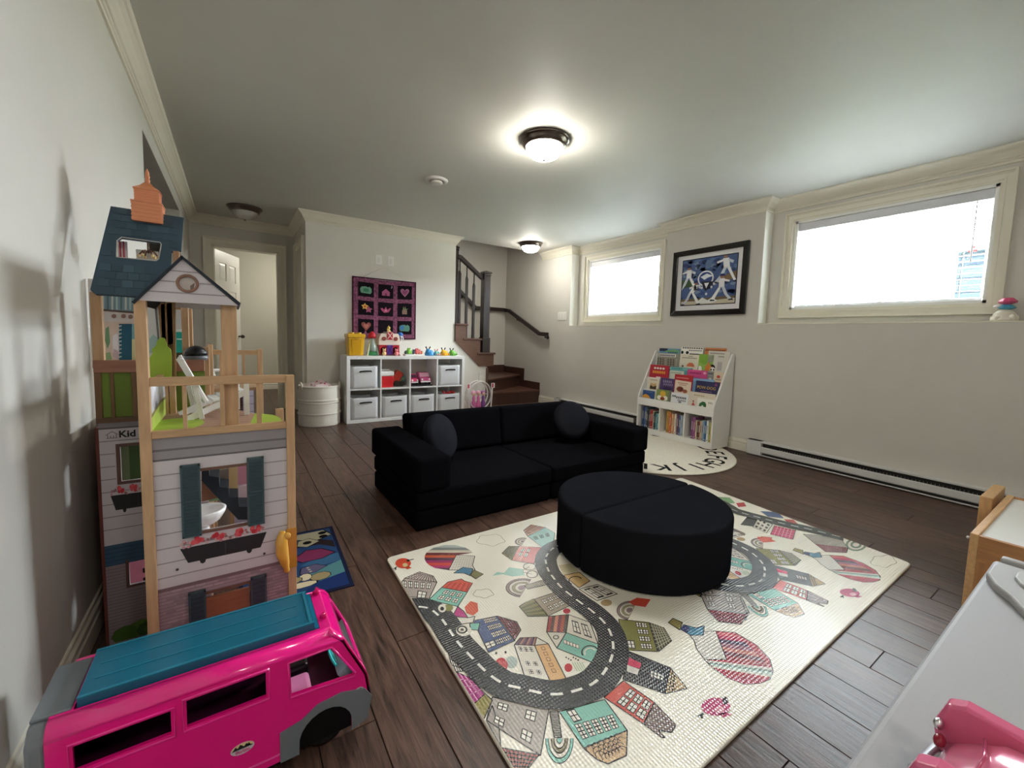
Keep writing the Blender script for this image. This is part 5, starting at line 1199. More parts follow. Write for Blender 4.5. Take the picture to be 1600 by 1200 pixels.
toy_car(x + .055, 5.02, zt + .0185, .19, .095, .13, S(206, 66, 108), S(80, 40, 60), 'red-pink toy car, left one on the tray in the third top cube')
toy_car(x + .195, 5.02, zt + .0185, .20, .14, .15, S(196, 84, 132), S(226, 170, 190), 'larger pink toy car, right one on the tray in the third top cube')
m = MB(); rn = random.Random(9)
zz = CZ_[0] + .262 * .94 - .03; bx = CX_[3] + .13
for i in range(26): m.ell((bx + rn.uniform(-.03, .13), 4.93 + rn.uniform(0, .10), zz + .03 + rn.uniform(-.012, .02)), .013, .013, .013, S(196, 40, 42), 8, 5)
tag(m.build('toy_bead_string', PLAS), 'red beads heaped in the bottom right grey bin', 'toy', kind='thing')

# on top of the shelf
zt = KZ + .0005
yb_ = thing('toy_bucket', 'square yellow plastic tub with studs on its lid, on the cube shelf', 'tub', (1.165, 5.05, zt))
m = MB(); x0, x1, y0, y1 = 1.075, 1.255, 4.955, 5.135
lo, hi = [(x0 + .012, y0 + .012), (x1 - .012, y0 + .012), (x1 - .012, y1 - .012), (x0 + .012, y1 - .012)], [(x0, y0), (x1, y0), (x1, y1), (x0, y1)]
YEL = S(232, 182, 40)
m.add([(a, b, zt) for a, b in lo] + [(a, b, zt + .205) for a, b in hi], [(0, 1, 2, 3), (0, 1, 5, 4), (1, 2, 6, 5), (2, 3, 7, 6), (3, 0, 4, 7), (4, 5, 6, 7)], YEL); m.build('tub_body', PLAS, yb_, bevel=.008)
MB().prism([(x0 + .045, y0 + .008, zt + .01), (x1 - .045, y0 + .008, zt + .01), (x1 - .035, y0 - .003, zt + .185), (x0 + .035, y0 - .003, zt + .185)], (0, -.004, 0), S(214, 160, 28)).build('front_panel', PLAS, yb_, bevel=.004)
MB().box(x0 - .008, x1 + .008, y0 - .008, y1 + .008, zt + .205, zt + .248, YEL).build('lid', PLAS, yb_, bevel=.008)
for a in (.28, .72):
    for b in (.28, .72): MB().cyl((x0 + (x1 - x0) * a, y0 + (y1 - y0) * b, zt + .248), (x0 + (x1 - x0) * a, y0 + (y1 - y0) * b, zt + .265), .024, S(236, 200, 90), n=18).build('stud', PLAS, yb_)
MB().tube([(x0 + .05, y0 - .012, zt + .21), (1.165, y0 - .016, zt + .185), (x1 - .05, y0 - .012, zt + .21)], .004, S(206, 152, 24), 6).build('grip', PLAS, yb_)
jr = thing('toy_rocket', 'rocket-shaped clear toy with a red cap and green base, on the shelf', 'toy', (1.36, 5.04, zt)); c = (1.36, 5.04, zt)
MB().lathe(c, [(0, 0), (.062, 0), (.066, .02), (.058, .045), (0, .045)], S(60, 150, 92), n=20).build('green_base', PLAS, jr)
MB().lathe(c, [(.054, .045), (.052, .09), (.044, .13), (.034, .16), (.034, .20)], S(186, 204, 196), n=20).build('clear_body', mat('pale_clear_plastic', .12, .5, alpha=.55), jr)
MB().lathe(c, [(0, .05), (.03, .05), (.03, .11), (0, .12)], S(44, 120, 76), n=14).build('green_core', PLAS, jr)
MB().lathe(c, [(0, .285), (.010, .280), (.030, .262), (.044, .235), (.046, .205), (0, .205)], S(206, 44, 58), n=20).build('red_cap', PLAS, jr)
for a in range(3):
    ca, sa_ = math.cos(R(90 + 120 * a)), math.sin(R(90 + 120 * a))
    MB().prism([Vector(c) + Vector((ca * r, sa_ * r, z)) for r, z in ((.045, .14), (.058, .10), (.086, .0), (.066, .0), (.05, .07))], (-sa_ * .012, ca * .012, 0), S(206, 220, 206)).build('fin', PLAS, jr)
bn = thing('toy_barn', 'red toy barn with a white roof, purple door and small rooster on top', 'toy', (1.555, 5.05, zt))
x0, x1 = 1.435, 1.672; w = x1 - x0; y0, y1 = 4.99, 5.14
BR = S(196, 42, 56); BCR = S(238, 222, 208)
mb = MB(); t3 = lambda u, v, d: Vector((x0 + u, y0 + d, zt + v))
mb.holed([(0, 0), (w, 0), (w, .125), (0, .125)], [[(.012, .012), (.078, .012), (.078, .085), (.045, .105), (.012, .085)], [(w - .078, .012), (w - .012, .012), (w - .012, .085), (w - .045, .105), (w - .078, .085)]], t3, .012, BR)
mb.box(x0, x0 + .01, y0 + .012, y1, zt, zt + .125, BR); mb.box(x1 - .01, x1, y0 + .012, y1, zt, zt + .125, BR); mb.box(x0 + .01, x1 - .01, y1 - .01, y1, zt, zt + .125, S(150, 34, 46)); mb.box(x0 - .006, x1 + .006, y0 - .012, y1, zt, zt + .012, S(120, 60, 60)); mb.build('barn_walls', PLAS, bn)
ga = [(-.012, .125), (w + .012, .125), (w + .010, .20), (w - .012, .262), (w * .70, .262), (w * .62, .285), (w * .38, .285), (w * .30, .262), (.012, .262), (-.010, .20)]
MB().prism([t3(u, v, -.006) for u, v in ga], (0, .16, 0), BCR).build('white_roof', PLAS, bn, bevel=.006)
g = MB(); g.box(x0 + w * .36, x0 + w * .64, y0 - .012, y0 - .004, zt + .190, zt + .282, BR); g.bar((x0 + w * .38, y0 - .014, zt + .20), (x0 + w * .62, y0 - .014, zt + .275), .004, .008, S(236, 210, 200)); g.bar((x0 + w * .62, y0 - .014, zt + .20), (x0 + w * .38, y0 - .014, zt + .275), .004, .008, S(236, 210, 200)); g.build('loft_door', PLAS, bn)
for u in (.20, .80): g = MB(); g.cyl((x0 + w * u, y0 - .014, zt + .20), (x0 + w * u, y0 - .004, zt + .20), .024, S(150, 74, 66), n=16); g.build('round_window', PLAS, bn)
g = MB(); q = x0 + w * .5; g.box(q - .034, q + .034, y0 - .010, y0 - .001, zt + .012, zt + .125, S(104, 60, 160))
for a, b in (((-.03, .02), (.03, .12)), ((.03, .02), (-.03, .12))): g.bar((q + a[0], y0 - .012, zt + a[1]), (q + b[0], y0 - .012, zt + b[1]), .004, .008, S(62, 36, 110))
g.build('purple_door', PLAS, bn)
g = MB(); g.lathe((q, 5.03, zt + .285), [(0, 0), (.026, 0), (.020, .018), (.008, .028), (0, .028)], S(232, 206, 140), n=12); g.ell((q, 5.03, zt + .330), .020, .018, .020, S(236, 206, 110), 12, 8); g.ell((q - .012, 5.03, zt + .312), .014, .012, .012, S(236, 206, 110), 10, 6); g.ell((q, 5.03, zt + .352), .005, .005, .010, S(214, 150, 60), 8, 5)
g.build('rooster', PLAS, bn)
for u, cc, lab, nm in ((.19, S(232, 196, 140), 'small tan toy animal in the left stall of the barn', 'toy_animal'), (.81, S(230, 140, 140), 'small pink toy pig in the right stall of the barn', 'toy_animal')):
    m = MB(); q = x0 + w * u; yy = y0 - .030
    m.ell((q, yy, zt + .026), .026, .020, .026, cc, 12, 8); m.ell((q, yy, zt + .062), .020, .017, .018, cc, 12, 8)
    for s in (-1, 1): m.ell((q + s * .014, yy, zt + .080), .006, .004, .010, cc, 8, 5)
    m.ell((q, yy - .016, zt + .058), .009, .006, .007, S(200, 110, 110), 8, 5)
    tag(m.build(nm, PLAS), lab, 'toy', 'toy animals in the barn')
bl = thing('toy_activity_ball', 'white and black cage ball with a blue cap on the barn roof edge', 'toy', (1.70, 5.02, zt + .16))
g = MB(); c = Vector((1.690, 5.02, zt + .205)); r = .040
for k in range(4):
    a = R(45 * k); g.tube([c + Vector((r * math.sin(t_) * math.cos(a), r * math.sin(t_) * math.sin(a), r * math.cos(t_))) for t_ in [i * math.pi / 9 for i in range(18)]], .005, S(238, 238, 238), 6, closed=True)
g.build('cage', PLAS, bl); MB().ell(c, .022, .022, .022, S(40, 42, 52), 10, 6).build('dark_core', PLAS, bl)
g = MB(); g.lathe(c + Vector((0, 0, .036)), [(0, .045), (.018, .040), (.034, .022), (.036, 0), (0, 0)], S(44, 118, 206), n=14); g.build('blue_cap', PLAS, bl)
MB().tube([(1.672, 5.02, zt + .125), (1.690, 5.02, zt + .165)], .006, S(238, 238, 238), 6).build('stalk', PLAS, bl)
# row of animal blocks on a white board
tr = thing('toy_block_train', 'white board with green and coral animal blocks, right of the barn', 'toy', (1.85, 5.0, zt))
MB().box(1.735, 1.985, 4.955, 5.045, zt, zt + .016, S(236, 234, 230)).build('board', PLAS, tr, bevel=.004)
for i, (px_, cc, r) in enumerate(((1.755, S(72, 92, 96), .022), (1.790, S(128, 196, 72), .036), (1.826, S(168, 214, 120), .022), (1.850, S(58, 78, 104), .028), (1.892, S(232, 112, 112), .034), (1.926, S(226, 130, 120), .028), (1.956, S(236, 130, 96), .020))):
    g = MB(); g.ell((px_, 5.0, zt + .016 + r * .95), r * .8, r * .8, r, cc, 14, 8); g.ell((px_ - r * .3, 4.985, zt + .016 + r * 1.9), r * .3, r * .25, r * .34, cc, 8, 6); g.ell((px_ + r * .3, 4.985, zt + .016 + r * 1.9), r * .3, r * .25, r * .34, cc, 8, 6); g.build('block', PLAS, tr)
def critter(x_, cc, c2, label, s=1.0, ears=S(40, 40, 44)):
    t_ = thing('toy_bug', label, 'toy', (x_, 5.0, zt), 'colourful bug toys on the shelf')
    g = MB(); g.lathe((x_, 5.0, zt), [(0, 0), (.050 * s, 0), (.054 * s, .018 * s), (.046 * s, .042 * s), (.028 * s, .060 * s), (0, .066 * s)], cc, n=18); g.build('body', GLOSS, t_)
    g = MB(); g.ell((x_ - .030 * s, 4.965, zt + .050 * s), .026 * s, .022 * s, .026 * s, cc, 12, 8); g.build('head', GLOSS, t_)
    for q in (-1, 1):
        g = MB(); g.tube([(x_ - .030 * s + q * .012 * s, 4.965, zt + .07 * s), (x_ - .030 * s + q * .026 * s, 4.962, zt + .098 * s)], [.005 * s, .009 * s], ears, 8); g.build('antenna', PLAS, t_)
    for q in range(3): MB().ell((x_ + (.03 * q - .02) * s, 4.952, zt + .020 * s), .012 * s, .006 * s, .012 * s, c2, 8, 6).build('spot', GLOSS, t_)
critter(2.065, S(58, 148, 208), S(30, 104, 176), 'light blue bug toy, leftmost of the three on the shelf', 1.15)
critter(2.165, S(112, 190, 176), S(226, 130, 120), 'small teal and coral bug toy just right of the blue one', .85, S(206, 96, 84))
critter(2.270, S(240, 190, 50), S(236, 130, 50), 'yellow bug toy near the right end of the shelf', 1.05)
critter(2.385, S(110, 186, 64), S(70, 140, 50), 'green bug toy at the right end of the shelf', 1.0)

# ---------------------------------------------------------------- woven basket with a blanket
bk = thing('laundry_basket', 'white woven rope basket on the floor left of the cube shelf', 'basket', (0.785, 5.045, 0)); c = Vector((0.785, 5.045, 0)); br = .212
prof = []
for i in range(27):
    z = .002 + i * .0165; prof.append((br + .006 * math.sin(i * 1.0) * (.2) + (.010 if i % 9 == 8 else 0) + .004 * math.sin(z * 9), z)); 
    if i % 1 == 0: prof.append((br - .0035 + .004 * math.sin(z * 9), z + .0105))
ro = [(0, .002)] + prof + [(br - .008, .440), (br - .016, .438), (br - .018, .03), (0, .03)]
MB().lathe(c, ro, S(222, 216, 204), n=48).build('rope_body', CANV, bk)
for z in (.135, .250): MB().lathe(c, [(br + .004, z - .004), (br + .009, z), (br + .004, z + .004)], S(190, 182, 168), n=48).build('stitch_band', CANV, bk)
for a in (195, -15):
    d = Vector((math.cos(R(a)), math.sin(R(a)), 0)); tn = Vector((-d.y, d.x, 0)); p = c + d * (br - .004)
    MB().tube([p + tn * -.05 + Vector((0, 0, .40)), p + tn * -.048 + Vector((0, 0, .45)), p + tn * -.02 + Vector((0, 0, .475)), p + tn * .02 + Vector((0, 0, .475)), p + tn * .048 + Vector((0, 0, .45)), p + tn * .05 + Vector((0, 0, .40))], .010, S(206, 198, 182), 8).build('handle', CANV, bk)
CLM = mat('printed_cotton', 0.9, 0.1, grain=0.04, gscale=40, bump=0.4, bscale=40)
m = MB(); n = 22; rn = random.Random(4); vs = []; rr = .185
for j in range(n + 1):
    for i in range(n + 1):
        u, v = i / n * 2 - 1, j / n * 2 - 1
        x = u * math.sqrt(1 - v * v / 2) * rr; y = v * math.sqrt(1 - u * u / 2) * rr; r = math.hypot(x, y) / rr
        z = .405 + .07 * (1 - r * r) + .016 * math.sin(u * 7 + v * 3) * (1 - r) + .014 * math.sin(v * 9 - u * 4) * (1 - r * r) - .03 * r ** 4
        vs.append((c.x + x, c.y + y, z))
for j in range(n):
    for i in range(n):
        k = j * (n + 1) + i; cc = S(226, 206, 206)
        if (i * 7 + j * 13 + (i * j) % 5) % 6 == 0: cc = rn.choice([S(206, 96, 120), S(196, 70, 96), S(214, 140, 150), S(170, 96, 110)])
        m.add([vs[k], vs[k + 1], vs[k + n + 2], vs[k + n + 1]], [(0, 1, 2, 3)], cc, True)
o = m.build('folded_blanket', CLM, weld=True); o.modifiers.new('thick', 'SOLIDIFY').thickness = 0.01
tag(o, 'white and pink patterned blanket stuffed in the woven basket', 'blanket')

# ---------------------------------------------------------------- ring carousel toy beside the shelf
rt = thing('toy_ferris_ring', 'clear ring toy with pink and purple dolls between the shelf and the stairs', 'toy', (2.825, 5.06, 0)); c = Vector((2.825, 5.06, 0.215))
rx = Matrix.Rotation(R(8), 3, 'Z')
def RPt(a, r): return c + rx @ Vector((r * math.cos(R(a)), 0, r * math.sin(R(a))))
WP = S(236, 232, 230)
for dy in (-.05, .05): MB().tube([RPt(a, .192) + Vector((0, dy, 0)) for a in range(0, 360, 10)], .010, S(222, 216, 214), 8, closed=True).build('hoop', PLAS, rt)
m = MB()
for i in range(0, 360, 10):
    p, q = RPt(i, .192), RPt(i + 10, .192); d = Vector((0, .05, 0)); m.poly([p - d, q - d, q + d, p + d], S(226, 220, 220))
m.build('clear_band', CLEARP, rt)
for a in range(0, 180, 45): MB().bar(RPt(a, .19) + Vector((0, .05, 0)), RPt(a + 180, .19) + Vector((0, .05, 0)), .006, .006, WP).build('spoke', PLAS, rt)
m = MB(); m.tube([c + Vector((0, 0, .20)), c + Vector((0, 0, .33))], .005, S(190, 190, 192), 6); m.bar(c + Vector((-.06, 0, .29)), c + Vector((.06, 0, .29)), .005, .005, S(190, 190, 192)); m.build('mast', PLAS, rt)
for s in (-1, 1):
    f = MB(); f.box(c.x + s * .19 - .026, c.x + s * .19 + .026, c.y - .07, c.y - .062, c.z + .10, c.z + .17, WP); f.box(c.x + s * .19 - .018, c.x + s * .19 + .006, c.y - .073, c.y - .07, c.z + .11, c.z + .165, S(196, 60, 84)); f.build('flag_plate', PLAS, rt)
    MB().bar((c.x + s * .17, c.y - .055, .0), (c.x + s * .19, c.y - .055, c.z + .14), .014, .014, WP).build('stand_leg', PLAS, rt)
MB().box(c.x - .17, c.x + .17, c.y - .07, c.y + .07, 0, .022, S(214, 150, 190)).build('base', PLAS, rt, bevel=.006)
for dx, cc, c2 in ((-.075, S(214, 110, 170), S(240, 170, 206)), (.0, S(226, 120, 176), S(250, 190, 214)), (.075, S(128, 76, 150), S(196, 120, 190))):
    m = MB(); p = Vector((c.x + dx, c.y, .045))
    m.lathe(p, [(0, 0), (.040, 0), (.036, .05), (.020, .10), (.024, .13), (.014, .16), (0, .165)], cc, n=14); m.ell(p + Vector((0, 0, .190)), .028, .026, .030, S(236, 190, 170), 12, 8); m.ell(p + Vector((0, .008, .200)), .034, .030, .034, c2, 12, 8)
    tag(m.build('fairy_doll', PLAS), {-.075: 'pink doll at the left inside the ring toy', .0: 'pale pink doll in the middle of the ring toy', .075: 'purple doll at the right inside the ring toy'}[dx], 'doll', 'dolls inside the ring toy')

# ---------------------------------------------------------------- small figure on the near ledge
fg = thing('ledge_figurine', 'small white figurine with a pink and a blue gem shape on the near window ledge', 'figurine', (4.175, 0.515, LEDGE + .006)); c = Vector((4.175, 0.515, LEDGE + .0065))
g = MB(); g.lathe(c, [(0, 0), (.060, 0), (.062, .010), (.050, .030), (.052, .045), (.034, .066), (.020, .076), (0, .078)], S(226, 218, 202), n=14)
for k in range(5): g.ell(c + Vector((.05 * math.cos(k * 1.3), .05 * math.sin(k * 1.3), .02)), .018, .016, .022, S(236, 230, 216), 8, 6)
g.build('white_base', PLAS, fg)
def gem(z, r, h, col): return MB().lathe(c + Vector((0, -.006, z)), [(0, h), (r * .55, h * .92), (r, h * .45), (r * .9, h * .25), (r * .3, 0), (0, 0)], col, n=9, smooth=False)
gem(.072, .042, .036, S(70, 160, 190)).build('blue_gem', GLOSS, fg); gem(.106, .046, .046, S(218, 84, 128)).build('pink_gem', GLOSS, fg)
MB().ell(c + Vector((0, .034, .094)), .020, .022, .014, S(232, 228, 224), 10, 6).build('white_gem', PLAS, fg)

# ---------------------------------------------------------------- dollhouse
DY, DL, DR_ = 1.40, 1.75, 2.46
D = lambda px, py, y=DY: at(px, py, 'y', y)
dh = thing('dollhouse', 'tall wooden dollhouse with blue shingle roof against the left wall', 'dollhouse', (-0.1, 1.95, 0))
PN = S(196, 160, 122); SID = S(206, 200, 204); SLN = S(150, 142, 146); BRK = S(168, 146, 154); SLATE = S(62, 84, 100); SHUT = S(58, 76, 82)
NAV = S(30, 40, 50)
xa, xb, xc, xd = D(214, 600).x, D(233, 600).x, D(447, 640).x, D(460, 640).x
zr1, zr0 = D(340, 588).z, D(340, 601).z            # top rail
zb1, zb0 = D(340, 667).z, D(340, 678).z            # bottom rail
zg = D(285, 472).z                                   # underside of the gable
pw = 0.024
def post(x0, x1, y0, y1, z0, z1, col=PN, name='post'): return MB().box(x0, x1, y0, y1, z0, z1, col).build(name, PINE, dh, bevel=.0015)
post(xa, xb, DY - .004, DY + .022, 0, zg)
post(xc, xd, DY - .004, DY + .022, 0, D(455, 586).z)
for a, b in ((zr0, zr1), (zb0, zb1)): MB().box(xb, xc, DY, DY + .016, a, b, PN).build('rail', PINEH, dh, bevel=.0015)
for p0, p1 in ((285, 292), (344, 351), (401, 409)): post(D(p0, 640).x, D(p1, 640).x, DY + .003, DY + .012, zb1, zr0, name='baluster')
p = D(345, 500, DY + .03).x, D(370, 500, DY + .03).x
post(p[0], p[1], DY + .022, DY + .046, zb0, zg)
# lower end wall, printed siding around two openings
wx = lambda px, py: (lambda q: (q.x, q.z))(D(px, py, DY + .006))
h1 = [wx(315, 828), wx(387, 818), wx(387, 728), wx(315, 734)]
x0w, x1w = h1[0][0], h1[1][0]; zw0, zw1 = (h1[0][1] + h1[1][1]) / 2, (h1[2][1] + h1[3][1]) / 2
zbrk = (wx(270, 913)[1] + wx(432, 881)[1]) / 2; zl1 = (wx(320, 928)[1] + wx(388, 912)[1]) / 2
hl = [[(x0w, zw0), (x1w, zw0), (x1w, zw1), (x0w, zw1)], [(x0w, .10), (x1w, .10), (x1w, zl1), (x0w, zl1)]]
mb = MB(); mb.holed([(xa + .01, .0), (xd - .01, .0), (xd - .01, zb0 + .004), (xa + .01, zb0 + .004)], hl, lambda u, v, d: (u, DY + .006 + d, v), .008, SID)
ew = mb.build('end_wall', PRINT, dh)
m = MB(); yy = DY + .0056
def strip(u0, u1, z0, z1, col, k=0, y=None): m.poly([((u0), (yy if y is None else y) - .0003 * k, z0), (u1, (yy if y is None else y) - .0003 * k, z0), (u1, (yy if y is None else y) - .0003 * k, z1), (u0, (yy if y is None else y) - .0003 * k, z1)], col)
strip(xb, xc, zb0 - .060, zb0, S(150, 146, 150)); strip(xb, xc, zb0 - .036, zb0 - .030, S(112, 108, 112), 1); strip(xb, xc, zb0 - .062, zb0 - .057, S(104, 100, 104), 1)
def sideline(z, col, th, k=1):
    segs = [(xb, xc)]
    for a, b in ((x0w, x1w),):
        if (zw0 < z < zw1) or z < zl1: segs = [(xb, a), (b, xc)]
    for a, b in segs: strip(a, b, z - th / 2, z + th / 2, col, k)
z = zb0 - .060 - .040
while z > zbrk + .01: sideline(z, SLN, .0030); z -= .0405
for a, b in ((xb, x0w), (x1w, xc)): strip(a, b, 0.0, zl1, BRK, 1)
strip(xb, xc, zl1, zbrk, BRK, 1); strip(xb, xc, zbrk - .010, zbrk, S(128, 104, 112), 2)
rn = random.Random(2); z = zbrk - .018
while z > .02:
    sideline(z, S(140, 118, 128), .0018, 2)
    x = xb + rn.uniform(0, .03)
    while x < xc - .02:
        if not (x0w - .03 < x < x1w and z < zl1 + .01): strip(x, x + .022, z + .0015, z + .0075, rn.choice([S(186, 160, 168), S(150, 130, 140), S(176, 150, 156), S(160, 140, 150)]), 3)
        x += .026
    z -= .0095
m.build('siding_print', PRINT, ew, recalc=False)
m = MB(); fb = .007
for (za, zb_) in ((zw0, zw1), (.10, zl1)):
    for q in ((x0w - fb, x1w + fb, za - fb, za), (x0w - fb, x1w + fb, zb_, zb_ + fb), (x0w - fb, x0w, za, zb_), (x1w, x1w + fb, za, zb_)): m.box(q[0], q[1], DY + .002, DY + .010, q[2], q[3], S(116, 84, 72))
    m.build('window_frame', PRINT, dh); m = MB()
def shutter(px0, px1, z0, z1, y=DY, n=20):
    a, b = D(px0, 780).x, D(px1, 780).x
    s = MB(); s.box(a, b, y - .004, y + .005, z0, z1, SHUT); w = .0045
    for q in ((a, a + w, z0, z1), (b - w, b, z0, z1), (a, b, z0, z0 + w), (a, b, z1 - w, z1), (a, b, (z0 + z1) / 2 - w / 2, (z0 + z1) / 2 + w / 2)): s.box(q[0], q[1], y - .0065, y - .004, q[2], q[3], S(66, 86, 92))
    for i in range(n): zz = z0 + .008 + (z1 - z0 - .016) * i / n; s.box(a + w, b - w, y - .0055, y - .004, zz, zz + (z1 - z0) / n * .5, S(50, 68, 74))
    s.build('shutter', PLAS, dh)
zs0, zs1 = (D(284, 838).z + D(412, 820).z) / 2, (D(283, 725).z + D(412, 715).z) / 2
shutter(283, 314, zs0, zs1); shutter(387, 413, zs0, zs1)
for a, b in ((289, 317), (389, 414)): shutter(a, b, .06, (D(290, 926).z + D(412, 902).z) / 2 + .002, n=16)
def flower_box(f, k0):
    m = MB()
    m.poly([f(0, .62, 1), f(1, .62, 1), f(.92, .12, 1), (f(.08, .12, 1))], S(42, 40, 42)); m.poly([f(.49, .62, 2), f(.505, .62, 2), f(.505, .12, 2), f(.49, .12, 2)], S(60, 58, 60))
    for u in (.24, .78): m.poly([f(u + a * .035, .12 + b * .12, 2) for a, b in circ(0, 0, 1, 1, 8)], S(42, 40, 42))
    rn = random.Random(k0)
    for i in range(46):
        u = rn.uniform(.01, .97); v = .64 + rn.uniform(0, .20); m.poly([f(u + a * .020, v + b * .05, 3 + i * .03) for a, b in circ(0, 0, 1, 1, 6)], rn.choice([S(206, 150, 156), S(186, 120, 126), S(214, 176, 176), S(150, 110, 110)]))
    for u in (.19, .42, .65, .86):
        for j in range(7): du, dv = rn.uniform(-.05, .05), rn.uniform(-.06, .10); m.poly([f(u + du + a * .030, .78 + dv + b * .08, 4.5 + j * .04 + u) for a, b in circ(0, 0, 1, 1, 7)], rn.choice([S(206, 62, 74), S(190, 50, 62), S(216, 90, 96)]))
    m.build('flower_box_print', PRINT, dh, recalc=False)
fx0, fx1, fz0, fz1 = D(281, 858).x, D(417, 838).x, (D(290, 885).z + D(408, 864).z) / 2, (D(285, 838).z + D(415, 817).z) / 2
flower_box(lambda u, v, k: Vector((fx0 + (fx1 - fx0) * u, DY + .0052 - .0003 * k, fz0 + (fz1 - fz0) * v)), 1)
for px_, py_ in ((277, 890), (413, 865)): g = MB(); c = D(px_, py_, DY + .004); g.ell(c, .0035, .003, .0035, S(50, 46, 46), 8, 5); g.build('screw_cap', PLAS, dh)
# golden handle on the right post
c0, c1 = D(441, 828), D(447, 886)
HG = S(216, 160, 62); m = MB()
zt, zb_ = D(446, 825).z, D(447, 889).z; xx = D(441, 855).x
prof = [(0, .007), (.10, .013), (.22, .0165), (.5, .0175), (.75, .013), (.88, .008), (.95, .0095), (1.0, .006)]
m.tube([Vector((xx - .007 * math.sin(math.pi * min(1, t / .85)) + .010 * t, DY - .018 - .006 * math.sin(math.pi * t), zt + (zb_ - zt) * t)) for t, r in prof], [r for t, r in prof], HG, 12)
m.ell((D(447, 832).x, DY - .026, D(447, 832).z), .011, .008, .011, HG, 12, 8); m.box(xc - .004, xd + .001, DY - .008, DY - .003, zb_ + .004, zt - .002, S(190, 140, 56))
m.build('golden_handle', GLOSS, dh)['label'] = 'golden yellow plastic handle'
# gable over the balcony
gl, gp, gr = D(213, 472, DY - .006), D(285, 405, DY - .006), D(372, 475, DY - .006)
zgb = (gl.z + gr.z) / 2; cg = D(293, 443, DY - .006); rgr = .018
mb = MB(); mb.holed([(gl.x, zgb), (gr.x, zgb), (gp.x, gp.z)], [circ(cg.x, cg.z, rgr, n=20)], lambda u, v, d: (u, DY - .006 + d, v), .008, SID)
ga_ = mb.build('gable', PRINT, dh)
m = MB()
for i, t in enumerate((.22, .47, .72)):
    z = zgb + (gp.z - zgb) * t; a = gl.x + (gp.x - gl.x) * t; b = gr.x + (gp.x - gr.x) * t
    for u0, u1 in (((a, cg.x - rgr * 1.4), (cg.x + rgr * 1.4, b)) if abs(z - cg.z) < rgr * 1.3 else ((a, b),)): m.poly([(u0, DY - .0064, z - .0015), (u1, DY - .0064, z - .0015), (u1, DY - .0064, z + .0015), (u0, DY - .0064, z + .0015)], SLN)
m.build('siding_print', PRINT, ga_, recalc=False)
g = MB(); g.lathe((cg.x, DY - .006, cg.z), [(rgr * .95, 0), (rgr * .98, .004), (rgr * 1.3, .004), (rgr * 1.34, 0)], S(140, 104, 88), n=28, caps=False, m=Matrix.Rotation(R(90), 3, 'X')); g.build('round_window_ring', PLAS, dh)
MB().cyl((cg.x, DY - .001, cg.z), (cg.x, DY + .001, cg.z), rgr * 1.05, S(196, 188, 182), n=24).build('round_window_pane', PRINT, dh)  # added disc closing the open hole, coloured like the lit room behind it
g = MB(); g.poly([D(px_, py_, DY - .0012) for px_, py_ in ((297, 447), (304, 442), (303, 451), (298, 454))], S(120, 100, 92)); g.build('pane_print', PRINT, dh)
th = .006
for a, b in ((gl, gp), (gp, gr)):
    e = (b - a); o = Vector((-e.z, 0, e.x)).normalized() * th
    MB().prism([Vector((q.x, DY - .014, q.z)) for q in (a - e * .04, b + e * .02, b + e * .02 + o, a - e * .04 + o)], (0, .38, 0), NAV).build('gable_roof_panel', PRINT, dh)
gz = D(285, 405, DL); MB().prism([(gl.x + .02, DL, zgb), (gr.x - .0, DL, zgb), (gp.x, DL, gp.z - .006)][:0] or [(gl.x + .02, DL, zgb), (gr.x, DL, zgb), (gr.x - .02, DL, zgb + .018), (gl.x + .04, DL, zgb + .018)], (0, .006, 0), S(214, 208, 208)).build('rear_gable', PRINT, dh)
# balcony floor, half wall, shrub board
zf = zb1 - .004
fl = [(xa, DY + .004), (xc, DY + .004)] + [(q.x, q.y) for q in (at(441, 660, 'z', zf), at(438, 653, 'z', zf), at(428, 648.5, 'z', zf), at(405, 646, 'z', zf), at(380, 645, 'z', zf))] + [(xa + .13, 1.78), (xa, 1.78)]
MB().prism([(x, y, zf - .012) for x, y in fl], (0, 0, .012), S(164, 190, 70)).build('balcony_floor', PRINT, dh)
m = MB(); m.poly([(x, y, zf + .0004) for x, y in ((xa + .02, DY + .02), (xa + .24, DY + .02), (xa + .26, 1.60), (xa + .20, 1.72), (xa + .02, 1.77))], S(176, 140, 120))
for i in range(9): yv = DY + .03 + i * .036; m.poly([(xa + .02, yv, zf + .0007), (xa + .24, yv, zf + .0007), (xa + .24, yv + .003, zf + .0007), (xa + .02, yv + .003, zf + .0007)], S(130, 100, 88))
m.poly([(a, b, zf + .001) for a, b in circ(xa + .06, DY + .10, .07, .10, 18)], S(164, 190, 70)); m.build('floor_print', PRINT, dh, recalc=False)
hx = xa + .022; hz = D(240, 604, DY + .03).z
MB().box(hx - .008, hx, DY + .022, DL, zf, hz, S(214, 212, 222)).build('half_wall', PRINT, dh)
m = MB(); m.poly([(hx + .0004, DY + .022, zf), (hx + .0004, DL, zf), (hx + .0004, DL, zf + .055), (hx + .0004, DY + .2, zf + .062), (hx + .0004, DY + .022, zf + .045)], S(176, 196, 84))
rn = random.Random(8)
for i in range(26): y = DY + .03 + rn.random() * .30; h = rn.uniform(.02, .05); m.poly([(hx + .0008, y, zf + .05), (hx + .0008, y + .006, zf + .05), (hx + .0008, y + .003, zf + .05 + h)], rn.choice([S(150, 146, 160), S(128, 120, 128), S(176, 160, 120)]))
m.poly([(hx + .0009, DY + .022, zf + .043), (hx + .0009, DY + .2, zf + .060), (hx + .0009, DL, zf + .053), (hx + .0009, DL, zf + .048), (hx + .0009, DY + .2, zf + .052), (hx + .0009, DY + .022, zf + .036)], S(130, 110, 80)); m.build('meadow_print', PRINT, dh, recalc=False)
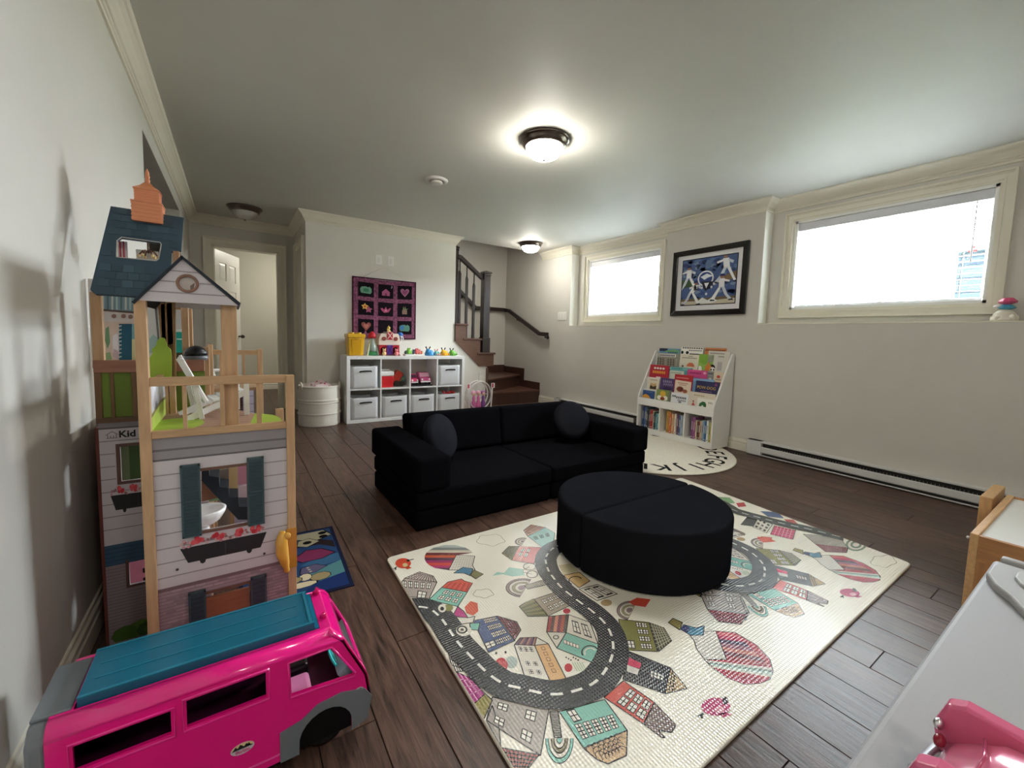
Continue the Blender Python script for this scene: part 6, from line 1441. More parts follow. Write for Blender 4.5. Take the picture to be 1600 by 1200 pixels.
MB().box(hx - .010, hx + .002, DY + .022, DL, hz, hz + .012, PN).build('half_wall_cap', PINEY, dh)
sh = [(234, 590), (233, 560), (238, 553), (237, 545), (243, 541), (245, 533), (251, 527), (256, 528), (260, 535), (261, 541), (266, 545), (268, 553), (268, 590)]
MB().prism([D(a, b, 1.66) for a, b in sh], (0, .006, 0), S(158, 186, 66)).build('shrub_board', PRINT, dh)
MB().prism([D(a, b, 1.72) for a, b in ((231, 474), (254, 474), (254, 600), (231, 600))], (0, .006, 0), S(226, 228, 230)).build('inner_board', PRINT, dh)
g = MB(); g.poly([D(a, b, 1.7194) for a, b in ((233, 530), (240, 522), (246, 528), (246, 548), (234, 552))], S(176, 206, 212)); g.poly([D(a, b, 1.7190) for a, b in ((241, 474), (244, 474), (250, 540), (247, 540))], S(120, 120, 122)); g.build('inner_print', PRINT, dh, recalc=False)
MB().prism([D(a, b, 1.70) for a, b in ((247, 476), (274, 472), (275, 600), (256, 600))], (0, .010, 0), S(150, 116, 78)).build('brown_board', PINE, dh)
# rear posts of the balcony bay and side framing
for p0, p1, y, pt, pb_ in ((253, 261, 1.70, 474, 640), (262, 272, 1.70, 472, 645), (285, 296, 1.95, 476, 625), (297, 302, 2.00, 482, 620)):
    post(D(p0, 550, y).x, D(p1, 550, y).x, y, y + .02, zf, min(D(280, pt, y).z, 1.12))
# lower storeys of the balcony bay
MB().box(xa, xa + .008, DY + .014, DL, 0, zf - .012, S(206, 190, 196)).build('side_panel', PRINT, dh)
MB().box(xa, xd - .01, DY + .014, DL, .315, .327, S(176, 140, 116)).build('floor_panel', PINE, dh); MB().box(xa, xd - .01, DY + .014, DL, .012, .022, S(176, 140, 116)).build('floor_panel', PINE, dh)
post(xd - .026, xd, DL - .02, DL, 0, zf - .012); post(xa + .06, xa + .08, DL - .02, DL, 0, zf - .012)
stp = [(315, 734), (326, 734), (327, 744), (342, 746), (343, 761), (357, 762), (358, 777), (372, 777), (373, 792), (388, 792), (388, 812), (372, 812), (315, 751)]
MB().prism([D(a, b, 1.55) for a, b in stp], (0, .09, 0), S(28, 34, 42)).build('toy_stairs', PRINT, dh)
for a, b, c_, d_, cc in ((361, 728, 371, 770, S(222, 190, 140)), (372, 726, 388, 758, S(206, 140, 160)), (373, 758, 388, 785, S(222, 196, 206)), (342, 733, 357, 760, S(150, 136, 126)), (327, 733, 341, 745, S(120, 110, 104))):
    p0, p1 = D(a, d_, 1.66), D(c_, b, 1.66); MB().box(p0.x, p1.x, 1.66, 1.672, p0.z, p1.z, cc).build('stair_riser_print', PRINT, dh)
MB().prism([D(315, 752, 1.60), D(340, 778, 1.60), D(315, 784, 1.60)], (0, .01, 0), S(140, 100, 76)).build('wood_print', PRINT, dh)
g = MB(); p0, p1 = D(318, 960, 1.43), D(389, 918, 1.43); g.box(p0.x, p1.x, 1.43, 1.438, .04, (D(318, 934, 1.43).z + D(389, 920, 1.43).z) / 2, S(166, 112, 82)); g.build('inner_board', PINEH, dh)
# main body along the wall
LX0 = D(153, 658, DL).x; LZ = D(180, 658, DL).z
Lc = lambda px, py, y=DL: at(px, py, 'y', y)
wl = lambda px, py: (lambda q: (q.x, q.z))(Lc(px, py))
lw0, lw1 = wl(190, 752), wl(190, 698); lwx1 = lw0[0] + .085
pw0, pw1 = wl(203, 914), wl(203, 874); pwx1 = pw0[0] + .085
LX1 = -.085
mb = MB(); mb.holed([(LX0, .0), (LX1, .0), (LX1, LZ), (LX0, LZ)], [[(lw0[0], lw0[1]), (lwx1, lw0[1]), (lwx1, lw1[1]), (lw0[0], lw1[1])], [(pw0[0], pw0[1]), (pwx1, pw0[1]), (pwx1, pw1[1]), (pw0[0], pw1[1])]], lambda u, v, d: (u, DL + d, v), .008, SID)
lwall = mb.build('end_wall', PRINT, dh)
m = MB()
def ls(u0, u1, z0, z1, col, k=1): m.poly([(u0, DL - .0003 * k, z0), (u1, DL - .0003 * k, z0), (u1, DL - .0003 * k, z1), (u0, DL - .0003 * k, z1)], col)
ls(LX0, LX1, LZ - .02, LZ, S(140, 136, 140)); ls(LX0, LX1, LZ - .024, LZ - .019, S(100, 96, 100), 2)
zpr1, zpr0 = Lc(195, 848).z, Lc(195, 880).z; zbr = zpr0
z = LZ - .062
while z > zpr1 + .01:
    for a, b in (((LX0, lw0[0] - .012), (lwx1 + .012, LX1)) if lw0[1] - .01 < z < lw1[1] + .01 else ((LX0, LX1),)): ls(a, b, z - .0015, z + .0015, SLN)
    z -= .0405
for q in ((pw0[0] - .008, pwx1 + .008, pw0[1] - .008, pw0[1]), (pw0[0] - .008, pw0[0], pw0[1], pw1[1]), (lw0[0] - .010, lwx1 + .01, lw0[1] - .01, lw0[1]), (lw0[0] - .01, lwx1 + .01, lw1[1], lw1[1] + .01), (lw0[0] - .010, lw0[0], lw0[1], lw1[1])): ls(q[0], q[1], q[2], q[3], S(104, 78, 70), 4)
for a, b, c_, d_ in ((LX0, pw0[0] - .008, 0, zbr), (pwx1, LX1, 0, zbr), (pw0[0] - .008, pwx1, 0, pw0[1] - .008)): ls(a, b, c_, d_, S(150, 136, 142), 1)
for i in range(24):
    z = zbr - .012 - i * .0105
    if z > .02: ls(LX0, pw0[0] - .009 if z > pw0[1] - .01 else LX1, z - .0009, z + .0009, S(120, 108, 114), 2)
ls(LX0, LX1, zpr0, zpr1, S(62, 92, 118), 3)
for i in range(5): ls(LX0, LX1, zpr0 + (zpr1 - zpr0) * i / 5, zpr0 + (zpr1 - zpr0) * i / 5 + .002, S(44, 70, 92), 4)
rn = random.Random(6)
for i in range(14): u = LX0 + .02 + rn.random() * .22; m.poly([(u + a, DL - .0016 - .0001 * i, max(0.012, .03 + b)) for a, b in circ(0, 0, .035, rn.uniform(.02, .045), 8)], rn.choice([S(72, 104, 40), S(56, 86, 34), S(90, 120, 50)]))
kp = Lc(199, 678); ks_ = (Lc(199, 673).z - Lc(199, 683).z) * 1.45
text_mesh(m, 'Kid', lambda u, v: Vector((kp.x + u, DL - .0012, kp.z + v)), ks_, S(40, 36, 40), bold=.0008)
hc = Lc(175, 679); s_ = .011
for a, b in (((-1.3, -.1), (0, .9)), ((0, .9), (1.3, -.1)), ((-.9, 0), (-.9, -1)), ((.9, 0), (.9, -1)), ((-1.2, -1), (1.2, -1)), ((-.3, -1), (-.3, -.3)), ((.3, -1), (.3, -.3))):
    p0 = Vector((hc.x + a[0] * s_, DL - .0013, hc.z + a[1] * s_)); p1 = Vector((hc.x + b[0] * s_, DL - .0013, hc.z + b[1] * s_)); d = (p1 - p0).normalized(); n_ = Vector((-d.z, 0, d.x)) * .0009
    m.poly([p0 - n_, p1 - n_, p1 + n_, p0 + n_], S(110, 104, 108))
m.build('wall_print', PRINT, lwall, recalc=False)
f0, f1 = Lc(173, 777), Lc(185, 800); flower_box(lambda u, v, k: Vector((f0.x + .13 * u, DL - .0004 - .0003 * k, Lc(180, 803).z + (Lc(180, 756).z - Lc(180, 803).z) * v)), 3)
# colourful inner boards seen through the openings
g = MB(); g.box(LX0 + .01, LX1 + .05, 1.95, 1.956, .36, LZ - .02, S(126, 160, 120)); o = g.build('inner_board', PRINT, dh)
m = MB()
for a, b, cc in ((-.05, 0, S(110, 130, 90)), (0, .03, S(70, 96, 56)), (.03, .05, S(196, 206, 190)), (.055, .10, S(206, 110, 84)), (.10, .14, S(150, 70, 60)), (.14, .20, S(220, 190, 170))): m.poly([(LX0 + .035 + q, 1.9494, z) for q, z in ((a, .40), (b, .40), (b, .68), (a, .68))], cc)
for a, b, z0, z1, cc in ((-.02, .2, .0, .34, S(226, 150, 172)), (.05, .16, .12, .22, S(240, 226, 230))): m.poly([(LX0 + .04 + q, 1.9490, z) for q, z in ((a, z0), (b, z0), (b, z1), (a, z1))], cc)
for i in range(5):
    for j in range(6):
        if (i + j) % 2 == 0: m.poly([(LX0 + .058 + q * .018, 1.9485, z) for q, z in ((i, .06 + j * .018), (i + 1, .06 + j * .018), (i + 1, .078 + j * .018), (i, .078 + j * .018))], S(36, 34, 40))
m.build('inner_print', PRINT, o, recalc=False)
# upper part: green panels, frames, attic opening
zg0, zg1 = LZ, Lc(180, 582).z; zt0, zt1 = Lc(180, 582).z, Lc(180, 563).z; ze = Lc(175, 458, 1.745).z
MB().box(LX0 + .006, LX1, DL + .004, DL + .010, zg0, zg1, S(112, 134, 52)).build('green_panel', PRINT, dh)
for a, b in ((LX0 - .004, LX0 + .012), (Lc(173, 620).x, Lc(179, 620).x), (Lc(206, 620).x, Lc(214, 620).x)): post(a, b, DL - .002, DL + .012, zg0, zt0, S(120, 90, 62))
MB().box(LX0 - .004, LX1, DL - .004, DL + .016, zt0, zt1, S(150, 104, 84)).build('rail', PINEH, dh, bevel=.001)
MB().box(LX0 - .004, LX1, DL - .003, DL + .014, zg0 - .004, zg0 + .012, S(110, 84, 64)).build('rail', PINEH, dh)
post(Lc(142, 500).x, Lc(160, 500).x, DL - .002, DL + .02, zt1, ze, S(186, 150, 114))
ib0, ib1 = Lc(150, 566, 1.97), Lc(226, 455, 1.97)
g = MB(); g.box(ib0.x - .01, ib1.x + .02, 1.97, 1.976, ib0.z - .02, ib1.z + .03, S(214, 206, 204)); o = g.build('inner_board', PRINT, dh)
m = MB(); I = lambda px, py, k=1: at(px, py, 'y', 1.9696 - .0004 * k)
def ip(pts, cc, k=1): m.poly([I(a, b, k) for a, b in pts], cc)
ip([(150, 455), (225, 457), (225, 488), (150, 482)], S(128, 156, 164)); ip([(150, 502), (225, 504), (225, 566), (150, 566)], S(218, 196, 184)); ip([(186, 506), (214, 506), (214, 566), (186, 566)], S(40, 92, 116), 2); ip([(206, 506), (226, 506), (226, 530), (206, 530)], S(124, 166, 176), 3); ip([(206, 530), (226, 530), (226, 566), (206, 566)], S(214, 206, 160), 3)
for i in range(8): ip([(160 + i * 7, 458), (163 + i * 7, 458), (163 + i * 7, 484), (160 + i * 7, 484)], [S(176, 196, 196), S(96, 120, 130), S(206, 206, 200)][i % 3], 2)
ip([(150, 482), (225, 488), (225, 491), (150, 485)], S(96, 80, 74), 3)
for x, y in ((178, 494), (193, 494), (204, 495)): m.poly([I(x + a, y + b, 2) for a, b in circ(0, 0, 4, 3.5, 8)], S(150, 120, 110))
ip([(165, 513), (170, 510), (172, 535), (168, 545), (164, 532)], S(110, 150, 110), 2); ip([(176, 525), (184, 520), (188, 545), (182, 562), (176, 550)], S(232, 226, 232), 2); ip([(178, 545), (187, 550), (184, 562), (176, 556)], S(206, 180, 190), 3); ip([(163, 552), (172, 550), (175, 562), (164, 564)], S(150, 176, 130), 3)
for i in range(9): ip([(185, 509 + i * 6), (190, 508 + i * 6), (190, 510 + i * 6), (185, 511 + i * 6)], S(206, 214, 214), 4)
m.build('inner_print', PRINT, o, recalc=False)
# floors and back of the main body, down the wall to the rear bay
MB().box(LX0, -.085, DL + .008, 2.46, LZ - .03, LZ - .018, S(176, 140, 116)).build('floor_panel', PINEY, dh); MB().box(LX0, -.085, DL + .008, 2.46, .315, .327, S(176, 140, 116)).build('floor_panel', PINEY, dh)
MB().box(LX0, -.085, DL + .008, 2.46, .012, .022, S(176, 140, 116)).build('floor_panel', PINEY, dh)
MB().box(LX0 - .008, LX0, DL, 2.70, 0, LZ - .018, S(110, 60, 52)).build('back_panel', PRINT, dh)
for y in (2.10, 2.44): post(-.105, -.085, y, y + .02, 0, zf + .20)
g = MB(); p0, p1 = D(274, 551, 2.05), D(287, 519, 2.05); g.box(p0.x, p1.x, 2.05, 2.10, p0.z, p1.z, S(44, 178, 166)); g.box(p0.x + .006, p1.x - .006, 2.046, 2.05, p0.z + .05, p0.z + .054, S(214, 236, 232)); g.box(p0.x + .006, p1.x - .006, 2.046, 2.05, p0.z + .085, p0.z + .089, S(214, 236, 232)); g.box(p0.x, p1.x, 2.05, 2.10, zf - .004, p0.z, S(70, 64, 44)); g.build('teal_cupboard_board', PRINT, dh)
g = MB(); p0, p1 = D(275, 640, 1.98), D(284, 601, 1.98); g.box(p0.x, p1.x, 1.98, 1.985, p0.z, p1.z, S(222, 110, 100)); g.build('coral_board', PRINT, dh)
# rear bay with its own balcony
Rr = lambda px, py: at(px, py, 'y', DR_)
rz1, rz0 = Rr(370, 547).z, Rr(370, 553).z; rx0, rx1 = Rr(300, 550).x, Rr(410, 550).x
MB().box(rx0, rx1, DR_, DR_ + .016, rz0 - .004, rz1, PN).build('rail', PINEH, dh, bevel=.001)
post(Rr(402, 560).x, rx1, DR_ - .003, DR_ + .02, 0, rz1 + .006)
for px_ in (325, 345, 381): post(Rr(px_ - 2, 570).x, Rr(px_ + 2, 570).x, DR_ + .003, DR_ + .011, zf - .01, rz0, name='baluster')
MB().box(rx0, rx1, DR_ + .004, DR_ + .26, zf - .03, zf - .016, S(170, 140, 110)).build('balcony_floor', PRINT, dh)
g = MB(); g.box(Rr(362, 640).x, Rr(397, 640).x, DR_ + .004, DR_ + .012, 0.0, zf - .03, S(196, 190, 214)); g.build('end_wall', PRINT, dh)
m = MB()
for i in range(12): z = zf - .06 - i * .04; m.poly([(Rr(362, 640).x, DR_ + .0036, z), (Rr(397, 640).x, DR_ + .0036, z), (Rr(397, 640).x, DR_ + .0036, z + .004), (Rr(362, 640).x, DR_ + .0036, z + .004)], S(150, 142, 168))
m.build('siding_print', PRINT, dh, recalc=False)
g = MB(); g.box(Rr(368, 640).x, Rr(380, 640).x, DR_ - .004, DR_ + .004, Rr(372, 662).z, Rr(372, 616).z, S(70, 44, 44))
for i in range(7): z = Rr(372, 662).z + .01 + i * .016; g.box(Rr(369, 640).x, Rr(379, 640).x, DR_ - .006, DR_ - .004, z, z + .008, S(52, 32, 34))
g.build('shutter', PRINT, dh)
post(Rr(355, 640).x, Rr(362, 640).x, DR_, DR_ + .016, 0, zf - .016)
# main roof: shingled board with a dormer opening, and the orange cupola
e0 = Lc(142, 457, 1.735); n0 = at(172, 322, 'y', 1.89)
RO = e0; RU = Vector((1, 0, 0)); RV = (n0 - e0); RV.x = 0; RN = RU.cross(RV).normalized()
def rp(px, py):
    d = CR * ((px - CX) / F) + CD * ((py - CY) / F) + CF; t = (RO - CAM).dot(RN) / d.dot(RN); q = CAM + d * t - RO
    return (q.x, q.dot(RV) / RV.length)
RVn = RV.normalized()
out = [rp(*q) for q in [(173, 322), (287, 340), (283, 391), (268, 393), (266, 425), (212, 463), (150, 459), (141, 452)]]
hole = [rp(*q) for q in [(183, 376), (190, 371), (250, 379), (252, 382), (248, 405), (244, 408), (182, 402)]]
r3 = lambda u, v, d: RO + RU * u + RVn * v - RN * d * (-1 if RN.y > 0 else 1)
sgn = 1 if RN.y > 0 else -1
r3 = lambda u, v, d: RO + RU * u + RVn * v + RN * (sgn * d)
mb = MB(); mb.holed(out, [hole], r3, .009, SLATE); rf = mb.build('roof', PRINT, dh)
def inpoly(p, pl):
    c = False
    for i in range(len(pl)):
        a, b = pl[i - 1], pl[i]
        if (a[1] > p[1]) != (b[1] > p[1]) and p[0] < (b[0] - a[0]) * (p[1] - a[1]) / (b[1] - a[1]) + a[0]: c = not c
    return c
m = MB(); rn = random.Random(3); us = [q[0] for q in out]; vs_ = [q[1] for q in out]; rows = 12; hgt = (max(vs_) - min(vs_)) / rows
for j in range(rows):
    u = min(us) + (j % 2) * .014; v = min(vs_) + j * hgt
    while u < max(us):
        w = .027; q = [(u + .0008, v + .0008), (u + w - .0008, v + .0008), (u + w - .0008, v + hgt - .0014), (u + .0008, v + hgt - .0014)]
        if all(inpoly(p, out) and not inpoly(p, hole) for p in q + [(u + w / 2, v + hgt / 2)]):
            m = MB(); m.prism([r3(a, b, -.0001) for a, b in q], RN * (sgn * -.0012), rn.choice([S(70, 94, 110), S(62, 84, 102), S(76, 100, 118), S(58, 80, 94), S(66, 90, 104)])); m.build('shingle', PRINT, rf)
        u += w
m = MB()
for i in range(len(hole)): m.tube([r3(*hole[i - 1], -.001), r3(*hole[i], -.001)], .0016, S(190, 186, 180), 5)
m.build('dormer_edge', PRINT, dh)
# the right rear slope and attic side, so the roof is a solid piece
ru = RO + RU * max(us) + RVn * max(vs_)
pass
post(D(271, 420, 1.80).x, D(281, 420, 1.80).x, 1.80, 1.82, 1.09, D(275, 392, 1.80).z, S(170, 130, 96))
ORG = S(226, 146, 104); yc = 1.885
q0, q1 = at(208, 343, 'y', yc), at(256, 320, 'y', yc); cxx = (q0.x + q1.x) / 2; wq = (q1.x - q0.x) / 2
zA, zB, zC, zD, zE = at(230, 345, 'y', yc).z - .01, at(230, 319, 'y', yc).z, at(230, 299, 'y', yc).z, at(230, 287, 'y', yc).z, at(230, 263, 'y', yc).z
cu_ = MB()
for a, b, w in ((zA, zB - .004, wq * .94), (zB, zC - .003, wq * .76)):
    cu_.box(cxx - w, cxx + w, yc - w, yc + w, a, b, ORG)
    n_ = 5
    for i in range(n_): z = a + (b - a) * (i + .3) / n_; cu_.box(cxx - w - .0012, cxx + w + .0012, yc - w - .0012, yc + w + .0012, z, z + (b - a) / n_ * .55, S(232, 152, 110))
cu_.box(cxx - wq, cxx + wq, yc - wq, yc + wq, zB - .004, zB, ORG); cu_.box(cxx - wq * .84, cxx + wq * .84, yc - wq * .84, yc + wq * .84, zC - .003, zC, ORG)
w = wq * .84; w2 = wq * .22
cu_.add([(cxx + a * w, yc + b * w, zC) for a, b in ((-1, -1), (1, -1), (1, 1), (-1, 1))] + [(cxx + a * wq * .45, yc + b * wq * .45, zC + (zD - zC) * .5) for a, b in ((-1, -1), (1, -1), (1, 1), (-1, 1))] + [(cxx + a * w2, yc + b * w2, zD) for a, b in ((-1, -1), (1, -1), (1, 1), (-1, 1))],
       [(0, 1, 5, 4), (1, 2, 6, 5), (2, 3, 7, 6), (3, 0, 4, 7), (4, 5, 9, 8), (5, 6, 10, 9), (6, 7, 11, 10), (7, 4, 8, 11), (8, 9, 10, 11)], ORG)
hz_ = zE - zD
cu_.lathe((cxx, yc, zD), [(.008, 0), (.006, hz_ * .1), (.008, hz_ * .2), (.005, hz_ * .28), (.0075, hz_ * .45), (.0045, hz_ * .58), (.006, hz_ * .68), (.003, hz_ * .85), (0, hz_)], ORG, n=10)
o = cu_.build('cupola', PLAS, dh); o['label'] = 'orange plastic cupola with a finial'

g = MB(); q0_, q1_ = at(184, 404, 'y', 1.90), at(199, 378, 'y', 1.90); g.box(q0_.x, q1_.x, 1.90, 1.904, q0_.z - .01, q1_.z, S(226, 214, 214))
for i in range(2): g.box(q0_.x + .005 + i * .009, q0_.x + .009 + i * .009, 1.898, 1.90, q0_.z - .01, q1_.z, S(186, 70, 84))
g.build('striped_board', PRINT, dh); g = MB(); q0_, q1_ = at(213, 408, 'y', 1.96), at(247, 393, 'y', 1.96); g.box(q0_.x, q1_.x, 1.96, 1.964, q0_.z - .02, q1_.z, S(226, 222, 214)); g.build('attic_board', PRINT, dh)

# dollhouse furniture
def doll_chair(x, y, z, rz, s, label):
    t_ = thing('toy_garden_chair', label, 'toy chair', (x, y, z), 'white toy garden chairs'); M_ = Matrix.Rotation(rz, 3, 'Z'); o_ = Vector((x, y, z)); wc = S(240, 240, 240)
    q = lambda a, b, c: o_ + M_ @ Vector((a * s, b * s, c * s))
    m = MB()
    for i in range(5): b = -.042 + i * .021; m.bar(q(-.030, b, .040), q(-.085, b * 1.1, .170 + (.006 if i == 2 else 0 if i in (1, 3) else -.006)), .018 * s, .006 * s, wc, up=(0, 1, 0) if False else (1, 0, 0))
    m.build('back_slats', PLAS, t_)
    m = MB()
    for i in range(5): a = -.03 + i * .022; m.bar(q(a, -.05, .044 + i * .006), q(a, .05, .044 + i * .006), .019 * s, .006 * s, wc)
    m.build('seat', PLAS, t_)
    for b in (-.056, .056):
        MB().bar(q(.062, b, 0), q(.062, b, .098), .014 * s, .010 * s, wc).build('leg', PLAS, t_)
        MB().bar(q(-.085, b * .9, 0), q(.066, b * .9, .070), .010 * s, .016 * s, wc).build('side_rail', PLAS, t_)
        MB().bar(q(-.075, b * 1.08, .100), q(.080, b * 1.08, .104), .026 * s, .007 * s, wc).build('armrest', PLAS, t_)
        MB().bar(q(-.048, b, .0), q(-.062, b, .100), .012 * s, .010 * s, wc).build('leg', PLAS, t_)
    return t_
pc = at(335, 652, 'z', zf)
doll_chair(pc.x + .008, pc.y + .050, zf + .0012, R(12), 1.08, 'white toy garden chair on the near balcony of the dollhouse')
doll_chair(rx0 + .10, DR_ + .12, zf - .0155, R(-20), .80, 'white toy garden chair on the rear balcony of the dollhouse')
gp_ = D(306, 555, 1.93); gt = thing('toy_grill', 'black and grey toy kettle grill on the dollhouse balcony', 'toy grill', (gp_.x, 1.93, zf))
MB().lathe((gp_.x, 1.93, gp_.z), [(.036, 0), (.0345, .013), (.027, .025), (.014, .033), (0, .036)], S(26, 28, 32), n=20).build('lid', PLAS, gt)
MB().lathe((gp_.x, 1.93, gp_.z - .012), [(0, -.012), (.030, -.009), (.037, .0), (.037, .011), (0, .011)], S(112, 116, 122), n=20).build('bowl', PLAS, gt)
for a in (45, 135, 225, 315): MB().cyl((gp_.x + .028 * math.cos(R(a)), 1.93 + .028 * math.sin(R(a)), zf - .004), (gp_.x + .024 * math.cos(R(a)), 1.93 + .024 * math.sin(R(a)), gp_.z - .018), .004, S(96, 100, 106), n=6).build('leg', PLAS, gt)
sk = D(322, 800, 1.50); st_ = thing('toy_sink', 'white toy washbasin seen through the dollhouse end window', 'toy sink', (sk.x, 1.49, .3275))
MB().lathe((sk.x - .004, 1.49, sk.z), [(.012, -.040), (.040, -.020), (.052, .0), (.055, .012), (.047, .014), (.036, .0), (0, -.008)], S(236, 236, 238), n=22).build('basin', GLOSS, st_)
MB().lathe((sk.x - .004, 1.49, .3275), [(.028, 0), (.026, .01), (.014, .03), (.012, max(.05, sk.z - .3275 - .036))], S(236, 236, 238), n=16).build('pedestal', GLOSS, st_)
cp = at(232, 396, 'y', 1.93); ch = thing('toy_chandelier', 'small brown toy chandelier seen through the roof opening', 'toy lamp', cp)
m = MB(); m.tube([cp + Vector((0, 0, .035)), cp], .0025, S(110, 80, 60), 6)
for a in range(0, 360, 60): d = Vector((math.cos(R(a)), math.sin(R(a)), 0)); m.tube([cp + Vector((0, 0, .004)), cp + d * .014 + Vector((0, 0, .008)), cp + d * .024 - Vector((0, 0, .006))], .0028, S(120, 84, 58), 6); m.ell(cp + d * .026 - Vector((0, 0, .010)), .005, .005, .006, S(226, 196, 140), 8, 5)
m.lathe(cp + Vector((0, 0, .036)), [(.004, 0), (.007, .003), (.004, .006)], S(206, 196, 180), n=10); m.build('frame', PLAS, ch)

# ---------------------------------------------------------------- pink camper bus in front of the dollhouse
BYN, BYF = 1.030, 1.250; BX = lambda px, py: (lambda q: (q.x, q.z))(at(px, py, 'y', BYN))
bus = thing('toy_camper_bus', 'bright pink toy camper bus with a translucent teal roof, in front of the dollhouse', 'toy bus', (0, 1.14, 0))
PK = S(236, 22, 132); GY = S(112, 118, 124); rz = .274; rt_ = .302; rr = .028
w1h = [BX(113, 1167), BX(267, 1111), BX(268, 1147)]; w1 = [(w1h[0][0], .176), (w1h[2][0], .176), (w1h[2][0], .236), (w1h[0][0], .236)]
w2a, w2b = BX(291, 1094), BX(416, 1086); 
t1 = (BX(113, 1167)[1] + BX(267, 1111)[1]) / 2; b1 = BX(268, 1147)[1]; t2 = (BX(291, 1094)[1] + BX(415, 1052)[1]) / 2; b2 = (BX(295, 1139)[1] + BX(416, 1086)[1]) / 2
w1 = [(w1h[0][0], b1), (w1h[2][0], b1), (w1h[2][0], t1), (w1h[0][0], t1)]; w2 = [(w2a[0], b2), (w2b[0], b2), (w2b[0], t2), (w2a[0], t2)]
fwn = [BX(*q) for q in [(456, 1087), (551, 1055), (553, 1049), (516, 1003), (508, 1000), (471, 1024), (453, 1037)]]
# drop the upper limit of the windows to stay under the roof curve
lim = rz - .012
cl_ = lambda pl: [(a, min(b, lim)) for a, b in pl]
w1, w2, fwn = cl_(w1), cl_(w2), cl_(fwn)
WCX, WCZ, WR = BX(507, 1130)[0] + .004, .052, .060
side = [(-.300, .028), (WCX - WR, .028)] + [(WCX + WR * math.cos(R(a)), max(.028, WCZ + WR * math.sin(R(a)))) for a in range(180, -1, -15)] + [(WCX + WR, .028), (.268, .040), (.277, .10), (.268, .16), (.212, rz), (-.300, rz)]
ded = []
for q in side:
    if not ded or (Vector(q) - Vector(ded[-1])).length > 1e-4: ded.append(q)
side = ded
for y, d in ((BYN, .008), (BYF, -.008)):
    mb = MB(); mb.holed(side, [w1, w2, fwn], lambda u, v, t, y=y, d=d: (u, y + (d if t else 0), v), 1, PK)
    sp_ = mb.build('side_panel', GLOSS, bus)
def frame(pl, w, y):
    m = MB(); c = Vector((sum(p[0] for p in pl) / len(pl), sum(p[1] for p in pl) / len(pl)))
    pts = [Vector((p[0] + math.copysign(w, p[0] - c.x), y - .001, min(p[1] + math.copysign(w, p[1] - c.y), rz))) for p in pl]
    m.tube(pts, .0028, S(240, 40, 146), 6, closed=True); m.build('window_rim', GLOSS, bus)
frame(w1, .006, BYN); frame(w2, .006, BYN); frame(fwn, .003, BYN)
# rounded shoulders and roof frame
m = MB(); n_ = 6; xs0, xs1 = -.300, .212
for sy_, s in ((BYN, 1), (BYF, -1)):
    pts = [(sy_ + s * rr * (1 - math.cos(R(90 * i / n_))), rz + (rt_ - rz) * math.sin(R(90 * i / n_))) for i in range(n_ + 1)]
    vs = [(xs0, a, b) for a, b in pts] + [(xs1 - .030 * i / n_, a, b) for i, (a, b) in enumerate(pts)]
    m.add(vs, [(i, i + 1, n_ + 2 + i, n_ + 1 + i) for i in range(n_)], PK, True)
o = m.build('roof_shoulder', GLOSS, bus); q = o.modifiers.new('thick', 'SOLIDIFY'); q.thickness = .006; q.offset = -1
mb = MB(); lx0, lx1, ly0, ly1 = -.268, .150, BYN + rr + .004, BYF - rr - .004
mb.holed([(-.300, BYN + rr), (.182, BYN + rr), (.182, BYF - rr), (-.300, BYF - rr)], [[(lx0, ly0), (lx1 + .012, ly0), (lx1 + .012, ly1), (lx0, ly1)]], lambda u, v, d: (u, v, rt_ - d), .008, PK); mb.build('roof_frame', GLOSS, bus)
# front: sloping windscreen frame, nose, grey bumper
m = MB()
fr = [(.182, rt_), (.212, rz), (.268, .16), (.277, .10), (.268, .040)]
def front3(u, v, d):
    # v runs along the profile 0..1
    L_ = [0]
    for a, b in zip(fr[:-1], fr[1:]): L_.append(L_[-1] + math.hypot(b[0] - a[0], b[1] - a[1]))
    t = v * L_[-1]; i = max(k for k in range(len(fr) - 1) if L_[k] <= t + 1e-9); f = (t - L_[i]) / (L_[i + 1] - L_[i])
    x, z = fr[i][0] + (fr[i + 1][0] - fr[i][0]) * f, fr[i][1] + (fr[i + 1][1] - fr[i][1]) * f
    y = BYN + (BYF - BYN) * u; inset = .0 if .02 < u < .98 else 0
    return Vector((x - d, y, z))
nu, nv = 8, 24
for j in range(nv):
    for i in range(nu):
        if 4 <= j <= 11 and 1 <= i <= 6: continue                                        # open windscreen
        u0, u1, v0, v1 = i / nu, (i + 1) / nu, j / nv, (j + 1) / nv
        u0, u1 = max(u0, .0), min(u1, 1.0)
        m.add([front3(u0, v0, 0), front3(u1, v0, 0), front3(u1, v1, 0), front3(u0, v1, 0)], [(0, 1, 2, 3)], PK if j < 17 else GY, True)
o = m.build('front_shell', GLOSS, bus, weld=True); q = o.modifiers.new('thick', 'SOLIDIFY'); q.thickness = .007; q.offset = -1
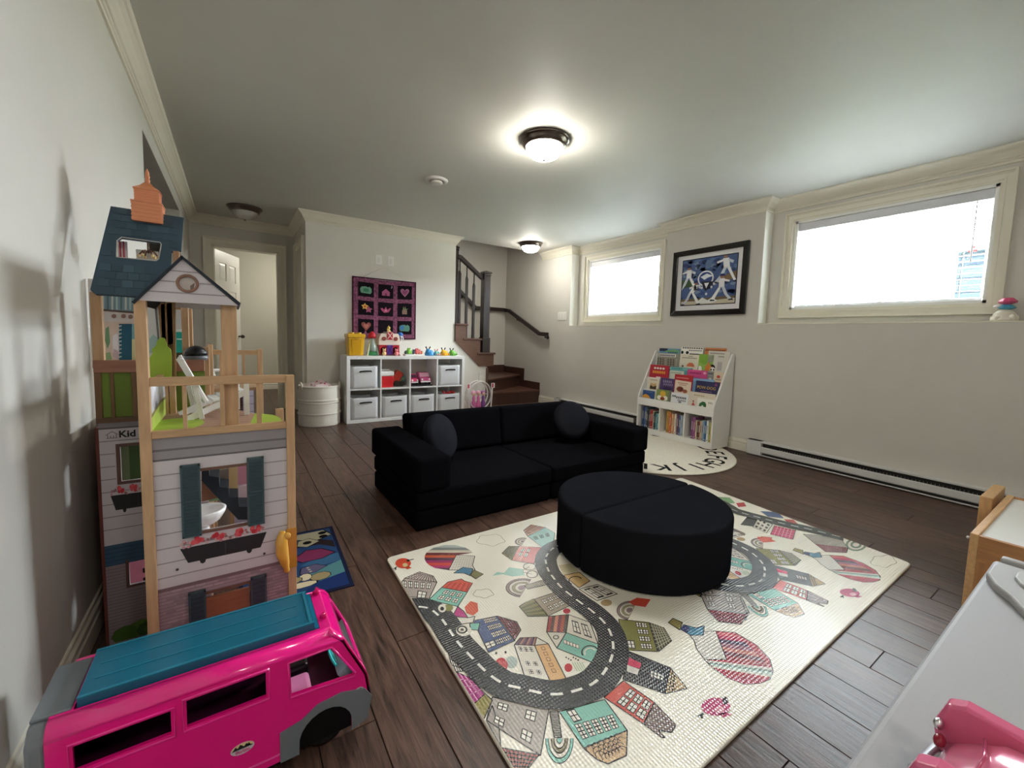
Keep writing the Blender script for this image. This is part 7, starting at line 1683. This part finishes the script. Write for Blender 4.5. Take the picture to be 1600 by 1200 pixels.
# grey lower cladding and wheels
clad = [BX(437, 1127), (WCX - WR - .004, .095)]
gpts = [(BX(437, 1127)[0], .026), (WCX - WR, .026)] + [(WCX + WR * math.cos(R(a)), max(.026, WCZ + WR * math.sin(R(a)))) for a in range(170, 9, -16)] + [(WCX + WR, .026), (.268, .038), (.279, .095), (.262, .122), (.205, .138), (WCX - .02, .132), (WCX - WR + .006, .110), (BX(437, 1127)[0], .100)]
MB().prism([(a, BYN - .003, b) for a, b in gpts], (0, .003, 0), GY).build('wheel_arch_cladding', PLAS, bus)
for wx_ in (WCX, -.185):
    for y0, y1 in ((BYN + .012, BYN + .045), (BYF - .045, BYF - .012)):
        w_ = MB(); w_.lathe((wx_, (y0 + y1) / 2, .046), [(0, -.016), (.030, -.016), (.044, -.012), (.046, -.006), (.046, .006), (.044, .012), (.030, .016), (0, .016)], S(20, 20, 22), n=26, m=Matrix.Rotation(R(90), 3, 'X')); w_.build('wheel', PLAS, bus)
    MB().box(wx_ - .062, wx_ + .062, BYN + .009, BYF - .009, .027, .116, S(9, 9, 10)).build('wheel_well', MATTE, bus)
# rear cap
rc = MB(); rc.prism([(-.298, BYN + .004, .026), (-.298, BYF - .004, .026), (-.298, BYF - .004, rz), (-.298, BYF - rr, rt_ - .004), (-.298, BYN + rr, rt_ - .004), (-.298, BYN + .004, rz)], (-.030, 0, 0), GY); rc.build('rear_cap', PLAS, bus, bevel=.008, seg=3); MB().box(-.326, -.271, BYN + .034, BYF - .034, rt_ - .004, rt_ + .003, GY).build('rear_roof_panel', PLAS, bus, bevel=.002)
g = MB(); g.box(-.322, -.285, BYN + .05, BYN + .056, rt_ - .006, rt_ - .0015, S(74, 80, 84)); g.box(-.322, -.316, BYN + .05, BYF - .05, rt_ - .006, rt_ - .0015, S(74, 80, 84)); g.build('rear_groove', PLAS, bus)
# teal lid with moulded ribs
zl0, zl1 = rt_ - .004, rt_ + .016
lid = MB(); lid.box(lx0 + .004, lx1, ly0 + .004, ly1 - .004, zl1 - .004, zl1, S(22, 104, 132))
for q in ((lx0 + .004, lx1, ly0 + .004, ly0 + .008), (lx0 + .004, lx1, ly1 - .008, ly1 - .004), (lx0 + .004, lx0 + .008, ly0 + .008, ly1 - .008), (lx1 - .004, lx1, ly0 + .008, ly1 - .008)): lid.box(*q, zl0, zl1 - .004, S(22, 92, 124))
for q in ((lx0 + .004, lx1, ly0 + .004, ly0 + .010), (lx0 + .004, lx1, ly1 - .010, ly1 - .004), (lx1 - .010, lx1 - .004, ly0 + .010, ly1 - .010)): lid.box(*q, zl1, zl1 + .0016, S(40, 128, 154))
for y_ in (ly0 + .05, ly0 + .095): lid.box(lx0 + .02, lx1 - .03, y_, y_ + .004, zl1, zl1 + .0012, S(34, 120, 148))
lid.build('teal_roof_lid', TEAL_T, bus)['label'] = 'translucent teal roof lid'
MB().box(lx0, lx1 + .012, ly0 - .002, ly1 + .002, rt_ - .062, rt_ - .056, S(26, 60, 90)).build('roof_well', PLAS, bus)
g = MB(); g.box(lx1 + .001, lx1 + .010, ly0, ly1, rt_ - .03, rt_ + .004, S(22, 118, 156)); g.build('lid_hinge', TEAL_T, bus)
for px_, py_ in ((494, 926), (507, 962)):
    q = at(px_, py_, 'z', rt_ + .004)
    h = MB(); c_ = Vector((min(max(q.x, .163), .176), q.y, rt_))
    hp = [(0, -1), (.55, -.35), (.9, .15), (.75, .6), (.35, .7), (0, .4), (-.35, .7), (-.75, .6), (-.9, .15), (-.55, -.35)]
    h.prism([c_ + Vector((b * .010, a * .011, 0)) for a, b in hp], (0, 0, .010), S(206, 12, 96)); h.build('heart_button', GLOSS, bus, bevel=.002)
m.tube([Vector((.205, BYN + .06, .285)), Vector((.240, BYN + .06, .262)), Vector((.262, BYN + .06, .200)), Vector((.262, BYN + .06, .190))], .006, PK, 8); m.tube([Vector((.205, BYF - .06, .285)), Vector((.240, BYF - .06, .262)), Vector((.262, BYF - .06, .200))], .006, PK, 8); pass
# cab interior
sx = BX(471, 1060)[0]
s = MB(); s.box(sx - .030, sx + .026, BYN + .022, BYN + .085, .10, .165, S(236, 150, 196)); s.build('seat', PLAS, bus, bevel=.010, seg=3)
s = MB(); s.box(sx - .052, sx - .030, BYN + .022, BYN + .085, .10, .215, S(226, 130, 180)); s.build('seat_back', PLAS, bus, bevel=.008)
s = MB(); s.box(sx - .032, sx + .030, BYN + .105, BYN + .17, .10, .165, S(30, 24, 30)); s.box(sx - .055, sx - .03, BYN + .105, BYN + .17, .10, .235, S(24, 20, 26)); s.build('far_seat', PLAS, bus, bevel=.008)
s = MB(); s.prism([(.225, BYN + .02, .14), (.255, BYN + .02, .165), (.245, BYN + .02, .20), (.20, BYN + .02, .17)], (0, .17, 0), S(150, 164, 176)); s.build('dashboard', PLAS, bus)
s = MB(); s.lathe((.196, BYN + .06, .190), [(.020, -.003), (.024, 0), (.020, .003), (.020, -.003)], S(60, 200, 200), n=18, caps=False, m=Matrix.Rotation(R(65), 3, 'Y')); s.build('steering_wheel', PLAS, bus)
MB().box(-.295, .25, BYN + .010, BYF - .010, .1165, .122, S(70, 20, 50)).build('floor_pan', PLAS, bus)
MB().box(-.29, .06, BYF - .03, BYF - .010, .10, .235, S(40, 16, 34)).build('inner_wall', PLAS, bus)
# oval sticker and nose emblem
m = MB(); dc = BX(379, 1169)
def dpt(a, b, k): return Vector((dc[0] + a, BYN - .0004 - .0003 * k, dc[1] + b))
m.poly([dpt(a, b, 0) for a, b in circ(0, 0, .0225, .0135, 22)], S(206, 196, 206)); m.poly([dpt(a, b, 1) for a, b in circ(0, .001, .0205, .0115, 22, 0, 180)], S(232, 200, 150))
m.poly([dpt(*q, 2) for q in ((-.020, .0), (-.013, .009), (-.009, .004), (-.004, .011), (.003, .004), (.007, .009), (.020, .0))], S(34, 40, 40)); m.poly([dpt(*q, 2) for q in ((.008, .0), (.012, .010), (.016, .0))], S(40, 70, 52)); m.poly([dpt(a, b, 3) for a, b in circ(-.010, -.004, .004, .0025, 8)], S(70, 150, 146))
text_mesh(m, 'Barbie', lambda u, v: dpt(u, v - .0055, 4), .0105, S(226, 90, 150), bold=.0003); m.build('oval_sticker', PRINT, bus, recalc=False)
m = MB(); nc = BX(561, 1079)
m.poly([Vector((nc[0] + a, BYN - .0005, nc[1] + b)) for a, b in circ(0, 0, .012, .010, 12)], S(190, 170, 176)); m.poly([Vector((nc[0] + a, BYN - .0009, nc[1] + b)) for a, b in circ(.002, 0, .007, .006, 10)], S(50, 44, 52)); m.poly([Vector((nc[0] - .010 + a, BYN - .0009, nc[1] - .001 + b)) for a, b in circ(0, 0, .004, .003, 8)], S(236, 190, 120)); m.build('nose_emblem', PRINT, bus, recalc=False)
g = MB(); g.prism([(BX(300, 1192)[0], BYN - .002, .046), (BX(437, 1150)[0], BYN - .002, .046), (BX(437, 1150)[0], BYN - .002, .049), (BX(300, 1192)[0], BYN - .002, .049)], (0, .002, 0), S(240, 90, 170)); g.build('trim_line', GLOSS, bus)

# ---------------------------------------------------------------- wooden play table at the right edge
wt = thing('wooden_play_table', 'light wooden play table with a white top at the right edge', 'table', (2.80, -0.02, 0))
WX0, WX1, WY0, WY1, WZ_ = 2.352, 3.16, -.42, .308, .332; WD = S(206, 164, 116)
MB().box(WX0 + .02, WX1 - .02, WY0 + .02, WY1 - .024, WZ_ - .022, WZ_ - .010, S(226, 226, 222)).build('white_top', LAM, wt)
MB().box(WX0, WX1, WY1 - .024, WY1, .0, WZ_, WD).build('side_board', PINEH, wt, bevel=.003); MB().box(WX0, WX1, WY0, WY0 + .024, .0, WZ_, WD).build('side_board', PINEH, wt, bevel=.003)
MB().box(WX0 + .0, WX0 + .020, WY0 + .024, WY1 - .024, WZ_ - .105, WZ_ - .003, S(178, 128, 84)).build('front_rail', PINEY, wt, bevel=.002); MB().box(WX1 - .020, WX1, WY0 + .024, WY1 - .024, WZ_ - .105, WZ_ - .003, S(178, 128, 84)).build('back_rail', PINEY, wt, bevel=.002)
MB().box(WX0 + .001, WX0 + .020, WY1 - .070, WY1 - .024, .0, WZ_ - .105, S(178, 128, 84)).build('front_stile', PINE, wt); MB().box(WX0 + .28, WX0 + .29, WY0 + .024, WY1 - .024, .0, WZ_ - .11, S(136, 96, 66)).build('inner_board', PINE, wt)
MB().box(2.95, 3.28, WY1 + .020, WY1 + .062, 0, WZ_ + .012, WD).build('bench_board', PINE, wt, bevel=.003); MB().box(3.05, 3.12, WY1 - .001, WY1 + .021, .12, .20, WD).build('bench_bracket', PINE, wt)
MB().ell((WX0 + .006, WY1 + .004, WZ_ - .022), .006, .006, .006, S(214, 214, 214), 10, 6).build('bolt_cap', METAL, wt)

# ---------------------------------------------------------------- grey plastic table with moulded corner
gt_ = thing('grey_plastic_table', 'pale grey plastic play table in the lower right corner under the pink car', 'table', (0.95, -0.2, 0))
GC = S(158, 158, 160); gz_ = .500; gx0, gx1, gy0, gy1 = .30, 1.615, -.52, .166
MB().box(gx0, gx1, gy0, gy1, gz_ - .035, gz_, GC).build('table_top', MATTE, gt_, bevel=.010, seg=3)
MB().box(gx1 - .012, gx1 + .016, gy0 + .02, gy1 - .012, gz_ - .02, gz_ + .012, S(160, 159, 158)).build('back_rim', MATTE, gt_, bevel=.005)
gq = [at(*p, 'z', gz_ + .012) for p in [(1541, 897), (1549, 885), (1562, 881)]] + [Vector((1.545, .02, 0)), Vector((1.28, .02, 0)), Vector((1.30, .085, 0)), at(1578, 934, 'z', gz_ + .012), at(1553, 915, 'z', gz_ + .012)]
MB().prism([(q.x, q.y, gz_ - .002) for q in gq], (0, 0, .020), S(162, 162, 162)).build('moulded_corner', MATTE, gt_, bevel=.006, seg=3)
cg_ = sum((Vector((q.x, q.y, 0)) for q in gq), Vector()) / len(gq)
MB().prism([(cg_.x + (q.x - cg_.x) * .55 + .02, cg_.y + (q.y - cg_.y) * .6 - .02, gz_ + .016) for q in gq], (0, 0, .010), S(170, 170, 170)).build('raised_panel', MATTE, gt_, bevel=.004)
for x in (gx0 + .06, gx1 - .08):
    for y in (gy0 + .05, gy1 - .10): MB().box(x - .025, x + .025, y - .025, y + .025, 0, gz_ - .03, GC).build('leg', PLAS, gt_, bevel=.006)

# pink finned toy car on it
ct = thing('toy_pink_car', 'glossy pink toy convertible with tail fins on the grey table', 'toy car', (.68, -.12, gz_ + .0005)); CPK = S(222, 120, 152); cz = gz_ + .0005
cx0, cx1, cy1 = .606, .750, .098
m = MB(); prof = [(cy1 - .012, .018), (cy1 - .004, .040), (cy1 - .012, .058), (cy1 - .05, .088), (cy1 - .10, .096), (cy1 - .16, .098), (cy1 - .17, .070), (cy1 - .30, .070), (cy1 - .31, .088), (cy1 - .46, .080), (cy1 - .48, .055), (cy1 - .475, .018)]
n_ = 10; vs = []
for i in range(n_ + 1):
    t = i / n_ * 2 - 1; x = (cx0 + cx1) / 2 + t * (cx1 - cx0) / 2 * .92; dz = -.016 * t * t
    vs += [(x, y, cz + z + (dz if z > .05 else 0)) for y, z in prof]
k = len(prof)
m.add(vs, [(i * k + j, i * k + (j + 1) % k, (i + 1) * k + (j + 1) % k, (i + 1) * k + j) for i in range(n_) for j in range(k)] + [tuple(range(k)), tuple(n_ * k + j for j in range(k))], CPK, True); m.build('car_body', GLOSS, ct)
for xx0, xx1 in ((cx0 - .006, cx0 + .016), (cx1 - .016, cx1 + .006)):
    MB().prism([(xx0, y, cz + z) for y, z in ((cy1 + .004, .022), (cy1 + .010, .056), (cy1 + .000, .088), (cy1 - .016, .096), (cy1 - .12, .090), (cy1 - .30, .082), (cy1 - .44, .076), (cy1 - .48, .050), (cy1 - .47, .018))], (xx1 - xx0, 0, 0), S(214, 104, 140)).build('tail_fin', GLOSS, ct, bevel=.004, seg=3)
for x in (cx0 + .032, cx1 - .032): MB().ell((x, cy1 + .000, cz + .048), .010, .006, .008, S(140, 30, 50), 10, 6).build('tail_light', GLOSS, ct)
MB().ell((cx1 - .022, cy1 + .004, cz + .062), .007, .005, .007, S(226, 226, 230), 10, 6).build('chrome_lamp', METAL, ct)
MB().tube([(cx0 + .01, cy1 + .004, cz + .022), ((cx0 + cx1) / 2, cy1 + .012, cz + .022), (cx1 - .01, cy1 + .004, cz + .022)], .006, S(210, 210, 214), 8).build('bumper', METAL, ct)
MB().tube([((cx0 + cx1) / 2 - .045, cy1 - .035, cz + .0770), ((cx0 + cx1) / 2, cy1 - .040, cz + .0860), ((cx0 + cx1) / 2 + .045, cy1 - .035, cz + .0770)], .0018, S(186, 80, 116), 6).build('boot_seam', GLOSS, ct)
for y in (cy1 - .09, cy1 - .38):
    for x0_, x1_ in ((cx0 - .004, cx0 + .020), (cx1 - .020, cx1 + .004)): MB().cyl((x0_, y, cz + .024), (x1_, y, cz + .024), .024, S(30, 28, 30), n=18).build('wheel', PLAS, ct)
MB().prism([(cx0 + .014, cy1 - .325, cz + .086), (cx1 - .014, cy1 - .325, cz + .086), (cx1 - .022, cy1 - .300, cz + .135), (cx0 + .022, cy1 - .300, cz + .135)], (0, .003, 0), S(240, 200, 216)).build('windscreen', CLEARP, ct)
MB().box(cx0 + .022, cx1 - .022, cy1 - .285, cy1 - .18, cz + .072, cz + .092, S(240, 190, 210)).build('seat', PLAS, ct, bevel=.008)
